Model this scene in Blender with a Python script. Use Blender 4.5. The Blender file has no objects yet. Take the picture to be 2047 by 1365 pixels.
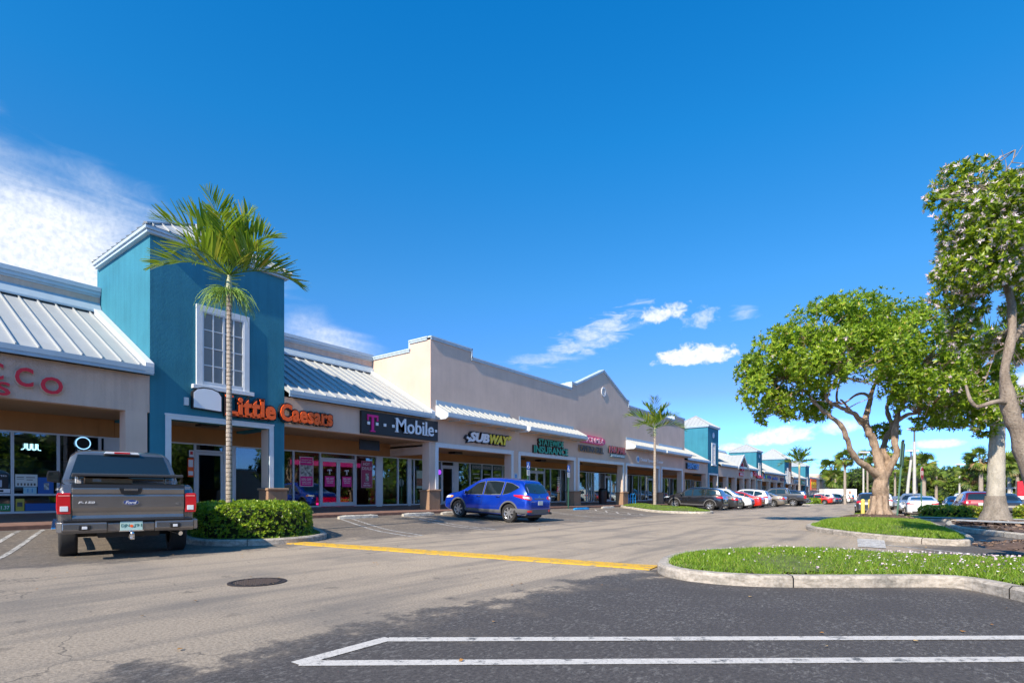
import bpy, bmesh, math, random
import numpy as np
from mathutils import Vector, Matrix
from mathutils.bvhtree import BVHTree
R = random.Random(7)
rng = np.random.default_rng(11)
scene = bpy.context.scene
COL = scene.collection
rad = math.radians

# ------------------------------------------------------------------ helpers
def tag(o, label=None, cat=None, group=None, kind=None):
    if label: o['label'] = label
    if cat: o['category'] = cat
    if group: o['group'] = group
    if kind: o['kind'] = kind
    return o

def empty(name, loc, label, cat, group=None):
    o = bpy.data.objects.new(name, None)
    o.empty_display_size = 0.2
    COL.objects.link(o)
    o.location = loc
    return tag(o, label, cat, group)

def rootloc(o):
    v = Vector((0, 0, 0))
    while o is not None:
        v += o.location
        o = o.parent
    return v

def smoothstep(a, b, x):
    t = max(0.0, min(1.0, (x - a) / (b - a)))
    return t * t * (3 - 2 * t)

def gz(x, y):
    """height of the lot: it falls away gently and rises towards the shops"""
    rise = .26 * smoothstep(12.5, 18.2, -x)
    c25 = max(0, min(25, y - 25))
    fl = -.0063 * c25 - .008 * max(0, y - 60)
    fr = -.021 * c25 - .004 * max(0, y - 60)
    w = smoothstep(-10, -3, x)
    return rise + fl * (1 - w) + fr * w

class MB:
    def __init__(s):
        s.v = []; s.f = []; s.m = []
    def add(s, vs, fs, m=0):
        b = len(s.v)
        s.v.extend([tuple(p) for p in vs])
        for f in fs:
            s.f.append(tuple(b + i for i in f)); s.m.append(m)
        return s
    def box(s, x0, x1, y0, y1, z0, z1, m=0):
        if x0 > x1: x0, x1 = x1, x0
        if y0 > y1: y0, y1 = y1, y0
        if z0 > z1: z0, z1 = z1, z0
        return s.add([(x0,y0,z0),(x1,y0,z0),(x1,y1,z0),(x0,y1,z0),(x0,y0,z1),(x1,y0,z1),(x1,y1,z1),(x0,y1,z1)],
                     [(0,3,2,1),(4,5,6,7),(0,1,5,4),(1,2,6,5),(2,3,7,6),(3,0,4,7)], m)
    def prism(s, poly, axis, a, b, m=0):
        # poly in the two remaining axes (cyclic order kept), extruded from a to b
        n = len(poly)
        def P(p, t):
            return {'x': (t, p[0], p[1]), 'y': (p[0], t, p[1]), 'z': (p[0], p[1], t)}[axis]
        ar = sum(poly[i][0]*poly[(i+1) % n][1] - poly[(i+1) % n][0]*poly[i][1] for i in range(n))
        flip = (ar < 0) ^ (axis == 'y') ^ (a > b)
        vs = [P(p, a) for p in poly] + [P(p, b) for p in poly]
        fs = [tuple(range(n - 1, -1, -1)), tuple(range(n, 2 * n))] + [(i, (i+1) % n, n + (i+1) % n, n + i) for i in range(n)]
        if flip: fs = [tuple(reversed(f)) for f in fs]
        return s.add(vs, fs, m)
    def beam(s, p0, p1, w, h, up=(0, 0, 1), m=0):
        # rectangular bar from p0 to p1, w across, h along 'up'
        p0 = Vector(p0); p1 = Vector(p1); d = (p1 - p0).normalized()
        u = Vector(up); u = (u - d * u.dot(d)).normalized(); r = d.cross(u)
        vs = []
        for p in (p0, p1):
            for a, b in ((-1,-1),(1,-1),(1,1),(-1,1)):
                vs.append(p + r * (a * w / 2) + u * (b * h / 2))
        return s.add(vs, [(0,1,2,3),(7,6,5,4),(0,4,5,1),(1,5,6,2),(2,6,7,3),(3,7,4,0)], m)
    def tube(s, pts, rads, n=8, m=0, cap=True):
        pts = [Vector(p) for p in pts]
        if not hasattr(rads, '__len__'): rads = [rads] * len(pts)
        b = len(s.v); ref = None
        for i, p in enumerate(pts):
            d = (pts[min(i+1, len(pts)-1)] - pts[max(i-1, 0)]).normalized()
            if ref is None:
                ref = Vector((1, 0, 0)) if abs(d.x) < .8 else Vector((0, 1, 0))
            u = (ref - d * ref.dot(d)).normalized(); ref = u; w = d.cross(u)
            for k in range(n):
                a = 2 * math.pi * k / n
                s.v.append(tuple(p + (u * math.cos(a) + w * math.sin(a)) * rads[i]))
        for i in range(len(pts) - 1):
            for k in range(n):
                k2 = (k + 1) % n
                s.f.append((b+i*n+k, b+i*n+k2, b+(i+1)*n+k2, b+(i+1)*n+k)); s.m.append(m)
        if cap:
            s.f.append(tuple(b + k for k in range(n-1, -1, -1))); s.m.append(m)
            e = b + (len(pts)-1) * n
            s.f.append(tuple(e + k for k in range(n))); s.m.append(m)
        return s
    def lathe(s, prof, n, c=(0,0,0), axis='z', m=0, ms=None):
        # prof: (radius, height) pairs
        b = len(s.v)
        for r, h in prof:
            for k in range(n):
                a = 2 * math.pi * k / n
                p = (r * math.cos(a), r * math.sin(a), h)
                if axis == 'y': p = (p[0], h, -p[1])
                if axis == 'x': p = (h, p[0], p[1])
                s.v.append((p[0]+c[0], p[1]+c[1], p[2]+c[2]))
        for i in range(len(prof)-1):
            for k in range(n):
                k2 = (k+1) % n
                s.f.append((b+i*n+k, b+i*n+k2, b+(i+1)*n+k2, b+(i+1)*n+k)); s.m.append(ms[i] if ms else m)
        return s
    def mesh(s, name, loc=(0,0,0), smooth=None):
        me = bpy.data.meshes.new(name)
        if s.v:
            a = np.array(s.v, dtype=np.float64) - np.array(loc)
            me.from_pydata(a.tolist(), [], s.f)
        me.polygons.foreach_set('material_index', s.m)
        if smooth is not None and s.v:
            me.polygons.foreach_set('use_smooth', [True] * len(s.f))
            me.set_sharp_from_angle(angle=rad(smooth))
        me.update()
        return me
    def build(s, name, mats, parent=None, smooth=None, loc=None, bevel=0, label=None, fix=False):
        if not isinstance(mats, (list, tuple)): mats = [mats]
        base = rootloc(parent) if parent else (Vector(loc) if loc else Vector((0,0,0)))
        me = s.mesh(name, base, smooth)
        if fix:
            bm = bmesh.new(); bm.from_mesh(me); bmesh.ops.recalc_face_normals(bm, faces=bm.faces); bm.to_mesh(me); bm.free()
        for mt in mats: me.materials.append(mt)
        o = bpy.data.objects.new(name, me)
        COL.objects.link(o)
        if parent: o.parent = parent
        else: o.location = base
        if bevel:
            md = o.modifiers.new('bevel', 'BEVEL'); md.width = bevel; md.segments = 2; md.limit_method = 'ANGLE'; md.angle_limit = rad(40)
        if label: o['label'] = label
        return o

def copy_tree(o, parent=None):
    c = o.copy(); COL.objects.link(c)
    if parent is not None: c.parent = parent
    for ch in list(KIDS.get(o.name, [])) or [x for x in o.children]:
        copy_tree(ch, c)
    return c
KIDS = {}

# text turned into mesh data: returns list of (verts2d...), placed by a frame
def text_geo(s, size, depth=.02, offset=0.0, width=None, shear=0.0, bevel=0.0, spacing=1.0, align='LEFT'):
    cu = bpy.data.curves.new('lettering', 'FONT')
    cu.body = s; cu.size = size; cu.extrude = depth / 2; cu.offset = offset; cu.shear = shear
    cu.bevel_depth = bevel; cu.resolution_u = 3; cu.space_character = spacing
    ob = bpy.data.objects.new('lettering', cu); COL.objects.link(ob)
    dg = bpy.context.evaluated_depsgraph_get(); dg.update()
    me = bpy.data.meshes.new_from_object(ob.evaluated_get(dg))
    vs = np.array([v.co[:] for v in me.vertices]) if len(me.vertices) else np.zeros((0, 3))
    fs = [tuple(p.vertices) for p in me.polygons]
    bpy.data.objects.remove(ob); bpy.data.curves.remove(cu); bpy.data.meshes.remove(me)
    return vs, fs

def put_text(mb, s, origin, along, up, height, width=None, depth=.02, offset=0.0, m=0, shear=0.0, align='l', ref=None, spacing=1.0):
    """letters whose capital height is 'height' and whose total run is 'width', starting at origin"""
    along = Vector(along).normalized(); up = Vector(up).normalized(); nrm = along.cross(up)
    vs, fs = text_geo(s, 1.0, 1.0, offset, shear=shear, spacing=spacing)
    if not len(vs): return
    if ref:
        rv, _ = ref
    else:
        rv = vs
    x0, x1 = rv[:,0].min(), rv[:,0].max(); y0, y1 = rv[:,1].min(), rv[:,1].max()
    sy = height / (y1 - y0); sx = (width / (x1 - x0)) if width else sy
    o = Vector(origin)
    off = 0
    if align == 'c': off = -(x1 - x0) * sx / 2
    out = []
    for x, y, z in vs:
        out.append(o + along * ((x - x0) * sx + off) + up * ((y - y0) * sy) + nrm * (z * depth))
    mb.add(out, fs, m)

# ------------------------------------------------------------------ materials
def nt(name):
    m = bpy.data.materials.new(name); m.use_nodes = True
    n = m.node_tree; b = n.nodes['Principled BSDF']
    return m, n, b
def N(n, t, **kw):
    x = n.nodes.new(t)
    for k, v in kw.items():
        if k in x.inputs: x.inputs[k].default_value = v
        else: setattr(x, k, v)
    return x
def mixc(n, fac, a, b, blend='MIX'):
    x = n.nodes.new('ShaderNodeMix'); x.data_type = 'RGBA'; x.blend_type = blend
    for sock, val in ((x.inputs[0], fac), (x.inputs[6], a), (x.inputs[7], b)):
        if hasattr(val, 'links') or isinstance(val, bpy.types.NodeSocket): n.links.new(val, sock)
        else: sock.default_value = val if not isinstance(val, tuple) else (val + (1,) if len(val) == 3 else val)
    return x.outputs[2]
def ramp(n, fac, stops):
    x = n.nodes.new('ShaderNodeValToRGB'); e = x.color_ramp.elements
    while len(e) < len(stops): e.new(.5)
    for i, (p, c) in enumerate(stops):
        e[i].position = p; e[i].color = c if len(c) == 4 else tuple(c) + (1,)
    n.links.new(fac, x.inputs[0]); return x.outputs[0]
def math_(n, op, a, b=0.0, c=None, clamp=False):
    x = n.nodes.new('ShaderNodeMath'); x.operation = op; x.use_clamp = clamp
    for i, v in enumerate((a, b) if c is None else (a, b, c)):
        if isinstance(v, bpy.types.NodeSocket): n.links.new(v, x.inputs[i])
        else: x.inputs[i].default_value = v
    return x.outputs[0]
def coord(n, scale=(1,1,1), which='Object'):
    t = n.nodes.new('ShaderNodeTexCoord'); mp = n.nodes.new('ShaderNodeMapping')
    mp.inputs['Scale'].default_value = scale
    n.links.new(t.outputs[which], mp.inputs['Vector']); return mp.outputs[0]
def noise(n, vec, scale, detail=4, rough=.55, dist=0):
    x = N(n, 'ShaderNodeTexNoise', Scale=scale, Detail=detail, Roughness=rough, Distortion=dist)
    n.links.new(vec, x.inputs['Vector']); return x.outputs['Fac']
def bump(n, b, h, strength=.3, dist=.01, chain=None):
    x = N(n, 'ShaderNodeBump', Strength=strength, Distance=dist)
    n.links.new(h, x.inputs['Height'])
    if chain: n.links.new(chain, x.inputs['Normal'])
    n.links.new(x.outputs[0], b.inputs['Normal']); return x.outputs[0]

def plain(name, col, rough=.5, metal=0., spec=.5, var=0., vscale=3., bmp=0., bscale=30., coat=0., dirt=None):
    m, n, b = nt(name)
    b.inputs['Roughness'].default_value = rough; b.inputs['Metallic'].default_value = metal
    b.inputs['Specular IOR Level'].default_value = spec
    b.inputs['Coat Weight'].default_value = coat; b.inputs['Coat Roughness'].default_value = .04
    c = tuple(col) + (1,)
    b.inputs['Base Color'].default_value = c
    if var or bmp:
        v = coord(n)
    if var:
        f = noise(n, v, vscale, 5)
        lo = tuple(max(0, x * (1 - var)) for x in col); hi = tuple(min(1, x * (1 + var)) for x in col)
        o = ramp(n, f, [(.3, lo), (.7, hi)])
        n.links.new(o, b.inputs['Base Color'])
    if bmp:
        bump(n, b, noise(n, v, bscale, 5), bmp, .01)
    return m

def stucco(name, col, var=.08, strength=.5, streak=.12):
    m, n, b = nt(name); b.inputs['Roughness'].default_value = .88; b.inputs['Specular IOR Level'].default_value = .25
    v = coord(n)
    f1 = noise(n, v, .8, 6, .6); f2 = noise(n, v, 14, 6, .6, .6)
    vs = coord(n, (3.5, 3.5, .22)); fs = noise(n, vs, 1.2, 4, .6)
    lo = tuple(x * (1 - var) for x in col); hi = tuple(min(1, x * (1 + var)) for x in col)
    c = ramp(n, f1, [(.3, lo), (.7, hi)])
    st = ramp(n, fs, [(.42, (1, 1, 1)), (.62, (1 - streak, 1 - streak, 1 - streak * .9))])
    c = mixc(n, 1.0, c, st, 'MULTIPLY')
    n.links.new(c, b.inputs['Base Color'])
    r2 = ramp(n, f2, [(.40, (0, 0, 0)), (.56, (1, 1, 1))])
    k = bump(n, b, r2, strength, .012)
    bump(n, b, noise(n, v, 70, 3), .15, .004, k)
    return m

def emis(name, col, s):
    m = bpy.data.materials.new(name); m.use_nodes = True; n = m.node_tree
    b = n.nodes['Principled BSDF']; b.inputs['Base Color'].default_value = tuple(col) + (1,)
    b.inputs['Emission Color'].default_value = tuple(col) + (1,); b.inputs['Emission Strength'].default_value = s
    return m

def shopglass(name, tint=(.42, .5, .5), mn=.10, mx=.62):
    m = bpy.data.materials.new(name); m.use_nodes = True; n = m.node_tree; n.nodes.clear()
    out = n.nodes.new('ShaderNodeOutputMaterial'); mix = n.nodes.new('ShaderNodeMixShader')
    tr = N(n, 'ShaderNodeBsdfTransparent', Color=tuple(tint) + (1,)); gl = N(n, 'ShaderNodeBsdfGlossy', Roughness=.015, Color=(.93, .97, 1, 1))
    v = coord(n); nb = N(n, 'ShaderNodeBump', Strength=.035, Distance=.02)
    n.links.new(noise(n, v, 1.3, 2), nb.inputs['Height']); n.links.new(nb.outputs[0], gl.inputs['Normal'])
    lw = N(n, 'ShaderNodeLayerWeight', Blend=.35)
    mr = N(n, 'ShaderNodeMapRange'); mr.inputs['To Min'].default_value = mn; mr.inputs['To Max'].default_value = mx
    n.links.new(lw.outputs['Fresnel'], mr.inputs['Value']); n.links.new(mr.outputs[0], mix.inputs[0])
    n.links.new(tr.outputs[0], mix.inputs[1]); n.links.new(gl.outputs[0], mix.inputs[2]); n.links.new(mix.outputs[0], out.inputs[0])
    return m

def leafmat(name, stops, trans=.35, rough=.45):
    m, n, b = nt(name)
    g = n.nodes.new('ShaderNodeNewGeometry')
    c = ramp(n, g.outputs['Random Per Island'], stops)
    n.links.new(c, b.inputs['Base Color']); b.inputs['Roughness'].default_value = rough
    b.inputs['Specular IOR Level'].default_value = .4
    tl = n.nodes.new('ShaderNodeBsdfTranslucent'); 
    c2 = mixc(n, .45, c, (.42, .60, .03), 'MIX'); n.links.new(c2, tl.inputs['Color'])
    mx = n.nodes.new('ShaderNodeMixShader'); mx.inputs[0].default_value = trans
    n.links.new(b.outputs[0], mx.inputs[1]); n.links.new(tl.outputs[0], mx.inputs[2])
    n.links.new(mx.outputs[0], n.nodes['Material Output'].inputs[0])
    return m

m_tan = stucco('tan_stucco', (.63, .475, .385))
m_tan_smooth = stucco('tan_stucco_smooth', (.63, .475, .385), strength=.15, streak=.045)
m_teal = stucco('teal_stucco', (.038, .20, .275), var=.10, strength=.16, streak=.10)
m_brown = stucco('brown_stucco', (.42, .21, .085), strength=.12, streak=.05)
m_pierbase = stucco('pier_base_stucco', (.32, .205, .13), strength=.2)
m_soffit = plain('soffit_paint', (.36, .24, .14), .8, var=.05)
m_trim = plain('white_trim', (.62, .645, .67), .5, var=.05, vscale=5, bmp=.05)
m_trimblue = plain('pale_blue_trim', (.44, .53, .60), .45, var=.06)
m_roof = plain('metal_roof', (.40, .415, .41), .42, metal=.0, var=.05, vscale=1.5, spec=.5)
m_rib = plain('roof_rib', (.40, .415, .41), .42, spec=.5)
m_flash = plain('roof_flashing', (.35, .45, .53), .4, var=.06)
m_gravel = plain('flat_roof', (.45, .44, .42), .9)
m_frame = plain('aluminium_frame', (.60, .64, .67), .35, metal=.2, var=.04)
m_glass = shopglass('shop_glass')
m_winpane = plain('tower_window_pane', (.20, .205, .20), .35, var=.08, vscale=2)
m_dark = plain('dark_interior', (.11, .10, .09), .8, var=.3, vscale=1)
m_mag = plain('magenta_wall', (.62, .01, .16), .6)
m_magp = plain('magenta_print', (.70, .008, .23), .5)
m_white = plain('white_paint', (.8, .8, .8), .5)
m_black = plain('black_plastic', (.012, .012, .013), .4)
m_brick = plain('brick_paver', (.20, .105, .075), .85, var=.25, vscale=6, bmp=.4, bscale=40)
m_walk = plain('arcade_floor', (.22, .13, .10), .7, var=.2, vscale=4, bmp=.1)
m_green = plain('sign_post_green', (.02, .10, .06), .5, var=.2)
m_red = plain('sign_red', (.62, .015, .03), .35)
m_conc_pole = plain('concrete_pole', (.50, .48, .44), .85, var=.08)

def concrete(name, col=(.50, .46, .41), stain=.5):
    m, n, b = nt(name); b.inputs['Roughness'].default_value = .9
    v = coord(n); f = noise(n, v, 2.2, 8, .65); g = noise(n, v, 25, 4)
    c = ramp(n, f, [(.30, tuple(x * (1 - stain) for x in col)), (.48, col), (.75, tuple(min(1, x * 1.12) for x in col))])
    vs2 = coord(n, (1, 1, 3)); st_ = ramp(n, noise(n, vs2, 5, 6, .7), [(.44, (.42, .40, .36)), (.56, (1, 1, 1))]); c = mixc(n, .75, c, mixc(n, 1.0, c, st_, 'MULTIPLY')); c = mixc(n, .25, c, ramp(n, g, [(.3, (.25, .24, .22)), (.7, (.8, .78, .72))]))
    n.links.new(c, b.inputs['Base Color']); bump(n, b, g, .35, .006)
    return m
m_kerb = concrete('kerb_concrete', (.42, .355, .285), .62)
m_kerbcap = concrete('kerb_concrete_pale', (.52, .47, .40), .40)

def asphalt():
    m, n, b = nt('asphalt'); b.inputs['Roughness'].default_value = .85; b.inputs['Specular IOR Level'].default_value = .3
    t = n.nodes.new('ShaderNodeTexCoord'); P = t.outputs['Object']
    sep = n.nodes.new('ShaderNodeSeparateXYZ'); n.links.new(P, sep.inputs[0]); X, Y = sep.outputs[0], sep.outputs[1]
    big = noise(n, P, .22, 5, .6); mid = noise(n, P, 1.3, 8, .68); fine = noise(n, P, 38, 3, .7); spk = noise(n, P, 95, 2, .8)
    wob = math_(n, 'MULTIPLY', math_(n, 'SUBTRACT', mid, .5), 4.2)
    wob2 = math_(n, 'MULTIPLY', math_(n, 'SUBTRACT', big, .5), 3.0)
    Xw = math_(n, 'ADD', X, math_(n, 'ADD', wob, wob2))
    def sst(val, a, c):
        r = N(n, 'ShaderNodeMapRange'); r.interpolation_type = 'SMOOTHSTEP'; r.inputs['From Min'].default_value = a; r.inputs['From Max'].default_value = c
        n.links.new(val, r.inputs['Value']); return r.outputs[0]
    # freshly sealed stalls right of the lane, older sealed stalls by the shops
    near = math_(n, 'MULTIPLY', sst(Xw, -4.3, -2.9), math_(n, 'SUBTRACT', 1.0, sst(Y, 7.6, 9.4)))
    right = math_(n, 'MULTIPLY', sst(Xw, -1.2, .9), .8)
    stalls = math_(n, 'MULTIPLY', math_(n, 'SUBTRACT', 1.0, sst(Xw, -11.2, -9.6)), .62)
    seal = math_(n, 'MAXIMUM', near, math_(n, 'MAXIMUM', right, stalls))
    # streaky tyre wear along the lane and dark blotches
    mp = n.nodes.new('ShaderNodeMapping'); mp.inputs['Scale'].default_value = (1.6, .16, 1); mp.inputs['Rotation'].default_value = (0, 0, .06)
    n.links.new(P, mp.inputs[0]); st = noise(n, mp.outputs[0], 1.0, 7, .62)
    strk = ramp(n, st, [(.48, (0, 0, 0)), (.62, (1, 1, 1))])
    blot = ramp(n, noise(n, P, .55, 6, .6), [(.50, (0, 0, 0)), (.66, (1, 1, 1))])
    lane = ramp(n, fine, [(.30, (.22, .178, .130)), (.50, (.385, .312, .232)), (.70, (.55, .45, .345))])
    lane = mixc(n, math_(n, 'MULTIPLY', math_(n, 'SUBTRACT', 1.0, sst(Y, 2.0, 7.0)), .38), lane, (.16, .145, .125))
    lane = mixc(n, math_(n, 'MULTIPLY', strk, .46), lane, (.11, .105, .10))
    lane = mixc(n, math_(n, 'MULTIPLY', blot, .42), lane, (.12, .115, .11))
    dark = ramp(n, fine, [(.30, (.042, .040, .040)), (.62, (.086, .077, .074)), (.74, (.17, .16, .15))])
    # where the sealer wore off, pale aggregate shows in scratches
    mp2 = n.nodes.new('ShaderNodeMapping'); mp2.inputs['Scale'].default_value = (2.2, 1.1, 1); mp2.inputs['Rotation'].default_value = (0, 0, .62); n.links.new(P, mp2.inputs[0])
    scr = noise(n, mp2.outputs[0], 13, 7, .78, .6)
    wear = math_(n, 'MULTIPLY', ramp(n, scr, [(.515, (0, 0, 0)), (.60, (1, 1, 1))]), ramp(n, mid, [(.40, (.12, .12, .12)), (.58, (1, 1, 1))]))
    dark = mixc(n, math_(n, 'MULTIPLY', wear, .52), dark, (.26, .25, .235))
    edge = noise(n, P, 12, 5, .7)
    sealn = sst(math_(n, 'ADD', seal, math_(n, 'MULTIPLY', math_(n, 'SUBTRACT', edge, .5), .9)), .28, .72)
    c = mixc(n, math_(n, 'MULTIPLY', sealn, math_(n, 'ADD', .35, math_(n, 'MULTIPLY', seal, .65))), lane, dark)
    # hairline cracks
    vo = N(n, 'ShaderNodeTexVoronoi', Scale=.33); vo.feature = 'DISTANCE_TO_EDGE'
    dn = n.nodes.new('ShaderNodeVectorMath'); dn.operation = 'ADD'
    nz = N(n, 'ShaderNodeTexNoise', Scale=1.6, Detail=6); n.links.new(P, nz.inputs['Vector'])
    n.links.new(P, dn.inputs[0]); n.links.new(nz.outputs['Color'], dn.inputs[1]); n.links.new(dn.outputs[0], vo.inputs['Vector'])
    cr = ramp(n, vo.outputs['Distance'], [(.0, (1, 1, 1)), (.0035, (0, 0, 0))])
    crm = math_(n, 'MULTIPLY', cr, ramp(n, big, [(.48, (0, 0, 0)), (.60, (.75, .75, .75))]))
    c = mixc(n, crm, c, (.05, .048, .045))
    # short dark scuffs
    mp3 = n.nodes.new('ShaderNodeMapping'); mp3.inputs['Scale'].default_value = (1, 3.2, 1); mp3.inputs['Rotation'].default_value = (0, 0, -.64); n.links.new(P, mp3.inputs[0])
    sc = ramp(n, noise(n, mp3.outputs[0], 5.0, 2, .5), [(.70, (0, 0, 0)), (.76, (1, 1, 1))])
    c = mixc(n, math_(n, 'MULTIPLY', sc, .6), c, (.07, .06, .055))
    n.links.new(c, b.inputs['Base Color'])
    oil = ramp(n, noise(n, P, 2.6, 3, .5), [(.66, (0, 0, 0)), (.74, (1, 1, 1))])
    c = mixc(n, math_(n, 'MULTIPLY', oil, .45), c, (.05, .046, .042))
    n.links.new(c, b.inputs['Base Color'])
    h = math_(n, 'ADD', fine, math_(n, 'MULTIPLY', spk, .6))
    bump(n, b, h, .55, .008)
    return m
m_asphalt = asphalt()

def worn_paint(name, col, under=(.22, .21, .19), amount=.5):
    m, n, b = nt(name); b.inputs['Roughness'].default_value = .75
    v = coord(n); f = noise(n, v, 7, 8, .75); g = noise(n, v, 40, 3)
    mask = ramp(n, f, [(amount - .02, (1, 1, 1)), (amount + .06, (0, 0, 0))])
    c0 = ramp(n, g, [(.3, tuple(x * .8 for x in col)), (.7, col)])
    vo = N(n, 'ShaderNodeTexVoronoi', Scale=5); vo.feature = 'DISTANCE_TO_EDGE'
    nz = N(n, 'ShaderNodeTexNoise', Scale=6, Detail=4); n.links.new(v, nz.inputs['Vector'])
    ad = n.nodes.new('ShaderNodeVectorMath'); n.links.new(v, ad.inputs[0]); n.links.new(nz.outputs['Color'], ad.inputs[1]); n.links.new(ad.outputs[0], vo.inputs['Vector'])
    cr = ramp(n, vo.outputs['Distance'], [(0, (1, 1, 1)), (.03, (0, 0, 0))])
    c0 = mixc(n, math_(n, 'MULTIPLY', cr, .55), c0, (.1, .1, .1))
    c = mixc(n, mask, (under[0], under[1], under[2]), c0)
    n.links.new(c, b.inputs['Base Color']); bump(n, b, g, .3, .004)
    return m
m_line = worn_paint('road_marking_white', (.60, .57, .53), (.12, .12, .12), .57)
m_line_old = worn_paint('old_marking_white', (.52, .51, .49), (.13, .125, .12), .50)
m_yellow = worn_paint('road_marking_yellow', (.78, .44, .02), (.30, .24, .12), .54)
m_yellow_post = plain('yellow_bollard_paint', (.72, .55, .13), .55, var=.15)
m_blue = plain('blue_stop_paint', (.01, .27, .62), .55, var=.15)
m_mulch = plain('mulch', (.11, .07, .052), .95, var=.5, vscale=18, bmp=.9, bscale=30)
m_soil = plain('soil_under_grass', (.10, .13, .03), .95, var=.35, vscale=8, bmp=.6, bscale=30)
# ------------------------------------------------------------------ world, sun, camera
SUN_EL, SUN_AZ = 37.0, 5.0      # sun over the -Y end of the row, a touch towards the lot
w = bpy.data.worlds.new('World'); scene.world = w; w.use_nodes = True
n = w.node_tree; n.nodes.clear()
out = n.nodes.new('ShaderNodeOutputWorld'); bg = n.nodes.new('ShaderNodeBackground')
sky = n.nodes.new('ShaderNodeTexSky'); sky.sky_type = 'NISHITA'; sky.sun_disc = False
sky.sun_elevation = rad(SUN_EL)
# direction towards the sun in world axes
sdir = Vector((math.sin(rad(SUN_AZ)) * math.cos(rad(SUN_EL)), -math.cos(rad(SUN_AZ)) * math.cos(rad(SUN_EL)), math.sin(rad(SUN_EL))))
sky.sun_rotation = math.atan2(sdir.x, sdir.y)
sky.altitude = 0; sky.air_density = 1.0; sky.dust_density = .3; sky.ozone_density = 3.0
hs = N(n, 'ShaderNodeHueSaturation', Saturation=1.30, Value=1.0)
n.links.new(sky.outputs[0], hs.inputs['Color'])
tint = mixc(n, 1.0, hs.outputs[0], (.58, .93, .94), 'MULTIPLY')
tc = n.nodes.new('ShaderNodeTexCoord'); D = tc.outputs['Generated']
sp = n.nodes.new('ShaderNodeSeparateXYZ'); n.links.new(D, sp.inputs[0])
AZ = math_(n, 'MULTIPLY', math_(n, 'ARCTAN2', sp.outputs[0], sp.outputs[1]), 57.2958)
EL = math_(n, 'MULTIPLY', math_(n, 'ARCSINE', sp.outputs[2]), 57.2958)
grade = ramp(n, math_(n, 'DIVIDE', EL, 60.0, clamp=True), [(0, (.60, .78, 1.0)), (.058, (.70, .82, 1.0)), (.165, (.92, .58, .44)), (.33, (.86, .80, .46)), (.43, (.66, .86, .49)), (.54, (.38, .94, .54)), (.70, (.20, .97, .58))])
tint = mixc(n, 1.0, tint, grade, 'MULTIPLY')
tint = mixc(n, 1.0, tint, (1.0, 1.0, 1.90), 'MULTIPLY')
cb = n.nodes.new('ShaderNodeCombineXYZ'); n.links.new(AZ, cb.inputs[0]); n.links.new(EL, cb.inputs[1])
AE = cb.outputs[0]
def wmap(scale, rot=0):
    mp = n.nodes.new('ShaderNodeMapping'); mp.inputs['Scale'].default_value = scale; mp.inputs['Rotation'].default_value = (0, 0, rad(rot))
    n.links.new(AE, mp.inputs[0]); return mp.outputs[0]
puff = noise(n, wmap((1, 1.25, 1)), .85, 9, .58, .3)
puff2 = noise(n, wmap((1, 1, 1)), 2.2, 6, .6)
wisp = noise(n, wmap((.20, .8, 1), 28), .5, 6, .5, .7)
wisp2 = noise(n, wmap((.35, 1.2, 1), -25), 1.1, 8, .62, .8)
def blob(az, el, ra, re, rot, nz, amp, soft, dens, flat=0.0):
    a = math_(n, 'SUBTRACT', AZ, az); e = math_(n, 'SUBTRACT', EL, el)
    cr, sr = math.cos(rad(rot)), math.sin(rad(rot))
    u = math_(n, 'DIVIDE', math_(n, 'ADD', math_(n, 'MULTIPLY', a, cr), math_(n, 'MULTIPLY', e, sr)), ra)
    v = math_(n, 'DIVIDE', math_(n, 'SUBTRACT', math_(n, 'MULTIPLY', e, cr), math_(n, 'MULTIPLY', a, sr)), re)
    if flat:   # flatter underside
        lowv = math_(n, 'MINIMUM', v, 0.0)
        v = math_(n, 'ADD', v, math_(n, 'MULTIPLY', lowv, flat))
    r = math_(n, 'SQRT', math_(n, 'ADD', math_(n, 'MULTIPLY', u, u), math_(n, 'MULTIPLY', v, v)))
    t = math_(n, 'ADD', math_(n, 'SUBTRACT', 1.0, r), math_(n, 'MULTIPLY', math_(n, 'SUBTRACT', nz, .5), amp))
    mr = N(n, 'ShaderNodeMapRange'); mr.interpolation_type = 'SMOOTHSTEP'
    mr.inputs['From Min'].default_value = 0.0; mr.inputs['From Max'].default_value = soft
    mr.inputs['To Max'].default_value = dens
    n.links.new(t, mr.inputs['Value']); return mr.outputs[0]
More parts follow.
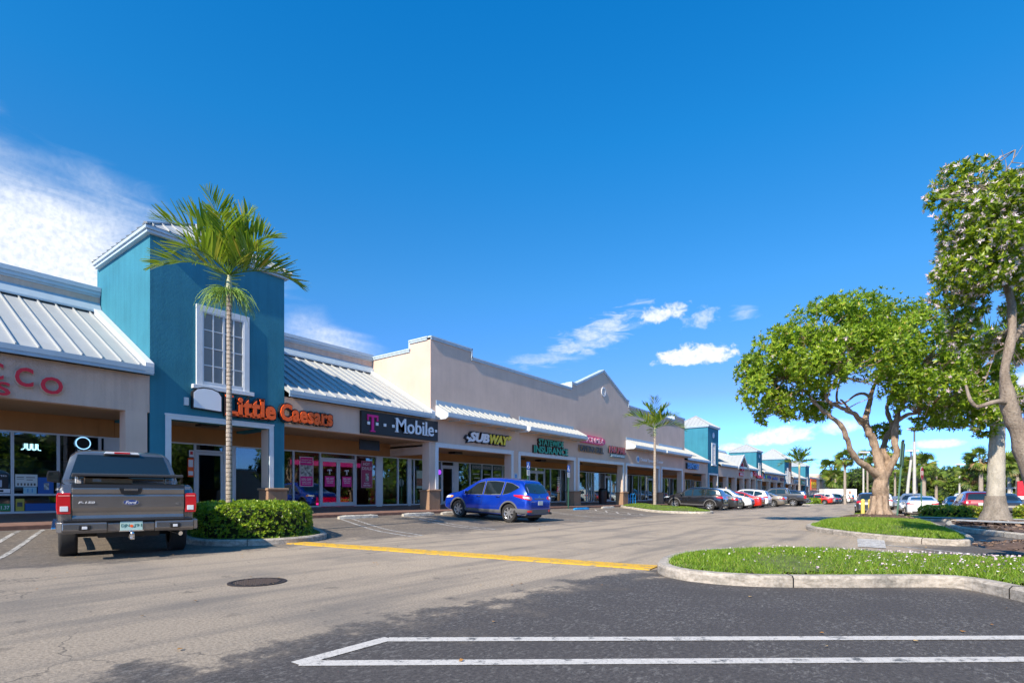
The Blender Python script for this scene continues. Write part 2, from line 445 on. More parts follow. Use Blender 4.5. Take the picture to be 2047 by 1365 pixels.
blobs = [
    # high thin sheet on the left, its edge running down to the right
    (-79, 14.5, 25, 12.5, -12, wisp, .75, .62, .86, 0), (-90, 16, 26, 9.5, -8, wisp, .6, .8, .92, 0),
    (-55.5, 14.4, 7.2, 3.8, -18, wisp, 1.5, 1.1, .60, 0),
    (-28.0, 16.0, 6.2, 1.7, 22, wisp2, 2.6, 1.0, .55, 0), (-33, 13.8, 5, .9, 6, wisp2, 2.4, 1.0, .32, 0),
    (-21.4, 17.5, 2.9, 1.05, 6, puff, 2.2, .7, .85, .4), (-17.4, 16.9, 1.9, 1.1, 10, puff, 2.6, 1.0, .5, 0),
    (-18.1, 13.3, 4.2, 1.45, 1, puff, 1.7, .45, .97, .9), (-13.6, 17.0, 1.5, .8, 0, wisp2, 2.4, 1.1, .3, 0),
    (-10.6, 5.2, 3.9, 1.25, 4, puff, 1.25, .5, .9, .9), (-14.6, 4.4, 1.9, .7, 0, puff, 1.2, .6, .75, .8), (-5.6, 5.9, 2.0, 1.1, 0, puff, 1.5, .7, .7, .6),
    (1.3, 4.05, 2.0, .62, 0, puff, .9, .5, .9, .8), (7.6, 8.3, 3.0, 1.2, 0, puff, 1.6, .6, .85, .6),
    (22, 9, 9, 2.4, 0, puff, 2.0, .8, .85, .6),
    (120, 22, 30, 9, 0, puff, 2.2, .8, .7, 0), (60, 18, 22, 7, 0, puff, 2.2, .8, .7, 0),
]
mask = None
for b_ in blobs:
    o_ = blob(*b_)
    mask = o_ if mask is None else math_(n, 'MAXIMUM', mask, o_)
shade = ramp(n, puff2, [(.30, (3.5, 3.75, 4.2)), (.60, (5.0, 5.05, 5.15))])
skyc = mixc(n, mask, tint, shade)
n.links.new(skyc, bg.inputs['Color']); bg.inputs['Strength'].default_value = .148
n.links.new(bg.outputs[0], out.inputs[0])

sl = bpy.data.lights.new('sun', 'SUN'); sl.energy = 4.6; sl.angle = rad(.53); sl.color = (1.0, .875, .71)
so = bpy.data.objects.new('sun', sl); COL.objects.link(so)
so.rotation_euler = (-sdir).to_track_quat('-Z', 'Y').to_euler(); so.location = (0, -30, 40)

cam = bpy.data.cameras.new('camera'); co = bpy.data.objects.new('camera', cam); COL.objects.link(co)
cam.sensor_width = 36; cam.lens = 36 * 1090 / 2047; cam.shift_y = 304.5 / 2047
cam.clip_start = .05; cam.clip_end = 3000
co.location = (0, 0, 1.12); co.rotation_euler = (rad(90), 0, math.atan2(811.5, 1090))
scene.camera = co
scene.view_settings.view_transform = 'Standard'; scene.view_settings.look = 'None'
scene.view_settings.exposure = .72; scene.view_settings.gamma = 1
scene.cycles.max_bounces = 8; scene.cycles.transparent_max_bounces = 12
scene.cycles.use_denoising = True
from mathutils.noise import noise as mnoise_
# ------------------------------------------------------------------ ground, walkway, markings, islands
def struct(o, kind='structure'):
    o['kind'] = kind; return o
def axis_pts(lo, hi, spans):
    pts = []
    for a, b, st in spans:
        k = a
        while k < b - 1e-6: pts.append(k); k += st
    pts.append(hi); return sorted(set([lo] + [round(p, 4) for p in pts]))
xs = axis_pts(-900, 900, [(-900, -60, 210), (-60, -20, 10), (-20, 4, .5), (4, 60, 8), (60, 900, 210)])
ys = axis_pts(-300, 1500, [(-300, -20, 70), (-20, 20, 4), (20, 60, 1.25), (60, 180, 8), (180, 1500, 220)])
def gzc(x, y): return gz(x, min(y, 170))
g = MB()
for y in ys:
    for x in xs: g.v.append((x, y, gzc(x, y)))
nx = len(xs)
for j in range(len(ys) - 1):
    for i in range(nx - 1):
        g.f.append((j*nx+i, j*nx+i+1, (j+1)*nx+i+1, (j+1)*nx+i)); g.m.append(0)
struct(g.build('parking_lot', m_asphalt, smooth=60))

WALK = lambda x: .36 + max(0, (-17.6 - x)) * .042
def bdz(y):           # how far the shop floors step down further along the row
    return -.0063 * max(0, min(25, y - 25)) - .008 * max(0, y - 60)
wk = MB(); kb = MB()
yy = -14.0
while yy < 134:
    y2 = yy + 2.0; za, zb = bdz(yy), bdz(y2)
    wk.add([(-17.62, yy, .36 + za), (-17.62, y2, .36 + zb), (-21.4, y2, .52 + zb), (-21.4, yy, .52 + za)], [(0, 1, 2, 3)])
    kb.add([(-17.45, yy, .15 + za), (-17.45, y2, .15 + zb), (-17.45, y2, .35 + zb), (-17.45, yy, .35 + za),
            (-17.62, yy, .364 + za), (-17.62, y2, .364 + zb)], [(0, 1, 2, 3), (3, 2, 5, 4)])
    yy = y2
wk.add([(-17.62, 134, -.4), (-17.62, 134, .36 + bdz(134)), (-21.4, 134, .52 + bdz(134)), (-21.4, 134, -.4)], [(0, 1, 2, 3)])
struct(wk.build('arcade_walkway', m_walk)); struct(kb.build('walkway_kerb', m_brick))

def strip(mb, p0, p1, w, up=.0045, step=.5):
    p0 = Vector((p0[0], p0[1])); p1 = Vector((p1[0], p1[1])); d = (p1 - p0); L = d.length; d /= L
    s = Vector((-d.y, d.x)) * (w / 2); k = max(1, int(L / step)); b = len(mb.v)
    for i in range(k + 1):
        p = p0 + d * (L * i / k)
        for q in (p - s, p + s): mb.v.append((q.x, q.y, gz(q.x, q.y) + up))
    for i in range(k): mb.f.append((b+2*i, b+2*i+2, b+2*i+3, b+2*i+1)); mb.m.append(0)
PD = Vector((-.941, .338))     # direction in which the stalls by the shops run
# worn double lines between the stalls by the shops
hp = MB()
for i, y0 in enumerate([-5.1, -1.9, 1.25, 10.1, 13.3, 16.5, 19.7, 22.9, 26.1]):
    a = Vector((-10.72, y0 - .17)); b = a + Vector((-.02, .46))
    L = 6.9
    strip(hp, a, a + PD * L, .09); strip(hp, b, b + PD * L, .09, .005); strip(hp, a + Vector((0, .05)), b - Vector((0, .05)), .09, .0055)
for y0 in [45.2, 48.3, 51.4, 54.5, 57.8, 62.5, 67, 71.5]:
    strip(hp, (-11.2, y0), (-17.0, y0), .10)
struct(hp.build('stall_marking_by_shops', m_line_old))
# accessible bay hatching
ac = MB()
strip(ac, (-11.2, 27.3), (-16.6, 29.4), .1); strip(ac, (-11.1, 29.1), (-16.6, 31.2), .1)
for k in range(5):
    t = k / 4.6; cx_, cy_ = -11.9 - 4.1 * t, 27.75 + 1.6 * t
    strip(ac, (cx_, cy_ + .1), (cx_ - .75, cy_ + 1.35), .10, .005, .4)
strip(ac, (-11.2, 32.4), (-15.2, 33.9), .1, .005)
struct(ac.build('accessible_bay_hatching', m_line))
# foreground stall divider
fl = MB()
strip(fl, (-3.27, 2.06), (6.2, 9.37), .115); strip(fl, (-3.27, 2.79), (6.0, 9.85), .115, .005); strip(fl, (-3.285, 2.03), (-3.285, 2.82), .12, .0055, .2)
for k in (1, 2):
    strip(fl, (.1 + 2.6 * k, 2.0 - 1.6 * k), (9 + 2.6 * k, 8.6 - 1.6 * k), .115)
struct(fl.build('stall_divider_marking', m_line))
rm = MB()
strip(rm, (1.2, 17.5), (2.6, 13.4), .1); strip(rm, (-.7, 14.6), (2.4, 11.9), .1); strip(rm, (2.6, 12.6), (4.6, 9.4), .1)
struct(rm.build('right_stall_marking', m_line_old))
sq = MB(); sq.add([(-1.22, 16.1, .012), (-1.02, 13.6, .012), (-.52, 13.55, .012), (-.66, 16.1, .012)], [(0, 1, 2, 3)])
struct(sq.build('worn_white_road_patch', worn_paint('worn_patch', (.60, .58, .55), (.25, .23, .21), .52)))
# raised yellow strip across the lane
ylm = MB()
P0, P1 = Vector((-11.45, 7.03)), Vector((-3.18, 7.88)); d = (P1 - P0).normalized(); s_ = Vector((-d.y, d.x)); L = (P1 - P0).length
prof = [(-.26, .003), (-.22, .018), (.21, .020), (.25, .003)]
b0 = 0; K = 28
for i in range(K + 1):
    p = P0 + d * (L * i / K); wv = 1 + .05 * math.sin(i * 2.3) + .04 * math.sin(i * .9 + 1)
    for a, z in prof:
        q = p + s_ * (a * wv); ylm.v.append((q.x, q.y, z + gz(q.x, q.y)))
for i in range(K):
    for k in range(3): a = i*4+k; ylm.f.append((a, a+4, a+5, a+1)); ylm.m.append(0)
ylm.f.append((0, 1, 2, 3)); ylm.m.append(0); e = K*4; ylm.f.append((e+3, e+2, e+1, e)); ylm.m.append(0)
struct(ylm.build('yellow_road_strip', m_yellow))

def chaikin(poly, n=2):
    for _ in range(n):
        q = []
        for i in range(len(poly)):
            a = poly[i]; b = poly[(i+1) % len(poly)]
            q += [(a[0]*.75+b[0]*.25, a[1]*.75+b[1]*.25), (a[0]*.25+b[0]*.75, a[1]*.25+b[1]*.75)]
        poly = q
    return poly
def inset(poly, w):
    ar = sum(poly[i][0]*poly[(i+1) % len(poly)][1]-poly[(i+1) % len(poly)][0]*poly[i][1] for i in range(len(poly)))
    s = 1 if ar > 0 else -1; out = []
    for i in range(len(poly)):
        a = Vector(poly[i-1]); b = Vector(poly[i]); c = Vector(poly[(i+1) % len(poly)])
        e1 = (b-a).normalized(); e2 = (c-b).normalized()
        n_ = (Vector((-e1.y, e1.x)) + Vector((-e2.y, e2.x))) * s
        if n_.length < 1e-6: n_ = Vector((-e1.y, e1.x)) * s
        n_.normalize(); out.append((b.x + n_.x*w, b.y + n_.y*w))
    return out
def inside_np(poly, P):
    x, y = P[:,0], P[:,1]; c = np.zeros(len(P), bool); m = len(poly)
    for i in range(m):
        x1, y1 = poly[i]; x2, y2 = poly[(i+1) % m]
        if abs(y2-y1) < 1e-12: continue
        k = ((y1 > y) != (y2 > y)) & (x < (x2-x1)*(y-y1)/(y2-y1)+x1); c ^= k
    return c
def edge_dist(poly, P):
    d = np.full(len(P), 1e9); m = len(poly)
    for i in range(m):
        a = np.array(poly[i]); b = np.array(poly[(i+1) % m]); ab = b-a; L = max(1e-9, (ab**2).sum())
        t = np.clip(((P-a) @ ab)/L, 0, 1)[:,None]; q = a + t*ab
        d = np.minimum(d, np.sqrt(((P-q)**2).sum(1)))
    return d
gzv = np.vectorize(gz)
def dome(d, hgt): return hgt * np.minimum(1, d / 1.3) ** .7
def island(name, poly, fill, smooth=2, kerb=m_kerb, kw=.16, kh=.135, hill=.10, joints=2.6):
    P = chaikin(poly, smooth); I = inset(P, kw); I1 = inset(P, .03); n_ = len(P)
    mb = MB(); acc = 0
    for i in range(n_):
        j = (i+1) % n_; a, b, ia, ib, ra, rb = P[i], P[j], I[i], I[j], I1[i], I1[j]
        z = lambda p, h: gz(*a) * 0 + gz(p[0], p[1]) + h
        vs = [(a[0], a[1], z(a, -.05)), (b[0], b[1], z(b, -.05)), (b[0], b[1], z(b, kh-.03)), (a[0], a[1], z(a, kh-.03)),
              (ra[0], ra[1], z(ra, kh)), (rb[0], rb[1], z(rb, kh)), (ia[0], ia[1], z(ia, kh)), (ib[0], ib[1], z(ib, kh)),
              (ia[0], ia[1], z(ia, -.05)), (ib[0], ib[1], z(ib, -.05))]
        mb.add(vs, [(0,1,2,3), (3,2,5,4), (4,5,7,6), (6,7,9,8)])
        L = math.dist(a, b); acc += L
        if acc > joints:      # expansion joint: a narrow dark groove
            acc = 0
            dx, dy = (b[0]-a[0])/L, (b[1]-a[1])/L; g_ = .008
            def jv(p, h, e, s): return (p[0]+dx*s+e[0], p[1]+dy*s+e[1], gz(p[0], p[1])+h)
            nx_, ny_ = (a[0]-ia[0])/kw*.003, (a[1]-ia[1])/kw*.003
            mb.add([jv(a, 0, (nx_, ny_), -g_), jv(a, 0, (nx_, ny_), g_), jv(a, kh-.028, (nx_, ny_), g_), jv(a, kh-.028, (nx_, ny_), -g_),
                    jv(ra, kh+.003, (nx_, ny_), -g_), jv(ra, kh+.003, (nx_, ny_), g_), jv(ia, kh+.003, (0, 0), -g_), jv(ia, kh+.003, (0, 0), g_)],
                   [(0,1,2,3), (3,2,5,4), (4,5,7,6)], 1)
    struct(mb.build(name + '_kerb', [kerb, m_black], fix=False))
    f = MB(); f.add([(p[0], p[1], gz(*p) + kh - .03) for p in I], [tuple(range(n_)) if sum(P[i][0]*P[(i+1)%n_][1]-P[(i+1)%n_][0]*P[i][1] for i in range(n_)) > 0 else tuple(range(n_-1, -1, -1))])
    xs_ = [p[0] for p in I]; ys_ = [p[1] for p in I]; st = .22
    gx = np.arange(min(xs_), max(xs_), st); gy = np.arange(min(ys_), max(ys_), st)
    if len(gx) * len(gy) < 9000:
        A = np.array([(x, y) for y in gy for x in gx]); ins = inside_np(I, A).reshape(len(gy), len(gx)); dd = edge_dist(I, A).reshape(len(gy), len(gx))
        b = len(f.v)
        for jy, y in enumerate(gy):
            for ix, x in enumerate(gx): f.v.append((x, y, gz(x, y) + kh - .024 + float(dome(dd[jy, ix], hill)) + .012 * math.sin(x*3.1+y*2.3)))
        for jy in range(len(gy)-1):
            for ix in range(len(gx)-1):
                if ins[jy, ix] and ins[jy, ix+1] and ins[jy+1, ix] and ins[jy+1, ix+1]:
                    q = b + jy*len(gx)+ix; f.f.append((q, q+1, q+len(gx)+1, q+len(gx))); f.m.append(0)
    struct(f.build(name + '_soil', fill, smooth=60))
    return I

def np_mesh(name, V, F, mats, parent=None, smooth=False, matidx=None):
    """V (n,3), F (m,k) numpy arrays -> object"""
    me = bpy.data.meshes.new(name); k = F.shape[1]
    base = np.array(rootloc(parent)) if parent else np.zeros(3)
    me.vertices.add(len(V)); me.vertices.foreach_set('co', (V - base).astype(np.float32).ravel())
    me.loops.add(F.size); me.loops.foreach_set('vertex_index', F.astype(np.int32).ravel())
    me.polygons.add(len(F)); me.polygons.foreach_set('loop_start', np.arange(0, F.size, k, dtype=np.int32))
    me.polygons.foreach_set('loop_total', np.full(len(F), k, dtype=np.int32))
    if matidx is not None: me.polygons.foreach_set('material_index', matidx.astype(np.int32))
    if smooth: me.polygons.foreach_set('use_smooth', np.ones(len(F), dtype=bool))
    me.update(calc_edges=True); me.validate()
    for mt in (mats if isinstance(mats, (list, tuple)) else [mats]): me.materials.append(mt)
    o = bpy.data.objects.new(name, me); COL.objects.link(o)
    if parent: o.parent = parent
    return o
def frames(dirs, roll=None):
    """rotation matrices whose y axis is dirs"""
    d = dirs / np.linalg.norm(dirs, axis=1, keepdims=True)
    up = np.tile([0., 0., 1.], (len(d), 1)); par = np.abs(d[:,2]) > .95; up[par] = [1, 0, 0]
    x = np.cross(d, up); x /= np.linalg.norm(x, axis=1, keepdims=True); z = np.cross(x, d)
    if roll is not None:
        c, s = np.cos(roll)[:,None], np.sin(roll)[:,None]; x, z = x*c + z*s, z*c - x*s
    return np.stack([x, d, z], axis=2)
def inst(T, TF, pos, Rm, sc):
    V = np.einsum('nij,kj->nki', Rm, T) * np.reshape(sc, (-1, 1, 1)) + pos[:,None,:]
    n_ = len(pos); k = len(T)
    F = (TF[None] + (np.arange(n_) * k)[:,None,None]).reshape(-1, TF.shape[1])
    return V.reshape(-1, 3), F
LEAF = np.array([(-.02,0,0),(.02,0,0),(.17,.42,.06),(-.17,.42,.06),(.05,1,-.05),(-.05,1,-.05)], float); LEAFF = np.array([(0,1,2,3),(3,2,4,5)])
BLADE = np.array([(-.07,0,0),(.07,0,0),(.055,.5,.05),(-.055,.5,.05),(.008,1,.30),(-.008,1,.30)], float)
PETAL = np.array([(-.5,-.5,0),(.5,-.5,.12),(.5,.5,-.05),(-.5,.5,.15)], float); PETALF = np.array([(0,1,2,3)])

m_grass = leafmat('grass_blades', [(0, (.085, .17, .010)), (.5, (.16, .29, .018)), (.85, (.27, .40, .035)), (1, (.36, .34, .10))], .3, .5)
def grass(name, I, dens, size, hill=.10, kh=.135, mask=None):
    xs_ = [p[0] for p in I]; ys_ = [p[1] for p in I]
    A = (max(xs_)-min(xs_))*(max(ys_)-min(ys_)); n_ = int(A*dens)
    P = np.column_stack([rng.uniform(min(xs_), max(xs_), n_), rng.uniform(min(ys_), max(ys_), n_)])
    P = P[inside_np(I, P)]
    if mask is not None: P = P[mask(P)]
    thin = np.array([mnoise_(Vector((p[0]*.9, p[1]*.9, 2.0)))+.5*mnoise_(Vector((p[0]*3, p[1]*3, 7.0))) for p in P.tolist()])
    P = P[(thin < .30) | (rng.random(len(P)) < .45)]
    dd = edge_dist(I, P)
    z = gzv(P[:,0], P[:,1]) + kh - .03 + dome(dd, hill)
    # patchy length
    ph = .75 + .3*np.sin(P[:,0]*2.1+1)*np.sin(P[:,1]*1.7) + rng.normal(0, .18, len(P))
    dirs = np.column_stack([rng.normal(0, .55, len(P)), rng.normal(0, .55, len(P)), np.full(len(P), 1.0)])
    V, F = inst(BLADE, LEAFF, np.column_stack([P, z]), frames(dirs, rng.uniform(0, 6.3, len(P))), size*np.clip(ph, .35, 1.6))
    o = np_mesh(name, V, F, m_grass); return o

# near island on the right
ISL2 = [(-3.22, 8.15), (-2.95, 7.35), (-2.45, 6.95), (-1.7, 6.95), (-.9, 7.45), (-.1, 8.1), (.34, 8.42), (.6, 8.2), (1.1, 7.3), (2.0, 5.8), (3.4, 5.0), (8, 5.0), (8, 11.2), (3, 11.6), (.6, 11.35), (-1.2, 11.2), (-2.5, 11.0), (-3.15, 10.0), (-3.3, 9.0)]
I2 = island('near_island', ISL2, m_soil, 2, m_kerb)
tag(grass('grass', I2, 2600, .066, mask=lambda P: (((P[:,0]-1.9)**2 + (P[:,1]-12.2)**2) > 1.6) & (P[:,0] < 4)), kind='stuff')
ISL3 = [(-2.98, 20.2), (-2.75, 18.9), (-2.2, 17.9), (-1.4, 16.6), (-.4, 15.6), (.35, 15.1), (.9, 15.15), (1.05, 16.2), (1.0, 18.0), (.75, 20.5), (.45, 24), (.15, 27.6), (-.5, 29.4), (-1.7, 29.4), (-2.5, 28), (-3.0, 24)]
I3 = island('middle_island', ISL3, m_soil, 2, m_kerb, hill=.16)
tag(grass('grass', I3, 1700, .080, hill=.16, mask=lambda P: ((P[:,0]+1.2)**2*1.2 + ((P[:,1]-25.0)/1.15)**2) > 1.7), kind='stuff')
mu = MB()
def mound(x, y, rx, ry, h, z0, name, mat=m_mulch):
    mb = MB(); K = 28; rings = [(1.0, 0), (.8, .45), (.5, .85), (.0, 1.0)]
    for r, t in rings:
        for k in range(K):
            a = 2*math.pi*k/K; wv = 1 + .12*math.sin(3*a+x) + .08*math.sin(7*a)
            mb.v.append((x + math.cos(a)*rx*r*wv, y + math.sin(a)*ry*r*wv, z0 + h*t))
    for i in range(len(rings)-1):
        for k in range(K): k2 = (k+1) % K; mb.f.append((i*K+k, i*K+k2, (i+1)*K+k2, (i+1)*K+k)); mb.m.append(0)
    # chips lying on top
    return mb
def mulch(x, y, rx, ry, h, z0, chips=900):
    mb = mound(x, y, rx, ry, h, z0, 'mulch'); o = mb.build('mulch', m_mulch, smooth=60); o['kind'] = 'stuff'
    a = rng.uniform(0, 6.283, chips); r = np.sqrt(rng.uniform(0, 1.15, chips))
    P = np.column_stack([x+np.cos(a)*r*rx, y+np.sin(a)*r*ry, z0 + h*(1-r**2*.9).clip(0) + .012])
    V, F = inst(PETAL*np.array([.045, .018, .02]), PETALF, P, frames(rng.normal(0, 1, (chips, 3)) + [0, 0, .3]), rng.uniform(.6, 1.6, chips))
    o2 = np_mesh('mulch_chips', V, F, m_chip); o2['kind'] = 'stuff'
m_chip = leafmat('mulch_chip', [(0, (.08, .05, .035)), (.5, (.16, .10, .07)), (.9, (.28, .19, .13)), (1, (.62, .5, .42))], 0, .8)
mulch(-1.2, 25.0, 1.15, 1.5, .16, gz(-1.2, 25)+.21)
ISL4 = [(.8, 21.6), (1.3, 20.2), (2.1, 18.4), (3.2, 16.8), (9, 14), (12, 22), (4.2, 26.4), (2.3, 27.6), (1.1, 27.6), (.75, 25)]
I4 = island('palm_island', ISL4, m_mulch, 2, m_kerbcap, hill=.06)
chn = 2600
Pc = np.column_stack([rng.uniform(.8, 7, chn), rng.uniform(16, 27.5, chn)]); Pc = Pc[inside_np(I4, Pc)]
zc = gzv(Pc[:,0], Pc[:,1]) + .155 - .02 + dome(edge_dist(I4, Pc), .06) + .012
V, F = inst(PETAL*np.array([.07, .03, .03]), PETALF, np.column_stack([Pc, zc]), frames(rng.normal(0, 1, (len(Pc), 3)) + [0, 0, .4]), rng.uniform(.6, 1.7, len(Pc)))
np_mesh('mulch_chips', V, F, m_chip)['kind'] = 'stuff'
ph_ = MB()   # concrete path over the palm island
for (a, b, c, d_) in [((1.0, 22.9), (1.05, 24.4), (9, 19.4), (9, 17.6))]:
    K = 12
    for i in range(K+1):
        t = i/K
        for p, q in ((a, d_), (b, c)):
            x = p[0]+(q[0]-p[0])*t; y = p[1]+(q[1]-p[1])*t; ph_.v.append((x, y, gz(x, y)+.25))
    for i in range(K): ph_.f.append((2*i, 2*i+2, 2*i+3, 2*i+1)); ph_.m.append(0)
struct(ph_.build('concrete_path', concrete('path_concrete', (.44, .45, .46), .3)))
# hedge median further back, and the grass around it
ISL5 = [(-.4, 31.9), (.5, 30.4), (3.0, 29.2), (6, 28.6), (14, 27), (16, 38.5), (7, 39.6), (1.5, 40.5), (-.6, 40.5), (-.8, 36)]
I5 = island('hedge_median', ISL5, m_soil, 1, m_kerbcap, hill=.03)
tag(grass('grass', [p for p in I5], 160, .12, hill=.03, mask=lambda P: (P[:,0] < 6) & (P[:,1] > 33.5)), kind='stuff')
pv = MB(); pv.add([(x, y, gz(x, y) + .18) for x, y in [(-.2, 31.9), (.6, 30.8), (3.0, 29.6), (6, 29.0), (13, 27.6), (13.2, 31.4), (6, 32.6), (.5, 34.4), (-.45, 34.6)]], [tuple(range(9))])
struct(pv.build('concrete_pavement', m_kerbcap))
ISLB = [(-3.75, 42.8), (-2.2, 42.4), (-1.6, 45), (-1.6, 52), (-3.0, 53), (-3.8, 50)]
IB = island('bollard_island', ISLB, m_soil, 1, m_kerb)
tag(grass('grass', IB, 250, .12), kind='stuff')
ISLC = [(-5.2, 66), (-3.4, 64), (-2.2, 68), (-2.6, 96), (-5.2, 96), (-6, 80)]
IC = island('far_island', ISLC, m_soil, 1, m_kerb)
tag(grass('grass', IC, 60, .2), kind='stuff')
# islands on the shop side
ISLP = [(-17.5, 36.0), (-15.2, 34.3), (-12.4, 32.3), (-10.8, 31.8), (-9.9, 32.4), (-9.8, 33.6), (-10.6, 35.3), (-12.4, 36.8), (-17.5, 39.9)]
IP = island('grass_island_by_shops', ISLP, m_soil, 2, m_kerbcap, hill=.22)
tag(grass('grass', IP, 520, .09, hill=.22), kind='stuff')
ISLQ = [(-17, 80), (-12.5, 79), (-10.5, 80.5), (-10.3, 88), (-12, 91), (-17, 92)]
IQ = island('far_grass_island_by_shops', ISLQ, m_soil, 2, m_kerbcap, hill=.1)
tag(grass('grass', IQ, 60, .2), kind='stuff')
ISLH = [(-17.3, 6.9), (-15.0, 6.0), (-13.6, 5.45), (-12.4, 5.4), (-11.6, 5.9), (-11.3, 6.7), (-11.45, 7.7), (-12.2, 8.5), (-14.2, 9.35), (-17.3, 10.4)]
IH = island('hedge_island', ISLH, m_soil, 2, m_kerb, hill=.05)
tag(grass('grass', IH, 500, .06, hill=.05), kind='stuff')

# fallen blossoms and leaves
m_petal = leafmat('fallen_blossom', [(0, (.62, .40, .50)), (.6, (.80, .66, .72)), (1, (.9, .84, .84))], .2, .6)
nP = 1300
P = np.column_stack([rng.normal(.6, 1.5, nP), rng.normal(9.7, 1.25, nP)]); P = P[inside_np(I2, P)]
z = gzv(P[:,0], P[:,1]) + .135 + .035 + dome(edge_dist(I2, P), .10)
V, F = inst(PETAL, PETALF, np.column_stack([P, z]), frames(rng.normal(0, 1, (len(P), 3)) + [0, 0, .2]), rng.uniform(.010, .030, len(P)))
np_mesh('fallen_blossoms', V, F, m_petal)['kind'] = 'stuff'
m_dead = leafmat('dead_leaf', [(0, (.25, .12, .04)), (.5, (.42, .20, .05)), (1, (.55, .38, .16))], .1, .7)
nP = 330
P = np.column_stack([rng.uniform(-12, 4, nP), rng.uniform(1.2, 24, nP)])
P = P[~(inside_np(I2, P) | inside_np(I3, P) | inside_np(IH, P) | inside_np(I4, P))]
V, F = inst(PETAL, PETALF, np.column_stack([P, gzv(P[:,0], P[:,1]) + .014]), frames(np.column_stack([rng.normal(0, 1, len(P)), rng.normal(0, 1, len(P)), rng.normal(0, .12, len(P))])), rng.uniform(.012, .032, len(P)))
np_mesh('fallen_leaves', V, F, m_dead)['kind'] = 'stuff'

# wheel stops
def wheel_stop(x, y, ang, mat, label, group, L=1.75):
    r = empty('wheel_stop', (x, y, gz(x, y)), label, 'wheel stop', group)
    mb = MB(); a = math.cos(ang), math.sin(ang)
    pr = [(-.085, -.02), (.085, -.02), (.075, .09), (.045, .125), (-.045, .125), (-.075, .09)]
    K = 7
    for i in range(K+1):
        t = (i/K-.5)*L
        sc = .78 if i in (0, K) else 1
        for p, z_ in pr:
            mb.v.append((x + t*a[0] - p*a[1]*sc, y + t*a[1] + p*a[0]*sc, gz(x, y)+z_*sc + R.uniform(-.002, .002)))
    for i in range(K):
        for k in range(6): k2 = (k+1) % 6; mb.f.append((i*6+k, (i+1)*6+k, (i+1)*6+k2, i*6+k2)); mb.m.append(0)
    mb.f.append((0, 1, 2, 3, 4, 5)); mb.m.append(0); mb.f.append(tuple(K*6+k for k in (5, 4, 3, 2, 1, 0))); mb.m.append(0)
    b = mb.build('concrete_block', mat, r, fix=True)
    pn = MB()
    for s_ in (-1, 1):
        t = s_*L*.33; pn.lathe([(0, .135), (.014, .135), (.014, .10)], 8, (x+t*a[0], y+t*a[1], gz(x, y)))
    pn.build('anchor_pin', m_frame, r)
    return r
m_stop = concrete('stop_concrete', (.62, .57, .48), .3)
GS = 'concrete wheel stops along the shop kerb'
for y, lb in [(9.85, 'pale wheel stop just behind the clipped hedge corner'), (12.9, 'pale concrete wheel stop below the pink phone shop doors'), (15.95, 'pale wheel stop beside the brown pier base of the phone shop'), (18.2, 'pale wheel stop just ahead of the blue car\'s front wheel'), (21.6, 'pale wheel stop seen under and behind the blue car')]:
    wheel_stop(-16.75, y, math.pi/2, m_stop, lb, GS)
wheel_stop(-16.35, 29.0, math.pi/2, m_blue, 'blue painted wheel stop at the accessible bay', GS)
wheel_stop(-16.75, 33.3, math.pi/2, m_stop, 'worn wheel stop beside the grass island with the slim palm', GS)

# manhole cover
r = empty('manhole_cover', (-6.72, 3.62, 0), 'round dark iron manhole cover set in the grey lane', 'manhole cover')
mb = MB(); mb.lathe([(.345, .0), (.345, .010), (.30, .010), (.30, .004)], 48, (-6.72, 3.62, 0)); mb.build('rim', plain('iron_rim', (.045, .035, .032), .6, .3, bmp=.3), r, fix=True)
mb = MB(); mb.lathe([(.296, .0), (.296, .006), (.001, .006)], 48, (-6.72, 3.62, 0))
for i in range(-6, 7):
    for j in range(-6, 7):
        x, y = i*.044, j*.044
        if x*x+y*y < .265**2: mb.box(-6.72+x-.014, -6.72+x+.014, 3.62+y-.014, 3.62+y+.014, .004, .0135, 1)
mb.build('cover', [plain('iron_cover', (.03, .027, .026), .65, .3), plain('iron_stud', (.16, .12, .10), .5, .4)], r, fix=True)
# ------------------------------------------------------------------ the shopping row
FX, GX, WX = -18.3, -21.2, -22.5       # fascia plane, shop glass plane, upper wall plane
def roof_slope(root, y0, y1, dz=0, xt=WX, zt=7.3, rib=.45, rake=None, first=None):
    xe, ze = -17.98, 4.82
    zt += dz; ze += dz
    k = (zt-ze)/(xt-xe)
    MB().prism([(xe, ze), (xt, zt), (xt, zt-.12), (xe, ze-.12)], 'y', y0, y1).build('roof', m_roof, root, fix=True)
    mb = MB(); y = (first if first is not None else y0 + .22)
    while y < y1 - .05:
        mb.beam((xe, y, ze+.018), (xt, y, zt+.018), .03, .085, up=(-k, 0, 1)); y += rib
    # faint stiffening creases in every pan
    y = (first if first is not None else y0 + .22) + rib/3
    while y < y1 - .05:
        mb.beam((xe-.02, y, ze+.002), (xt, y, zt+.002), .02, .008, up=(-k, 0, 1)); y += rib/3 if False else rib
    mb.build('roof_ribs', m_rib, root)
    mb = MB(); mb.box(xe, xe+.035, y0, y1, ze-.13, ze+.012); mb.box(xe-.03, xe+.022, y0, y1, ze-.22, ze-.131)
    mb.build('eave_trim', m_flash, root, bevel=.004)
    mb = MB(); mb.prism([(xt+.02, zt-.02), (xt+.22, zt-.05), (xt+.22, zt+.02), (xt+.04, zt+.30), (xt+.005, zt+.34)], 'y', y0, y1)
    mb.prism([(xt+.21, zt-.04), (xt+.26, zt-.06), (xt+.26, zt-.01), (xt+.21, zt+.01)], 'y', y0, y1)
    mb.build('roof_flashing', m_flash, root, fix=True)

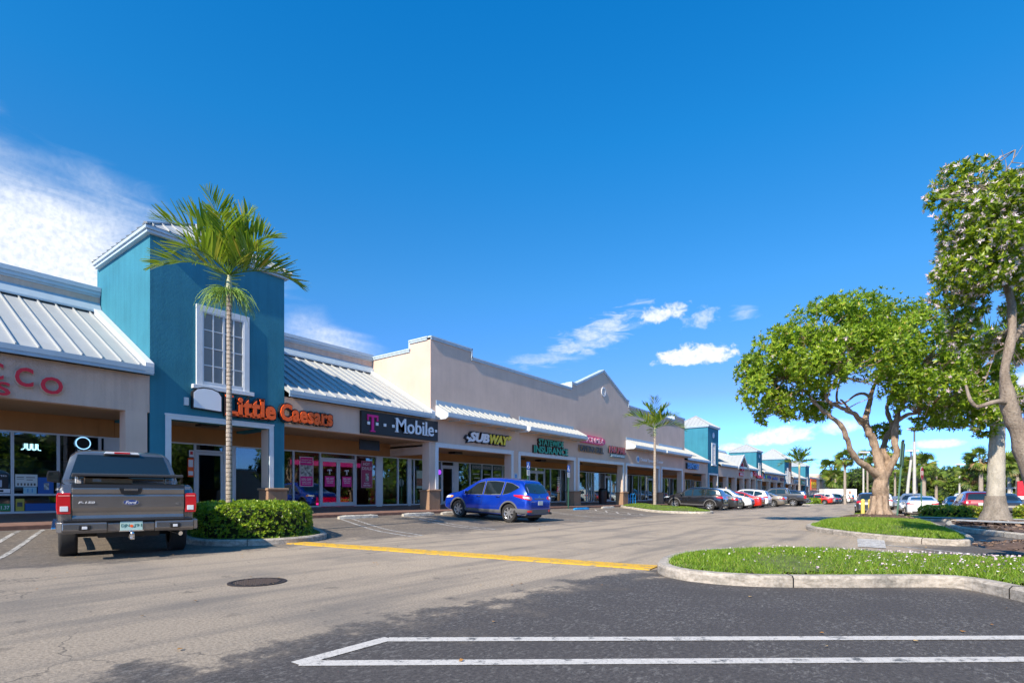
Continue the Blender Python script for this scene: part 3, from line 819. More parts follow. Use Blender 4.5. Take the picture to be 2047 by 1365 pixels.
def rake_board(root, y0, y1, dz=0):
    xe, ze, xt, zt = -17.95, 4.84+dz, WX, 7.34+dz
    MB().prism([(xe, ze-.2), (xe, ze+.10), (xt, zt+.13), (xt, zt-.15)], 'y', y0, y1).build('rake_board', m_trim, root, fix=True, bevel=.01)

def upper_wall(root, y0, y1, z0, z1, back=-42, mat=m_tan):
    MB().box(WX, back, y0, y1, z0, z1-.1).build('upper_wall', mat, root)
    mb = MB(); mb.box(WX+.13, WX-.35, y0, y1, z1-.12, z1+.03); mb.box(WX+.09, WX-.3, y0, y1, z1-.24, z1-.121); mb.box(WX+.04, WX-.2, y0, y1, z1-.30, z1-.241)
    mb.build('cornice', m_trimblue, root, bevel=.006)

def shopfront(root, y0, y1, dz, bars, doors=(), transom=None, ztop=2.97, zbot=.55, wide=()):
    """aluminium shop window: bars = mullion centres; doors = (ya, yb, leaves); every bay is a window part with its pane"""
    zt, zb = ztop+dz, zbot+dz
    cuts = sorted(set([y0, y1] + list(bars) + [v for d in doors for v in d[:2]]))
    for a, b in zip(cuts[:-1], cuts[1:]):
        if b - a < .12: continue
        dr = [d for d in doors if abs(d[0]-a) < .01]
        wd = [w_ for w_ in wide if abs(w_[0]-a) < .01]
        if wd:
            MB().box(GX-.05, GX+.04, a, b, zb-.1, zt).build('wide_mullion', m_frame, root, bevel=.004); continue
        w_ = .035; fr = MB()
        fr.box(GX-.05, GX+.05, a+.002, a+w_, zb, zt); fr.box(GX-.05, GX+.05, b-w_, b-.002, zb, zt)
        fr.box(GX-.05, GX+.048, a+w_, b-w_, zt-.05, zt); 
        if dr:
            leaves = dr[0][2]; zh = zb+2.12
            fr.box(GX-.05, GX+.048, a+w_, b-w_, zh, zh+.07)
            f = fr.build('door_frame', m_frame, root)
            MB().box(GX-.006, GX+.006, a+w_, b-w_, zh+.07, zt-.05).build('transom_pane', m_glass, f)
            n_ = leaves; L = (b-a-2*w_)/n_
            for i in range(n_):
                p, q = a+w_+i*L+.006, a+w_+(i+1)*L-.006; s_ = .085
                d = MB(); d.box(GX-.03, GX+.03, p, p+s_, zb+.02, zh-.01); d.box(GX-.03, GX+.03, q-s_, q, zb+.02, zh-.01)
                d.box(GX-.03, GX+.03, p+s_, q-s_, zh-.11, zh-.01); d.box(GX-.03, GX+.03, p+s_, q-s_, zb+.02, zb+.2)
                d = d.build('door', m_frame, root, bevel=.004)
                MB().box(GX-.006, GX+.006, p+s_, q-s_, zb+.2, zh-.11).build('door_pane', m_glass, d)
                hy_ = (q-.05) if i == 0 else (p+.05)
                MB().tube([(GX+.03, hy_, zb+.95), (GX+.09, hy_, zb+.97), (GX+.09, hy_, zb+1.23), (GX+.03, hy_, zb+1.25)], .012, 8).build('handle', m_white, d, smooth=40)
        else:
            fr.box(GX-.05, GX+.048, a+w_, b-w_, zb, zb+.06)
            if transom: fr.box(GX-.04, GX+.04, a+w_, b-w_, transom+dz-.03, transom+dz+.03)
            f = fr.build('window', m_frame, root)
            MB().box(GX-.006, GX+.006, a+w_, b-w_, zb+.06, zt-.05).build('pane', m_glass, f)
    MB().box(GX-.08, GX+.03, y0, y1, .2+dz, zb).build('bulkhead', m_walk, root)

def arcade(root, y0, y1, dz, wallmat=m_brown, lintel=3.56, depth_to=GX):
    MB().box(GX+.06, GX-.25, y0, y1, 2.97+dz, lintel+.4+dz).build('arcade_back_wall', wallmat, root)
    MB().box(FX-.30, GX+.06, y0, y1, lintel+.03+dz, lintel+.12+dz).build('arcade_ceiling', m_soffit, root)

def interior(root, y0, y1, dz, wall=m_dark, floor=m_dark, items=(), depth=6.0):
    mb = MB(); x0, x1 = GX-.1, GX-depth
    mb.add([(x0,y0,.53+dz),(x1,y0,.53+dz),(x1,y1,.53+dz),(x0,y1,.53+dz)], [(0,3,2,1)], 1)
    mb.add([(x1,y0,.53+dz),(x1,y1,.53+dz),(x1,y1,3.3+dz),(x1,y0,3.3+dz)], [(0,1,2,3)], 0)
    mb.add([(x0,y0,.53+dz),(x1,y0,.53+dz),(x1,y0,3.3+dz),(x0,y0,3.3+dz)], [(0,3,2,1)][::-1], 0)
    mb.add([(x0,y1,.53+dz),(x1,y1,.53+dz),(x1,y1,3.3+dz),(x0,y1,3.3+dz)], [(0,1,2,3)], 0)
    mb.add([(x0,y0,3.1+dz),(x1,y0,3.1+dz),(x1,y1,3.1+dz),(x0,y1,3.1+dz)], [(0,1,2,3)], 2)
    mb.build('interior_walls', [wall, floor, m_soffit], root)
def furniture(root, lst, dz=0):
    for (x, y, w_, d_, h_, mt, nm) in lst:
        mb = MB(); z0 = .53+dz
        mb.box(x-d_/2, x+d_/2, y-w_/2, y-w_/2+.03, z0, z0+h_); mb.box(x-d_/2, x+d_/2, y+w_/2-.03, y+w_/2, z0, z0+h_)
        k = max(2, int(h_/.38))
        for i in range(k+1): mb.box(x-d_/2, x+d_/2, y-w_/2+.03, y+w_/2-.03, z0+h_*i/k-.015 if i else z0, z0+h_*i/k+.015)
        mb.box(x-d_/2, x-d_/2+.02, y-w_/2+.03, y+w_/2-.03, z0, z0+h_)
        mb.build(nm, mt, root)

def pier(root, y0, y1, dz, base=True, mat=m_tan_smooth, x0=FX, dep=.47, top=3.56, bdown=.1):
    mb = MB(); z0 = 1.27 if base else .2
    mb.box(x0-.001, x0-dep, y0, y1, z0+dz, top+dz)
    p = mb.build('pillar', mat, root)
    if base:
        b = MB(); b.box(x0+.08, x0-dep-.08, y0-.08, y1+.08, .15+dz, 1.24+dz); b = b.build('pillar_base', m_pierbase, p, bevel=.012)
        c = MB(); c.box(x0+.125, x0-dep-.125, y0-.125, y1+.125, 1.241+dz, 1.33+dz); c.build('base_cap', m_pierbase, p, bevel=.03)
    return p

def opening_trim(root, y0, y1, ztop, zbot, w_=.2, name='opening_trim', dz=0, mat=m_trim):
    mb = MB(); x0, x1 = FX-.02, FX+.03
    mb.box(x0, x1, y0, y0+w_, zbot+dz, ztop+dz-w_); mb.box(x0, x1, y1-w_, y1, zbot+dz, ztop+dz-w_); mb.box(x0, x1, y0, y1, ztop+dz-w_, ztop+dz)
    mb.box(x0, x1+.012, y0-.02, y1+.02, ztop+dz-.04, ztop+dz+.015)
    mb.build(name, mat, root, bevel=.006)

def ceiling_vents(root, ys_, dz=0):
    for y in ys_:
        MB().box(-19.6, -20.1, y-.3, y+.3, 3.46+dz, 3.585+dz).build('ceiling_light', m_black, root, bevel=.02)

# ---- tobacco shop on the left
tob = empty('shop_building', (-22, -2, 0), 'tan shop at the left edge with pale ribbed metal roof and red letters', 'shop building', 'shops of the plaza')
Y0 = -12.0
fz = MB(); fz.box(FX, FX-.3, Y0, 6.56, 3.53, 4.62); fz.build('fascia_wall', m_tan, tob)
roof_slope(tob, Y0, 6.55, first=6.2-.45*40)
rake_board(tob, 6.33, 6.562)
upper_wall(tob, Y0, 6.56, 3.0, 8.12)
arcade(tob, Y0, 6.56, 0, lintel=3.5)
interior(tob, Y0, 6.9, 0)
shopfront(tob, Y0, 6.9, 0, [-9, -6.4, -4, -1.6, .8, 2.4, 4.05, 5.11, 6.17, 6.32, 6.72], transom=1.10, wide=[(6.32, 6.72)])
pier(tob, 5.95, 6.5, 0, base=False)
MB().box(GX+.062, GX+.10, 5.72, 6.1, 2.97, 3.5).build('wall_pilaster', m_brown, tob)
furniture(tob, [(-22.2, 2.0, 1.6, .5, 1.9, m_dark, 'display_shelf'), (-23.5, 5.0, 2.6, .5, 1.7, m_frame, 'display_shelf'), (-22.6, 5.7, .8, .5, 1.0, m_frame, 'display_shelf')])

# ---- the blue tower beside it
def tower(y0, y1, ztop, dz, label, apex, winspec=None, depth=4.2, open_w=.42, roundel=None, extra=None, ltop=3.56, base=True, name='shop_tower', trimbase=1.33):
    t = empty('shop_tower', (-20.4, (y0+y1)/2, 0), label, 'tower', 'blue towers of the plaza')
    xb = FX-depth
    a, b = y0+open_w, y1-open_w
    wl = MB()
    lz = ltop-.16+dz
    wl.box(FX, FX-.35, y0, y1, lz, ztop)                     # front
    wl.box(FX-.351, xb, y0, y0+.3, 3.45+dz, ztop); wl.box(FX-.351, xb, y1-.3, y1, 3.45+dz, ztop); wl.box(xb, xb-.3, y0, y1, 3.45+dz, ztop)
    wl.build('wall', m_teal, t)
    for p, q in ((y0, a), (b, y1)):
        pl = MB(); pl.box(FX, FX-.47, p, q, (1.27 if base else -.6)+dz, lz-.002); pl = pl.build('pillar', m_teal, t)
        il = MB()
        if base:
            bb = MB(); bb.box(FX+.08, FX-.55, p-.08, q+.08, .15+dz, 1.24+dz); bb.build('pillar_base', m_pierbase, pl, bevel=.012)
            bb = MB(); bb.box(FX+.125, FX-.6, p-.125, q+.125, 1.241+dz, 1.33+dz); bb.build('base_cap', m_pierbase, pl, bevel=.03)
    # tan reveals inside the opening
    for q_ in (a, b-.012): MB().box(FX-.04, FX-.50, q_, q_+.012, 1.34+dz, lz-.004).build('opening_reveal', m_tan_smooth, t)
    opening_trim(t, a-.16, b+.16, ltop, (trimbase if base else -.5), .16, dz=dz)
    # hipped metal roof
    cx_, cy_ = (FX+xb)/2, (y0+y1)/2; o = .13; zE = ztop+.04
    fa = MB(); fa.box(FX+o, xb-o, y0-o, y1+o, ztop-.04, ztop+.05); fa.box(FX+o+.05, xb-o-.05, y0-o-.05, y1+o+.05, ztop+.051, ztop+.15)
    fa.build('eave_trim', m_trimblue, t, bevel=.01)
    rf = MB(); o2 = o+.06; zr = ztop+.155
    c = [(FX+o2, y0-o2, zr), (FX+o2, y1+o2, zr), (xb-o2, y1+o2, zr), (xb-o2, y0-o2, zr)]
    W, H = (FX-xb)/2+o2, (y1-y0)/2+o2
    rl = max(0, H-W)
    A, B = (cx_, cy_-rl, apex), (cx_, cy_+rl, apex)
    rf.add(c+[A, B], [(0, 1, 5, 4), (1, 2, 5), (2, 3, 4, 5), (3, 0, 4), (3, 2, 1, 0)])
    rf.build('roof', m_roof, t, fix=True)
    rb = MB(); st = .42
    slope = (apex-zr)/W
    def rib(p, q, nrm): rb.beam(p, q, .028, .055, up=nrm)
    k = -int(H/st)*st
    while k <= H:
        yy_ = cy_+k; reach = min(1, (H-abs(k))/min(W, H)) if H > 0 else 0
        for s in (1, -1):
            xe_ = cx_+s*W
            rib((xe_, yy_, zr+.02), (xe_-s*W*reach, yy_, zr+(apex-zr)*reach+.02), (s*slope, 0, 1))
        k += st
    k = -int(W/st)*st
    while k <= W:
        xx_ = cx_+k; reach = (W-abs(k))/W
        for s in (1, -1):
            ye_ = cy_+s*H; hh = min(W, H)
            rib((xx_, ye_, zr+.02), (xx_, ye_-s*hh*reach, zr+(apex-zr)*reach+.02), (0, s*slope, 1))
        k += st
    for cc in c:
        rb.beam(Vector(cc)+Vector((0, 0, .03)), Vector(A if cc[1] < cy_ else B)+Vector((0, 0, .03)), .10, .05)
    rb.build('roof_ribs', m_rib, t)
    if winspec:
        for (wa, wb, za, zb_, nc, nr, tw) in winspec:
            za += dz; zb_ += dz
            wf = MB(); x0, x1 = FX-.01, FX+.06
            wf.box(x0, x1, wa, wa+tw, za, zb_); wf.box(x0, x1, wb-tw, wb, za, zb_); wf.box(x0, x1, wa+tw, wb-tw, zb_-tw, zb_); wf.box(x0, x1-.02, wa+tw, wb-tw, za, za+tw*.6)
            win = wf.build('window', m_trim, t, bevel=.006)
            MB().box(FX-.005, FX+.012, wa+tw, wb-tw, za+tw*.6, zb_-tw).build('pane', m_winpane, win)
            ia, ib, iz, jz = wa+tw, wb-tw, za+tw*.6, zb_-tw
            mn = MB()
            mn.box(FX+.013, FX+.045, ia, ia+.04, iz, jz); mn.box(FX+.013, FX+.045, ib-.04, ib, iz, jz); mn.box(FX+.013, FX+.045, ia+.04, ib-.04, jz-.04, jz); mn.box(FX+.013, FX+.045, ia+.04, ib-.04, iz, iz+.04)
            for i in range(1, nc): wv = .03 if i == nc/2 else .018; mn.box(FX+.014, FX+.04, ia+(ib-ia)*i/nc-wv, ia+(ib-ia)*i/nc+wv, iz+.04, jz-.04)
            for j in range(1, nr): mn.box(FX+.0135, FX+.035, ia+.04, ib-.04, iz+(jz-iz)*j/nr-.016, iz+(jz-iz)*j/nr+.016)
            mn.build('glazing_bars', m_trim, win)
            MB().box(FX-.01, FX+.14, wa-.13, wb+.13, za-.12, za+.01).build('sill', m_trim, win, bevel=.01)
    if roundel:
        ry, rz, rr = roundel
        MB().lathe([(rr, 0), (rr, .05), (rr*.72, .05), (rr*.72, .03), (.001, .03)], 28, (FX, ry, rz), axis='x', ms=[0, 0, 0, 1]).build('round_vent', [m_trim, m_trimblue], t, fix=True, smooth=30)
    arcade(t, y0, y1, dz, lintel=3.5)
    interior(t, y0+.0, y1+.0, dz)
    return t
t1 = tower(6.57, 10.85, 8.87, 0, 'tall blue tower above the pizza shop with large white-framed window', 10.55,
           [(7.85, 9.55, 4.56, 7.12, 4, 4, .19)], open_w=.57)
shopfront(t1, 6.9, 12.97, 0, [8.1, 9.06, 10.1, 10.5, 11.7, 12.4], doors=[(9.06, 10.1, 1)], wide=[(10.1, 10.5)])
ceiling_vents(t1, [8.9])

furniture(t1, [(-23.0, 8.5, 1.2, .5, 1.1, m_red, 'counter'), (-24.5, 10.6, 2.2, .6, 1.0, m_dark, 'counter')])

# ---- phone shop
ph = empty('shop_building', (-22, 14.5, 0), 'tan phone shop with ribbed metal roof between blue tower and large gabled wall', 'shop building', 'shops of the plaza')
MB().box(FX, FX-.3, 10.86, 18.2, 3.56, 4.62).build('fascia_wall', m_tan_smooth, ph)
roof_slope(ph, 10.86, 18.17, first=10.98, rib=.46)
rake_board(ph, 17.93, 18.17)
upper_wall(ph, 10.86, 18.2, 3.0, 8.2)
arcade(ph, 10.86, 18.2, 0)
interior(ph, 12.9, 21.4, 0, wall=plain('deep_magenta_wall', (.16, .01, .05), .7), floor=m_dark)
shopfront(ph, 12.97, 21.4, 0, [14.26, 16.15, 17.38, 17.72, 18.75, 19.43, 19.62, 19.85], doors=[(14.26, 16.15, 2)], wide=[(17.38, 17.72), (19.43, 19.62)])
pier(ph, 18.12, 18.69, 0)
MB().box(-19.4, -19.43, 15.0, 16.1, 3.05, 3.5).build('hanging_board', m_black, ph)
furniture(ph, [(-22.0, 14.0, .8, .6, .95, m_frame, 'display_plinth'), (-22.2, 13.4, .5, .5, .8, m_dark, 'display_plinth'), (-23.6, 16.4, 2.0, .5, .9, m_magp, 'display_plinth'), (-22.4, 18.6, 1.0, .3, 2.2, m_magp, 'display_panel'), (-22.4, 19.7, .5, .3, 2.3, m_magp, 'display_panel'), (-24.2, 14.9, .5, .5, 1.2, m_magp, 'display_plinth')])

MB().box(-23.4, -23.3, 13.2, 17.2, .60, .68).build('light_strip', emis('magenta_strip', (1, .02, .25), 5), ph)
MB().box(-26.9, -26.8, 13.2, 20.8, 2.7, 2.95).build('light_strip', emis('magenta_strip', (1, .04, .3), .7), ph)
# ---- large building with stepped and gabled parapet
bg_ = empty('shop_building', (-22, 35, 0), 'large tan building with stepped parapet, central gable and four small metal awnings', 'shop building', 'shops of the plaza')
top = [(18.2, 8.45), (21.09, 8.45), (21.09, 8.04), (31.1, 8.04), (31.1, 8.42), (31.7, 8.42), (35.67, 10.03), (39.55, 8.42), (39.92, 8.42), (39.92, 8.04), (49.9, 8.0), (49.9, 8.4), (52.8, 8.4)]
fw = MB(); fw.prism([(18.2, 3.34)] + top + [(52.8, 3.34)], 'x', FX-.35, FX); fw.build('front_wall', m_tan_smooth, bg_, fix=True)
sw = MB(); prof = [(FX-.351, 3.0), (FX-.351, 8.45), (-19.7, 8.45), (-19.7, 8.06), (-42, 8.06), (-42, 3.0)]
sw.prism(prof, 'y', 18.2, 18.5); sw.prism(prof, 'y', 52.5, 52.8); sw.box(-19, -42, 18.5, 52.5, 7.4, 7.6); sw.box(-42, -42.3, 18.2, 52.8, 0, 8.06)
sw.build('side_wall', m_tan_smooth, bg_, fix=True)
cp = MB()
def coping(pts, mk, wid, m=0):
    for (a, b) in zip(pts[:-1], pts[1:]):
        A, B = Vector(mk(a)), Vector(mk(b)); d = (B-A).normalized(); 
        cp.beam(A - d*.03, B + d*.03, wid, .075, up=(0, 0, 1) if abs(d.z) < .9 else (0, 1, 0))
        A2 = A - Vector((0, 0, .085)); B2 = B - Vector((0, 0, .085))
        if abs(d.z) < .9: cp.beam(A2, B2, wid-.05, .08)
coping(top, lambda p: (FX-.16, p[0], p[1]+.035), .48)
coping([(FX-.2, 8.45), (-19.7, 8.45), (-19.7, 8.06), (-42, 8.06)], lambda p: (p[0], 18.33, p[1]+.035), .42)
cp.box(FX+.02, FX-1.4, 31.02, 31.12, 8.04, 8.45); cp.box(FX+.02, FX-1.0, 49.85, 49.92, 8.0, 8.45)
cp.build('coping', m_trimblue, bg_)
MB().lathe([(.34, 0), (.34, .05), (.25, .05), (.25, .02), (.001, .02)], 30, (FX, 35.67, 8.5), axis='x', ms=[0, 0, 0, 1]).build('round_vent', [m_trim, m_tan], bg_, fix=True, smooth=30)
vt = MB(); put_text(vt, 'G', (FX+.03, 35.55, 8.36), (0, 1, 0), (0, 0, 1), .28, .24, .02, .015); vt.build('vent_monogram', m_trim, bg_)
for (a, b) in [(18.7, 24.5), (25.38, 31.44), (32.17, 38.9), (39.66, 46.14), (47.0, 52.0)]:
    opening_trim(bg_, a-.2, b+.2, 3.54, 1.34, .2)
for (a, b) in [(24.5, 25.38), (31.44, 32.17), (38.9, 39.66), (46.14, 47.0), (52.0, 52.8)]:
    pier(bg_, a, b, bdz(a)*.6, top=3.4 - bdz(a)*.6)
arcade(bg_, 18.2, 52.8, 0, lintel=3.34)
ceiling_vents(bg_, [21.6, 27.4, 29.8, 34.6, 42.6, 49.6], -.2)
interior(bg_, 21.5, 53, -.02)
shopfront(bg_, 21.5, 37.2, -.02, [21.9, 22.9, 23.25, 24.3, 25.38, 26.37, 27.45, 29.4, 30.38, 32.3, 33.08, 34.45, 35.2, 35.65], doors=[(21.9, 22.9, 1), (30.38, 32.3, 2)], wide=[(22.9, 23.25)])
shopfront(bg_, 37.2, 53, -.08, [38.4, 38.75, 39.2, 39.6, 40.6, 41.6, 42.65, 43.8, 46.0, 47.1, 48.45, 49.0, 50.1, 50.7, 52.0], doors=[(41.6, 42.65, 1), (50.7, 52.0, 1)])
furniture(bg_, [(-23, 23.6, 1.4, .6, 1.0, m_frame, 'counter'), (-22.5, 28.6, 1.6, .6, 1.1, m_red, 'counter'), (-23, 40.2, 2.2, .6, 1.0, m_frame, 'counter'), (-22.3, 34.6, .8, .5, 1.0, m_red, 'counter'), (-22.6, 36.5, 1.2, .5, 1.8, m_frame, 'display_shelf')])
for (a, b, nm) in [(18.55, 24.85, 0), (25.25, 31.85, 0), (39.5, 45.9, 0), (46.2, 52.6, 0)]:
    z1_, z0_, xo = 5.34, 4.90, -17.50
    aw = MB(); aw.prism([(FX+.01, z1_), (xo, z0_), (xo, z0_-.05), (FX+.01, z1_-.05)], 'y', a, b)
    aw = aw.build('awning', m_roof, bg_, fix=True)
    r_ = MB(); y = a+.2; kk = (z1_-z0_)/(FX-xo)
    while y < b: r_.beam((FX, y, z1_+.02), (xo, y, z0_+.02), .03, .10, up=(-kk, 0, 1)); y += .42
    r_.build('awning_ribs', m_rib, aw)
    s_ = MB(); s_.box(xo, xo+.03, a-.02, b+.02, z0_-.17, z0_+.01); s_.box(xo-.04, xo+.015, a-.02, b+.02, z0_-.21, z0_-.171); s_.build('awning_gutter', m_trimblue, aw, bevel=.004)
    for yy_ in (a-.03, b-.03): MB().prism([(FX+.01, z1_-.03), (xo-.005, z0_-.03), (xo-.005, z0_-.2), (xo-.14, z0_-.28), (FX+.01, z0_-.28)], 'y', yy_, yy_+.06).build('awning_end', m_trim, aw, fix=True)
    s_ = MB(); s_.box(FX+.005, xo-.045, a+.04, b-.04, z0_-.22, z0_-.20); s_.build('awning_soffit', m_tan_smooth, aw)
    k = a+.9
    while k < b-.3: MB().box(FX+.005, xo-.1, k-.03, k+.03, z0_-.27, z0_-.221).build('awning_bracket', m_trimblue, aw); k += 1.25
    s_ = MB(); s_.box(FX+.002, FX+.03, a, b-.5, z1_+.0, z1_+.22); s_.build('wall_flashing', m_flash, aw)

# ---- sections further along
def section(y0, y1, label, piers, roof_top=7.3, gable=None):
    dz = bdz((y0+y1)/2)
    s = empty('shop_building', (-22, (y0+y1)/2, 0), label, 'shop building', 'shops of the plaza')
    lin = 3.42
    poly = [(y0, lin+dz), (y0, 4.62+dz)]
    if gable:
        gc, gw, gh = gable; poly += [(gc-gw, 4.62+dz), (gc, gh+dz), (gc+gw, 4.62+dz)]
    poly += [(y1, 4.62+dz), (y1, lin+dz)]
    f = MB(); f.prism(poly, 'x', FX-.3, FX); f.build('fascia_wall', m_tan_smooth, s, fix=True)
    roof_slope(s, y0, y1, dz, rib=.6)
    upper_wall(s, y0, y1, 2.0+dz, 7.35+dz)
    arcade(s, y0, y1, dz, lintel=lin)
    for a, b in piers: pier(s, a, b, dz, base=False, top=lin)
    bars = []; y = y0+1.1
    while y < y1-.4: bars.append(y); y += 1.05 if int(y*7) % 3 else 1.5
    shopfront(s, y0, y1, dz, bars)
    interior(s, y0, y1, dz, depth=3)
    if gable:
        gr = MB(); zc = gh+dz; ze = 4.7+dz; xf = FX+.35; xbk = -22.4
        for sg in (-1, 1):
            p = [(xf, gc, zc+.05), (xbk, gc, zc+.05), (xbk, gc+sg*(gw+.15), ze-.05), (xf, gc+sg*(gw+.15), ze-.05)]
            q = [(a_, b_, c_-.1) for a_, b_, c_ in p]
            gr.add(p+q, [(0,1,2,3), (7,6,5,4), (0,3,7,4), (1,0,4,5), (2,1,5,6), (3,2,6,7)])
        gr.build('gable_roof', m_roof, s, fix=True)
        rk = MB()
        for sg in (-1, 1): rk.beam((xf+.03, gc, zc-.02), (xf+.03, gc+sg*(gw+.18), ze-.12), .06, .28, up=(0, 0, 1))
        rk.build('gable_rake', m_trim, s)
        rr = MB()
        for sg in (-1, 1):
            x = xf-.3
            while x > xbk: rr.beam((x, gc, zc+.07), (x, gc+sg*(gw+.15), ze-.03), .03, .05, up=(0, 0, 1)); x -= .5
        rr.build('gable_ribs', m_rib, s)
    return s
section(52.81, 60.19, 'tan dental shop section with white roof just before the second tower', [(59.5, 60.18)])
t2 = tower(60.2, 64.1, 8.45, bdz(62), 'second blue tower, tallest of the far ones, with clock-like round vent', 9.95, [(61.5, 62.8, 4.4+.15, 6.75+.2, 2, 4, .17)], depth=3.9, roundel=(62.15, 7.65, .3), base=False)
shopfront(t2, 60.2, 64.1, bdz(62), [61.2, 62.2, 63.2])
section(64.11, 82.39, 'tan shop section with a pointed gable between second and third tower', [(67.5, 68.2), (71.3, 72.0), (75.1, 75.8), (78.5, 79.2), (81.7, 82.38)], gable=(74.0, 2.5, 6.35))
t3 = tower(82.4, 85.8, 7.12, bdz(84), 'third blue tower, narrow, next to the red restaurant sign', 8.35, [(83.6, 84.6, 3.95, 5.9, 2, 4, .14)], depth=3.5, roundel=(84.1, 6.5, .24), base=False)
section(85.81, 102.49, 'tan shop section with blue and green lettering between third and fourth tower', [(90.8, 91.5), (95.9, 96.6), (101.6, 102.3)])
t4 = tower(102.5, 109.0, 7.1, bdz(105), 'fourth blue tower, widest of the row, its far side terracotta', 9.1, [(103.6, 104.4, 3.6, 5.6, 1, 4, .12), (104.9, 106.0, 3.5, 6.2, 2, 4, .14), (106.9, 107.7, 3.6, 5.6, 1, 4, .12)], depth=4.6, base=False)
MB().box(FX+.01, FX-.2, 106.35, 109.0, 2.9, 7.04).build('terracotta_panel', plain('terracotta', (.34, .15, .09), .85), t4)
section(109.01, 124.19, 'tan shop section with two small signs between the last two towers', [(112.8, 113.5), (118.3, 119.0)])
t5 = tower(124.2, 129.0, 6.75, bdz(126), 'fifth and last blue tower at the far end of the row', 8.15, [(126, 127, 3.4, 5.3, 2, 3, .12)], depth=4.4, base=False)
e1 = empty('store_building', (-25, 140, -1), 'low grey store with orange and yellow banner at the end of the row', 'store building')
m_grey = stucco('grey_stucco', (.36, .34, .34))
mb = MB(); mb.box(FX, -45, 129.2, 150.5, -1.5, 4.5); mb.build('wall', m_grey, e1)
mb = MB(); mb.box(FX+.06, FX-.3, 129.2, 150.5, 4.5, 4.75); mb.box(FX+.05, FX-.0, 131, 150.5, 1.9, 2.05); mb.build('coping', m_trim, e1)
for i in range(5): MB().box(FX+.02, FX-.05, 132+i*3.5, 134.2+i*3.5, -1.0, 1.5).build('window', m_winpane, e1)
e2 = empty('store_building', (-25, 165, -1), 'taller grey store block with white side wall past the orange banner', 'store building')
mb = MB(); mb.box(FX, -45, 150.6, 176, -1.5, 5.7); mb.build('wall', m_tan_smooth, e2)
MB().box(FX+.1, -30, 150.5, 176, 5.7, 5.95).build('coping', m_trim, e2)
for i in range(4): MB().box(FX+.02, FX-.05, 153+i*4.5, 156+i*4.5, -1.0, 1.4).build('window', m_winpane, e2)
e3 = empty('store_building', (-34, 88, 0), 'dark grey flat-roofed block rising behind the shop roofs', 'store building')
mb = MB(); mb.box(-26, -55, 72, 91, 0, 8.7); mb.build('wall', m_grey, e3)
MB().box(-26.4, -55, 91.01, 97, 0, 8.0).build('wall_step', m_grey, e3)
mb = MB(); mb.box(-25.9, -55, 71.9, 91.1, 8.7, 8.85); mb.box(-26.3, -55, 91.11, 97.1, 8.0, 8.15); mb.build('coping', m_flash, e3)

# ---- signs
m_orange = plain('orange_letter', (.98, .12, .008), .4)
m_sblk = plain('sign_black', (.014, .014, .016), .45)
m_swhite = plain('sign_white', (.78, .79, .82), .4)
m_yel = plain('sign_yellow', (.78, .62, .02), .4)
m_sgreen = plain('sign_green', (.02, .32, .20), .4)
m_spink = plain('sign_pink', (.80, .03, .13), .4)
m_smaroon = plain('sign_maroon', (.30, .06, .08), .5)
m_sblue = plain('sign_blue', (.03, .22, .55), .4)
m_gold = plain('sign_gold_edge', (.45, .30, .16), .5)
m_dred = plain('letter_red', (.68, .012, .03), .4)
YV, ZV = (0, 1, 0), (0, 0, 1)
GSN = 'shop signs on the fascias'
def sign(name, label, y, z): return empty(name, (FX, y, z), label, 'shop sign', GSN)
def wordsign(label, text, y0, y1, z0, h, mat, back=m_sblk, off=.018, boff=.07, dep=.10, x=FX, panel=None, shear=0, name='shop_sign', raceway=None, second=None):
    s = sign(name, label, (y0+y1)/2, z0)
    if panel: MB().box(x, x+.12, panel[0], panel[1], panel[2], panel[3]).build('panel', panel[4], s, bevel=.008)
    xo = x + (.12 if panel else .03)
    if back:
        bk = MB(); put_text(bk, text, (xo+.05, y0-.03, z0-.03), YV, ZV, h+.06, y1-y0+.06, .08, boff, shear=shear); bk.build('letter_backing', back, s)
    if raceway: MB().box(x, x+.05, y0+.1, y1-.1, z0+h*.35, z0+h*.65).build('raceway', raceway, s)
    lt = MB(); put_text(lt, text, (xo+dep, y0, z0), YV, ZV, h, y1-y0, .03, off, shear=shear); lt.build('lettering', mat, s)
    return s

# tobacco letters
s = sign('shop_sign', 'big red channel letters on the left tobacco fascia', 3.6, 3.9)
lt = MB(); ed = MB()
for ch, ya, yb, za, zb_ in [('T', .35, .72, 4.0, 4.40), ('O', .90, 1.42, 3.98, 4.40), ('B', 1.55, 1.95, 3.98, 4.40), ('A', 2.12, 2.6, 3.97, 4.38), ('C', 2.95, 3.32, 3.93, 4.36), ('C', 3.53, 3.89, 3.84, 4.33), ('O', 4.03, 4.49, 3.73, 4.18), ('R', .8, 1.15, 3.58, 3.86), ('S', 3.16, 3.45, 3.56, 3.90), ('A', 2.3, 2.6, 3.57, 3.88), ('G', 2.72, 3.0, 3.57, 3.89), ('I', 1.9, 2.0, 3.57, 3.88), ('C', 1.4, 1.7, 3.57, 3.88)]:
    put_text(ed, ch, (FX+.05, ya-.015, za-.015), YV, ZV, zb_-za+.03, yb-ya+.03, .08, .034)
    put_text(lt, ch, (FX+.10, ya, za), YV, ZV, zb_-za, yb-ya, .03, .022)
ed.build('letter_rim', plain('letter_rim_cream', (.55, .48, .38), .5), s); lt.build('lettering', m_dred, s)

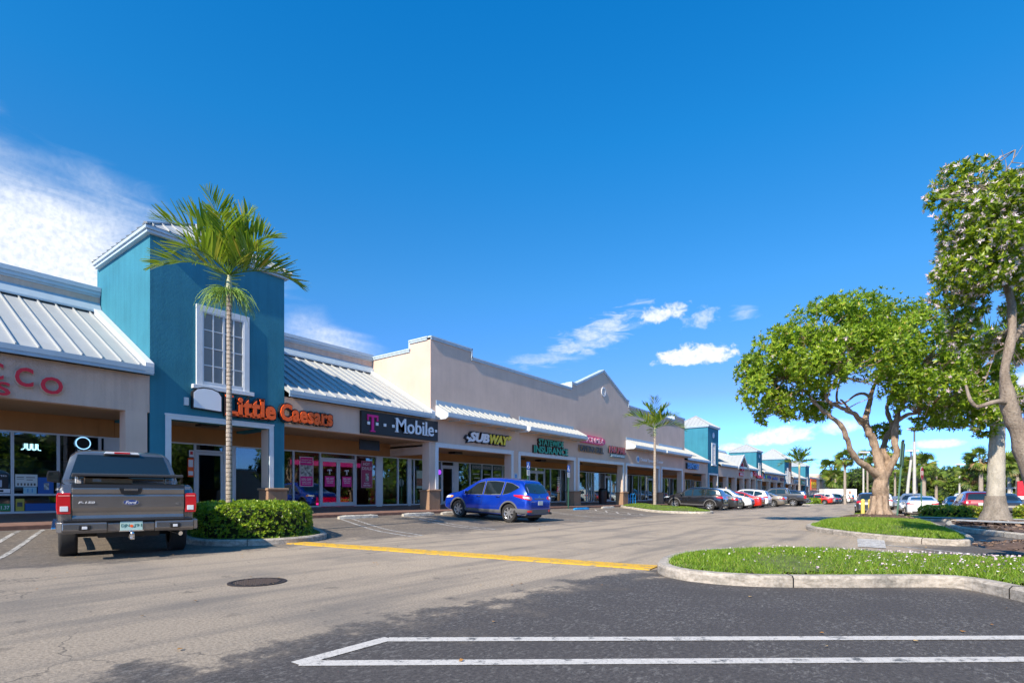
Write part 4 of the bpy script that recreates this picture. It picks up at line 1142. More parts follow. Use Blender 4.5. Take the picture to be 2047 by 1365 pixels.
# pizza shop: board with two words, blank emblem panel at its left
s = sign('shop_sign', 'orange pizza shop letters with black outline on blue tower and fascia', 10.3, 3.8)
def slab(mb, y0, z0, w_, h_, x=FX+.16): mb.box(x-.03, x, y0, y0+w_, z0, z0+h_)
def slabword(word, y0, y1, z0, hcap, mb, off, dep, x, pad=0):
    vs, fs = text_geo(word, 1.0, 1.0, off, spacing=.95)
    put_text(mb, word, (x, y0, z0), YV, ZV, hcap, y1-y0, dep, off, spacing=.95)
lt = MB(); bk = MB()
# words step down slightly, as the letters do
for (word, a, b, z0, hh) in [('Little', 8.72, 10.42, 3.70, .66), ('Caesars', 10.60, 12.74, 3.72, .62)]:
    put_text(lt, word, (FX+.19, a, z0), YV, ZV, hh, b-a, .04, .038, spacing=1.06)
    put_text(bk, word, (FX+.11, a-.05, z0-.05), YV, ZV, hh+.10, b-a+.10, .12, .10, spacing=1.06)
# slab serifs
sf = []
for (y, z, w_) in [(8.70, 3.70, .30), (8.68, 4.30, .26), (9.10, 3.70, .20), (9.07, 4.10, .12), (9.86, 3.70, .24), (9.84, 4.30, .14), (9.33, 3.70, .16), (9.58, 3.70, .16), (10.58, 4.15, .0), (11.28, 3.72, .0), (12.33, 3.72, .20), (12.31, 4.10, .12), (12.14, 3.72, .14), (11.24, 3.72, .12)]:
    if w_: lt.box(FX+.17, FX+.21, y, y+w_, z, z+.055)
bk.build('letter_backing', m_sblk, s); lt.build('lettering', m_orange, s)
s = empty('emblem_panel', (FX, 8.15, 4.1), 'blank white arched panel with black edge left of the orange letters', 'sign panel')
arch = [(7.70, 3.80), (8.60, 3.76), (8.60, 4.28), (8.50, 4.42), (8.28, 4.50), (8.02, 4.50), (7.82, 4.44), (7.70, 4.32)]
MB().prism(arch, 'x', FX+.0, FX+.14).build('box', m_sblk, s, fix=True)
MB().prism([(8.15+(p[0]-8.15)*.93, 4.12+(p[1]-4.12)*.90) for p in arch], 'x', FX+.141, FX+.15).build('face', m_swhite, s, fix=True)
MB().box(FX, FX+.07, 7.50, 7.62, 3.88, 4.12).build('electrical_box', m_trim, s)

# phone shop
s = sign('shop_sign', 'long black sign board with pink T and white letters', 16.4, 3.6)
MB().box(FX, FX+.13, 14.15, 18.56, 3.60, 4.53).build('panel', m_sblk, s, bevel=.01)
xs_ = FX+.17
tm = MB()
def slabT(mb, y, z, w_, h_, x, d=.05):
    mb.box(x-d, x, y+w_*.40, y+w_*.60, z+.05*h_, z+h_*.86); mb.box(x-d, x, y, y+w_, z+h_*.86, z+h_)
    mb.box(x-d, x, y, y+w_*.12, z+h_*.66, z+h_*.86); mb.box(x-d, x, y+w_*.88, y+w_, z+h_*.66, z+h_*.86); mb.box(x-d, x, y+w_*.27, y+w_*.73, z, z+.07*h_)
slabT(tm, 14.42, 3.70, .56, .70, xs_)
tm.build('letter_T', m_magp, s)
sq_ = MB()
for y in (14.42, 14.86, 15.28, 15.74, 18.34): MB().box(xs_-.03, xs_+.008, y, y+.12, 3.98+.03*(y > 18), 4.10+.03*(y > 18)).build('letter_dot', m_swhite, s)
put_text(sq_, 'Mobile', (xs_, 15.95, 3.80), YV, ZV, .62, 2.28, .05, .008)
for (y, z, w_) in [(15.90, 3.80, .18), (16.42, 3.80, .2), (15.90, 4.37, .16), (17.36, 4.37, .0), (17.55, 3.80, .16), (17.76, 3.80, .16)]:
    if w_: sq_.box(xs_-.03, xs_+.024, y, y+w_, z, z+.035)
sq_.build('lettering', m_swhite, s)

# sandwich shop: white and yellow slanted letters
s = sign('shop_sign', 'slanted white and yellow sandwich shop letters under first awning', 22.5, 3.9)
bk = MB(); lt = MB(); ly = MB()
put_text(bk, 'SUB', (FX+.08, 20.72, 3.73), YV, ZV, .60, 1.74, .12, .075, shear=.22); put_text(bk, 'WAY', (FX+.08, 22.36, 3.73), YV, ZV, .60, 1.80, .12, .075, shear=.22)
put_text(lt, 'SUB', (FX+.16, 20.80, 3.79), YV, ZV, .48, 1.56, .04, .05, shear=.22); put_text(ly, 'WAY', (FX+.16, 22.40, 3.79), YV, ZV, .48, 1.66, .04, .05, shear=.22)
for mb, pts in ((lt, [(20.86, 3.79), (20.66, 3.74), (20.74, 3.86), (20.55, 3.92), (20.62, 4.02), (20.80, 3.94), (20.98, 3.90)]), (ly, [(23.98, 4.16), (24.12, 4.30), (24.10, 4.36), (24.34, 4.28), (24.22, 4.10), (24.19, 4.18), (24.06, 4.05)])):
    mb.prism(pts, 'x', FX+.14, FX+.18)
bk.prism([(20.9, 3.74), (20.6, 3.68), (20.68, 3.82), (20.46, 3.92), (20.6, 4.10), (20.86, 4.02)], 'x', FX+.02, FX+.13)
bk.build('letter_backing', m_sblk, s, fix=True); lt.build('white_lettering', m_swhite, s, fix=True); ly.build('yellow_lettering', m_yel, s, fix=True)

s = sign('shop_sign', 'two-line green insurance office letters on dark backing', 28.5, 4.0)
bk = MB(); lt = MB()
for word, a, b, z0, hh in [('STATEWIDE', 27.1, 29.95, 4.06, .38), ('INSURANCE', 26.6, 30.5, 3.58, .42)]:
    put_text(bk, word, (FX+.06, a-.03, z0-.03), YV, ZV, hh+.06, b-a+.06, .10, .045); put_text(lt, word, (FX+.13, a, z0), YV, ZV, hh, b-a, .03, .02)
bk.build('letter_backing', plain('dark_brown', (.05, .025, .02), .6), s); lt.build('lettering', m_sgreen, s)

s = sign('shop_sign', 'pink lozenge sign over the grill letters', 33.8, 4.9)
pk = [(31.95, 4.72), (32.3, 4.62), (35.3, 4.60), (35.68, 4.72), (35.75, 4.90), (35.6, 5.06), (35.2, 5.12), (32.3, 5.16), (31.95, 5.08), (31.84, 4.9)]
MB().prism(pk, 'x', FX, FX+.14).build('panel', m_spink, s, fix=True)
lt = MB(); put_text(lt, 'KOCINMEX', (FX+.17, 32.25, 4.70), YV, ZV, .34, 3.1, .03, .02); lt.build('lettering', plain('pale_pink', (.85, .45, .5), .4), s)
wordsign('dark grill letters with gold outline under the pink lozenge', 'CANTINA GRILL', 32.0, 35.45, 4.0, .42, m_sblk, back=m_gold, off=.02, boff=.075)
wordsign('maroon mailing shop letters beside the grill sign', 'PAK MAIL', 36.4, 39.2, 4.18, .48, m_smaroon, off=.035, boff=.08, shear=.1)
s = sign('shop_sign', 'small grey-blue box sign beneath the maroon letters', 37.9, 3.9)
MB().box(FX, FX+.16, 36.7, 39.0, 3.86, 4.08).build('panel', plain('greyblue_panel', (.15, .24, .29), .5), s, bevel=.01)
lt = MB()
for i_ in range(3): lt.box(FX+.16, FX+.172, 36.85+.72*i_, 37.4+.72*i_, 3.94, 4.0)
lt.build('printed_strip', m_trimblue, s)
wordsign('pale thin letters with small round emblem under the third awning', 'Dental Specialty Center', 42.0, 46.9, 3.72, .36, m_swhite, back=None, off=.0)
s = sign('shop_sign', 'round pale emblem left of the thin dental letters', 41.6, 3.9)
MB().lathe([(.27, 0), (.27, .09), (.19, .09), (.19, .11), (.001, .11)], 20, (FX, 41.6, 3.93), axis='x', ms=[0, 0, 1, 1]).build('disc', [m_swhite, m_sblue], s, fix=True)
wordsign('bright blue dentist letters with dark sides past the large wall', 'DENTIST', 53.1, 56.6, 3.62, .55, m_sblue, off=.03, boff=.07, dep=.2)
d7 = bdz(74)
s = sign('shop_sign', 'red triangular logo and two short red words inside the pointed gable', 74, 4.5)
lt = MB(); put_text(lt, 'A', (FX+.2, 73.2, 4.35+d7), YV, ZV, 1.0, 1.5, .2, .06); lt.box(FX, FX+.12, 73.0, 74.9, 3.72+d7, 4.12+d7); lt.build('logo', m_dred, s)
lt = MB(); put_text(lt, 'Bistro', (FX+.14, 73.2, 3.80+d7), YV, ZV, .22, 1.5, .02); lt.build('lettering', m_swhite, s)
d8 = bdz(82)
s = sign('shop_sign', 'red script restaurant sign reaching onto the third tower', 82, 3.9)
lt = MB(); put_text(lt, 'China', (FX+.2, 79.6, 3.95+d8), YV, ZV, .62, 2.6, .15, .05); put_text(lt, 'Garden', (FX+.2, 81.8, 3.68+d8), YV, ZV, .45, 3.3, .15, .05); lt.build('lettering', m_dred, s)
MB().lathe([(.42, 0), (.42, .15), (.001, .15)], 18, (FX, 79.2, 4.1+d8), axis='x').build('disc', m_swhite, s, fix=True)
d9 = bdz(92)
s = sign('shop_sign', 'blue and green laundry letters right of the third tower', 90, 3.9)
a_ = MB(); put_text(a_, 'L', (FX+.15, 86.6, 3.85+d9), YV, ZV, .75, .5, .1, .04); put_text(a_, 'undry', (FX+.15, 88.6, 3.8+d9), YV, ZV, .55, 2.6, .1, .04); put_text(a_, 'cafe', (FX+.15, 92.5, 3.75+d9), YV, ZV, .5, 3.6, .1, .04); a_.build('blue_lettering', plain('deep_blue_letter', (.01, .05, .38), .4), s)
a_ = MB(); put_text(a_, 'a', (FX+.15, 87.4, 3.85+d9), YV, ZV, .5, .9, .1, .04); a_.build('green_lettering', plain('lime_letter', (.12, .5, .05), .4), s)
d10 = bdz(100)
wordsign('small dark red sign just before the fourth tower', 'Nails', 99.0, 101.8, 3.8+d10, .45, m_smaroon, back=m_sblk)
d11 = bdz(114)
wordsign('grey-blue sign on the section after the fourth tower', 'Cleaners', 111.5, 116.5, 3.7+d11, .55, plain('slate_letter', (.15, .22, .3), .5), back=None, panel=(111.2, 116.8, 3.6+d11, 4.35+d11, m_trimblue))
wordsign('small green box sign next to the grey-blue one', 'Optical', 118.8, 122.4, 3.75+d11, .4, m_swhite, back=None, panel=(118.5, 122.6, 3.6+d11, 4.35+d11, m_sgreen))
s = sign('shop_sign', 'orange banner with yellow lettering on the grey end store', 135, 3.4)
MB().box(FX+.01, FX+.12, 130.6, 138.4, 1.95, 4.35).build('panel', m_orange, s)
lt = MB(); put_text(lt, 'BRAVO', (FX+.14, 131.0, 2.95), YV, ZV, .8, 6.9, .03, .05); lt.box(FX+.12, FX+.14, 130.8, 138.2, 2.55, 2.8); lt.build('lettering', m_yel, s)

# ---- things stuck to or standing by the shop windows
GP = 'posters in the shop windows'
def poster(label, y0, y1, z0, z1, bgm, texts=(), blocks=(), x=GX+.055, border=None):
    p = empty('poster', (x, (y0+y1)/2, (z0+z1)/2), label, 'poster', GP)
    MB().box(x-.002, x+.004, y0, y1, z0, z1).build('sheet', bgm, p)
    if border:
        f = MB(); w_ = .02
        f.box(x-.003, x+.007, y0-w_, y0, z0-w_, z1+w_); f.box(x-.003, x+.007, y1, y1+w_, z0-w_, z1+w_); f.box(x-.003, x+.007, y0, y1, z0-w_, z0); f.box(x-.003, x+.007, y0, y1, z1, z1+w_); f.build('border', border, p)
    for i, (a, b, c, d, mt) in enumerate(blocks): MB().box(x+.004, x+.006+.001*i, a, b, c, d).build('printed_block', mt, p)
    if texts:
        t_ = MB()
        for (tx, a, b, z_, h_) in texts: put_text(t_, tx, (x+.010, a, z_), YV, ZV, h_, b-a, .002, .006)
        t_.build('printing', m_swhite, p)
    return p
m_photo = plain('poster_photo', (.35, .38, .36), .6, var=.9, vscale=9)
poster('tall pink poster with a photo band left of the phone shop doors', 13.26, 13.87, 1.46, 2.70, m_magp,
       [('WE SUPPORT OUR', 13.32, 13.80, 2.56, .05), ('MILITARY FAMILIES', 13.32, 13.80, 2.46, .05), ('50% OFF', 13.32, 13.80, 1.70, .10), ('FAMILY LINES', 13.34, 13.78, 1.61, .05), ('PER MONTH', 13.36, 13.76, 1.54, .04)], [(13.27, 13.86, 1.88, 2.36, m_photo)], border=m_swhite)
for a, b, wh in ((14.47, 14.98, 'left'), (15.38, 15.89, 'right')):
    poster('pink square half-price poster on the %s leaf of the phone shop doors' % wh, a, b, 1.45, 1.92, m_magp, [('50% OFF', a+.06, b-.06, 1.76, .09), ('FAMILY LINES', a+.08, b-.08, 1.68, .05), ('PLUS MORE', a+.1, b-.1, 1.60, .05)])
    T_ = empty('window_decal', (GX+.05, a+.25, 2.1), 'white slab T decal above the pink square on the %s door leaf' % wh, 'window decal', 'letter decals on the phone shop doors')
    mb = MB(); slabT(mb, a+.15, 2.0, .22, .22, GX+.052, .006); mb.build('decal', m_swhite, T_)
poster('tall dusky pink HOT DEALS poster right of the phone shop doors', 16.46, 17.08, 1.44, 2.68, plain('dusky_pink', (.38, .05, .13), .5),
       [('HOT', 16.56, 16.94, 2.48, .13), ('DEALS', 16.5, 17.04, 2.27, .14), ('FAST', 16.62, 16.92, 1.60, .06), ('AND FREE', 16.56, 16.98, 1.50, .06)], [(16.7, 16.88, 1.72, 2.10, m_photo)], border=plain('pale_edge', (.5, .3, .35), .5))
poster('pale green poster partly behind the phone shop pier', 20.0, 20.5, 1.42, 2.36, plain('pale_green_print', (.35, .48, .40), .6), [('WE', 20.05, 20.2, 2.2, .08)], [(20.01, 20.49, 1.55, 1.95, plain('brown_print', (.25, .12, .07), .7, var=.5, vscale=12))])
poster('white and orange notice stack left of the pizza shop door', 8.8, 9.0, 1.74, 2.42, m_orange, [], [(8.82, 8.98, 2.1, 2.36, m_swhite), (8.82, 8.98, 1.8, 1.95, m_swhite)])
poster('small white notice above the orange stack by the pizza door', 8.84, 9.01, 2.46, 2.71, m_swhite, [], [(8.88, 8.97, 2.55, 2.66, m_red)])
# tobacco shop window
poster('white printed price sheet in the tobacco shop window', 4.11, 4.61, 1.34, 1.70, plain('pale_sheet', (.62, .68, .66), .5), [], [(4.15+.075*i, 4.19+.075*i, 1.37, 1.44, m_dark) for i in range(6)] + [(4.14, 4.3, 1.6, 1.62, m_dark), (4.35, 4.55, 1.6, 1.62, m_dark), (4.14, 4.3, 1.55, 1.56, m_dark), (4.36, 4.5, 1.53, 1.55, m_dark)])
poster('small pale blue sheet under the price sheet', 4.29, 4.59, 1.13, 1.32, plain('pale_blue_sheet', (.30, .56, .66), .5), [], [(4.38, 4.40, 1.17, 1.28, m_sblue), (4.48, 4.50, 1.17, 1.28, m_sblue)])
poster('blue poster at the right of the price sheet', 4.62, 4.99, 1.13, 1.62, plain('blue_sheet', (.02, .12, .42), .5), [], [(4.76, 4.88, 1.25, 1.45, m_photo)])
poster('long blue board low in the tobacco shop window', 4.33, 5.05, .62, .84, plain('blue_board', (.02, .10, .34), .5), [])
poster('yellow board low in the tobacco shop window', 4.12, 4.31, .62, .98, plain('yellow_board', (.48, .40, .06), .6), [], [(4.15, 4.27, .75, .88, m_dark)])
poster('dark vape poster at the left picture edge', 3.62, 3.96, 1.28, 1.70, m_sblk, [('STIG', 3.66, 3.92, 1.62, .05)], [(3.76, 3.82, 1.32, 1.52, m_trimblue)])
poster('white strip poster under the dark vape poster', 3.5, 4.0, 1.15, 1.27, m_swhite, [], [(3.6, 3.85, 1.18, 1.24, m_sblk)])
poster('green and white price card at the bottom left of the window', 3.5, 4.0, .64, .84, plain('green_card', (.03, .25, .09), .6), [('1.37', 3.8, 3.98, .68, .1)])
s = empty('neon_sign', (GX+.06, 4.46, 2.5), 'pale neon letters JUUL hanging in the tobacco shop window', 'neon sign')
m_neon = emis('neon_tube', (.45, .85, .95), 1.4)
mb = MB(); z0_ = 2.42; x_ = GX+.07
def tubeU(y, w_, h_): mb.tube([(x_, y, z0_+h_), (x_, y, z0_+.06), (x_, y+.02, z0_+.015), (x_, y+w_/2, z0_), (x_, y+w_-.02, z0_+.015), (x_, y+w_, z0_+.06), (x_, y+w_, z0_+h_)], .007, 6)
for dd in (0, .022):
    mb.tube([(x_, 4.24, z0_+dd), (x_, 4.28+dd*.2, z0_+.01+dd), (x_, 4.31+dd, z0_+.06), (x_, 4.31+dd, z0_+.19)], .006, 6)
    tubeU(4.36+dd, .085-dd*2+.02, .19); tubeU(4.48+dd, .085-dd*2+.02, .19)
    mb.tube([(x_, 4.60+dd, z0_+.19), (x_, 4.60+dd, z0_+.06), (x_, 4.63+dd*.5, z0_+.01), (x_, 4.69, z0_+.0+dd*.3)], .006, 6)
mb.build('tube', m_neon, s)
s = empty('neon_sign', (GX+.06, 5.75, 2.6), 'oval blue-rimmed hookah sign in the tobacco shop window', 'neon sign')
MB().lathe([(.20, 0), (.20, .02), (.17, .02)], 30, (GX+.06, 5.72, 2.72), axis='x').build('ring', emis('blue_neon', (.3, .6, .9), .9), s)
MB().lathe([(.17, 0), (.17, .015), (.001, .015)], 30, (GX+.06, 5.72, 2.72), axis='x').build('disc', m_sblk, s)
mb = MB(); mb.prism([(5.5, 2.45), (6.05, 2.45), (5.98, 2.58), (5.8, 2.62), (5.55, 2.6)], 'x', GX+.06, GX+.07); mb.build('plate', m_sblk, s)
mb = MB(); put_text(mb, 'VOOPOO', (GX+.075, 5.56, 2.47), YV, ZV, .05, .42, .002); mb.build('lettering', m_swhite, s)
# insurance office window words
for word, a, b, lb in (('STATEWIDE', 24.42, 25.30, 'first'), ('INSURANCE', 25.44, 26.30, 'second'), ('SEGUROS', 26.46, 27.36, 'third')):
    p = empty('window_decal', (GX+.05, (a+b)/2, 2.75), 'dark window strip reading %s, %s of three behind the blue car' % (word, lb), 'window decal', 'lettered strips of the insurance office windows')
    MB().box(GX+.052, GX+.056, a, b, 2.58, 2.88).build('strip', plain('teal_strip', (.03, .09, .085), .5), p)
    t_ = MB(); put_text(t_, word, (GX+.062, a+.04, 2.64), YV, ZV, .17, b-a-.08, .003, .004); t_.build('lettering', plain('pale_grey_letter', (.45, .46, .43), .5), p)
    p = empty('poster', (GX+.05, (a+b)/2, 1.9), 'white list of services under the word %s' % word, 'poster', GP)
    t_ = MB()
    for i in range(4): t_.box(GX+.052, GX+.058, a+.12+.1*(i % 2), b-.2+.05*(i % 3), 2.28-.24*i, 2.34-.24*i)
    t_.build('printed_lines', plain('dull_white_print', (.42, .42, .38), .6), p)
# list of services right of the accessible bay sign
p = empty('poster', (GX+.05, 34.1, 1.6), 'column of white text lines on the window beside the accessible bay', 'poster', GP)
t_ = MB()
for i in range(9): t_.box(GX+.052, GX+.058, 33.95, 34.4-.07*(i % 3), 2.3-.13*i, 2.35-.13*i)
t_.build('printed_lines', m_swhite, p)
poster('orange and red poster low on the insurance office window', 32.35, 33.0, .65, 1.35, m_orange, [], [(32.45, 32.9, .75, 1.0, m_yel)])
s = empty('neon_sign', (GX+.06, 21.66, 2.3), 'small purple open sign left of the sandwich shop door', 'neon sign')
MB().lathe([(.13, 0), (.13, .03), (.001, .03)], 20, (GX+.06, 21.68, 2.32), axis='x').build('disc', emis('purple_neon', (.35, .05, .8), .9), s)

# accessible parking signs
GA = 'accessible parking signs by the insurance office'
def acc_sign(x, y, label, zt=2.78, sc=1.0):
    r = empty('parking_sign', (x, y, gz(x, y)), label, 'parking sign', GA)
    MB().box(x-.03, x+.02, y-.03, y+.03, gz(x, y), zt-.02).build('post', m_green, r)
    m = MB(); m.box(x+.021, x+.03, y-.16*sc, y+.16*sc, zt-.42, zt); m.build('blue_plate', plain('accessible_blue', (.01, .13, .55), .4), r, bevel=.003)
    m = MB(); m.box(x+.021, x+.03, y-.13*sc, y+.13*sc, zt-.74, zt-.44); m.build('white_plate', m_white, r)
    m = MB(); c = (y, zt-.21)      # wheelchair symbol
    m.lathe([(.03, .031), (.03, .036), (.001, .036)], 10, (x, y-.02, zt-.08), axis='x')
    m.beam((x+.034, y-.02, zt-.11), (x+.034, y-.005, zt-.23), .006, .035, up=(0, 1, 0)); m.beam((x+.034, y-.01, zt-.22), (x+.034, y+.07, zt-.23), .006, .03); m.beam((x+.034, y+.07, zt-.22), (x+.034, y+.095, zt-.32), .006, .03, up=(0, 1, 0))
    pts = [(x+.034, y-.005+.085*math.cos(a), zt-.27+.085*math.sin(a)) for a in np.linspace(2.2, 5.9, 12)]
    m.tube(pts, .012, 5); m.build('symbol', m_white, r)
    m = MB(); 
    for i in range(4): m.box(x+.031, x+.033, y-.10*sc, y+(.10-.03*(i % 2))*sc, zt-.52-.055*i, zt-.50-.055*i)
    m.build('printing', plain('grey_print', (.12, .16, .3), .5), r)
acc_sign(-16.9, 24.15, 'accessible parking sign on the left, rising behind the blue car roof', 2.86)
acc_sign(-17.2, 28.9, 'accessible parking sign on the right, in front of the third pier', 2.88)
r = empty('wall_plate', (FX+.02, 24.95, 2.0), 'small pale blue accessible plate on the pier behind the blue car', 'wall plate')
MB().box(FX+.002, FX+.012, 24.78, 25.1, 1.78, 2.3).build('plate', m_trimblue, r)
put = MB(); put.box(FX+.012, FX+.014, 24.86, 25.02, 2.02, 2.24); put.build('symbol', m_sblue, r)
# litter bin and blue newspaper stand under the arcade
r = empty('litter_bin', (-19.6, 38.3, .44), 'tall dark brown litter bin beside a pier under the arcade', 'litter bin')
MB().lathe([(.30, .40), (.32, .9), (.33, 1.35)], 16, (-19.6, 38.1, -.02)).build('body', plain('bin_maroon', (.04, .015, .015), .5), r, smooth=50)
MB().lathe([(.34, 1.33), (.35, 1.40), (.24, 1.56), (.12, 1.60), (.001, 1.60)], 16, (-19.6, 38.1, -.02)).build('lid', m_black, r, smooth=50)
r = empty('bike_rack', (-17.9, 39.9, .3), 'bright blue metal pipe rack at the edge of the walkway', 'pipe rack')
mb = MB()
for y in (39.7, 40.5, 41.0): mb.tube([(-18.4, y, .3), (-18.4, y, 1.08), (-18.4, y+.22, 1.15), (-18.4, y+.45, 1.05), (-18.4, y+.45, .3)], .045, 8)
mb.tube([(-18.4, 39.7, .75), (-18.4, 41.45, .75)], .035, 8)
mb.build('pipes', m_blue, r, smooth=50)
# ------------------------------------------------------------------ vehicles
def paint(name, col, metal=.35, rough=.28):
    m, n, b = nt(name); b.inputs['Base Color'].default_value = tuple(col) + (1,)
    b.inputs['Metallic'].default_value = metal; b.inputs['Roughness'].default_value = rough
    b.inputs['Coat Weight'].default_value = 1.0; b.inputs['Coat Roughness'].default_value = .03
    v = coord(n); f = noise(n, v, 3, 4)
    c = ramp(n, f, [(.3, tuple(x*.9 for x in col)), (.7, tuple(min(1, x*1.06) for x in col))]); n.links.new(c, b.inputs['Base Color'])
    return m
m_cglass, _n, _b = nt('car_glass'); _b.inputs['Base Color'].default_value = (.012, .018, .02, 1); _b.inputs['Roughness'].default_value = .03; _b.inputs['Specular IOR Level'].default_value = .8; _b.inputs['Coat Weight'].default_value = .6; _b.inputs['Coat Roughness'].default_value = .02
m_tyre = plain('tyre_rubber', (.022, .021, .021), .85, bmp=.3, bscale=60)
m_rim = plain('alloy_rim', (.55, .55, .56), .3, metal=.8)
m_rimdark = plain('rim_recess', (.03, .03, .03), .6)
m_tail = plain('tail_lamp_red', (.55, .006, .012), .15, coat=1)
m_lampw = plain('lamp_clear', (.72, .74, .76), .12, coat=1)
m_amber = plain('lamp_amber', (.8, .25, .02), .2)
m_clad = plain('grey_cladding', (.11, .11, .115), .6)
m_cladd = plain('dark_cladding', (.03, .03, .032), .6)
m_seam = plain('panel_gap', (.004, .004, .004), .8)
m_chrome = plain('chrome', (.75, .76, .78), .12, metal=1)
m_plate = plain('plate_white', (.62, .66, .64), .5)
m_card = plain('cardboard', (.38, .22, .11), .85, var=.1)
m_seat = plain('seat_fabric', (.05, .05, .05), .9)

def smoothpoly(pts, k=2):
    pts = [tuple(p) for p in pts]
    for _ in range(k):
        q = [pts[0]]
        for a, b in zip(pts[:-1], pts[1:]):
            q += [(a[0]*.75+b[0]*.25, a[1]*.75+b[1]*.25), (a[0]*.25+b[0]*.75, a[1]*.25+b[1]*.75)]
        q.append(pts[-1]); pts = q
    return np.array(pts)

def make_body(s):
    h = s['L']/2; W0 = s['W']
    T = smoothpoly(s['top'], s.get('sm', 2)); Bt = smoothpoly(s['belt']); 
    ends = [0, .006, .02, .045, .08, .13, .2, .28]
    xs_ = [-h+e for e in ends] + list(np.arange(-h+.36, h-.30, .085)) + [h-e for e in reversed(ends)]
    rows = []
    tp = s.get('taper', .10); cr = s.get('corner', .16)
    for x in xs_:
        t = float(np.interp(x, T[:,0], T[:,1])); bl = min(float(np.interp(x, Bt[:,0], Bt[:,1])), t-.015)
        e = h-abs(x)
        tw = max(0, (abs(x)-h*.62)/(h*.38)); W = W0*(1-tp*tw**2)
        rc = .16
        if e < rc: W -= cr*(1-math.sqrt(max(0, 1-((rc-e)/rc)**2)))
        zb = s['zb'] + (s.get('endlift', .08))*max(0, (abs(x)-h*.7)/(h*.3))**2
        H = t-bl; tumble = s.get('tumble', .40)
        G = lambda k: W*.945-tumble*min(H, .75)*k
        r_ = [(0, zb), (W*.80, zb), (W*.95, zb+.05), (W*.995, zb+.22*(bl-zb)), (W, zb+.5*(bl-zb)), (W*.992, zb+.8*(bl-zb)), (W*.98, bl-.04), (W*.955, bl),
              (G(.0), bl+.012*min(1, H/.1)), (G(.5), bl+.5*H), (G(.84), bl+.84*H), (G(1)*.93, bl+.955*H), (G(1)*.78, bl+H*1.0), (G(1)*.4, t+.012*min(1, H/.3)), (0, t+.018*min(1, H/.3))]
        rows.append([(x, y, z) for y, z in r_])
    n_ = len(rows[0]); mb = MB(); ring = 2*n_-2
    for r_ in rows:
        mb.v += r_; mb.v += [(x, -y, z) for x, y, z in reversed(r_[1:-1])]
    for i in range(len(rows)-1):
        for k in range(ring):
            k2 = (k+1) % ring; mb.f.append((i*ring+k, i*ring+k2, (i+1)*ring+k2, (i+1)*ring+k)); mb.m.append(0)
    mb.f.append(tuple(range(ring-1, -1, -1))); mb.m.append(0)
    e = (len(rows)-1)*ring; mb.f.append(tuple(e+k for k in range(ring))); mb.m.append(0)
    return mb

def fix_normals(me):
    bm = bmesh.new(); bm.from_mesh(me); bmesh.ops.recalc_face_normals(bm, faces=bm.faces); bm.to_mesh(me); bm.free()

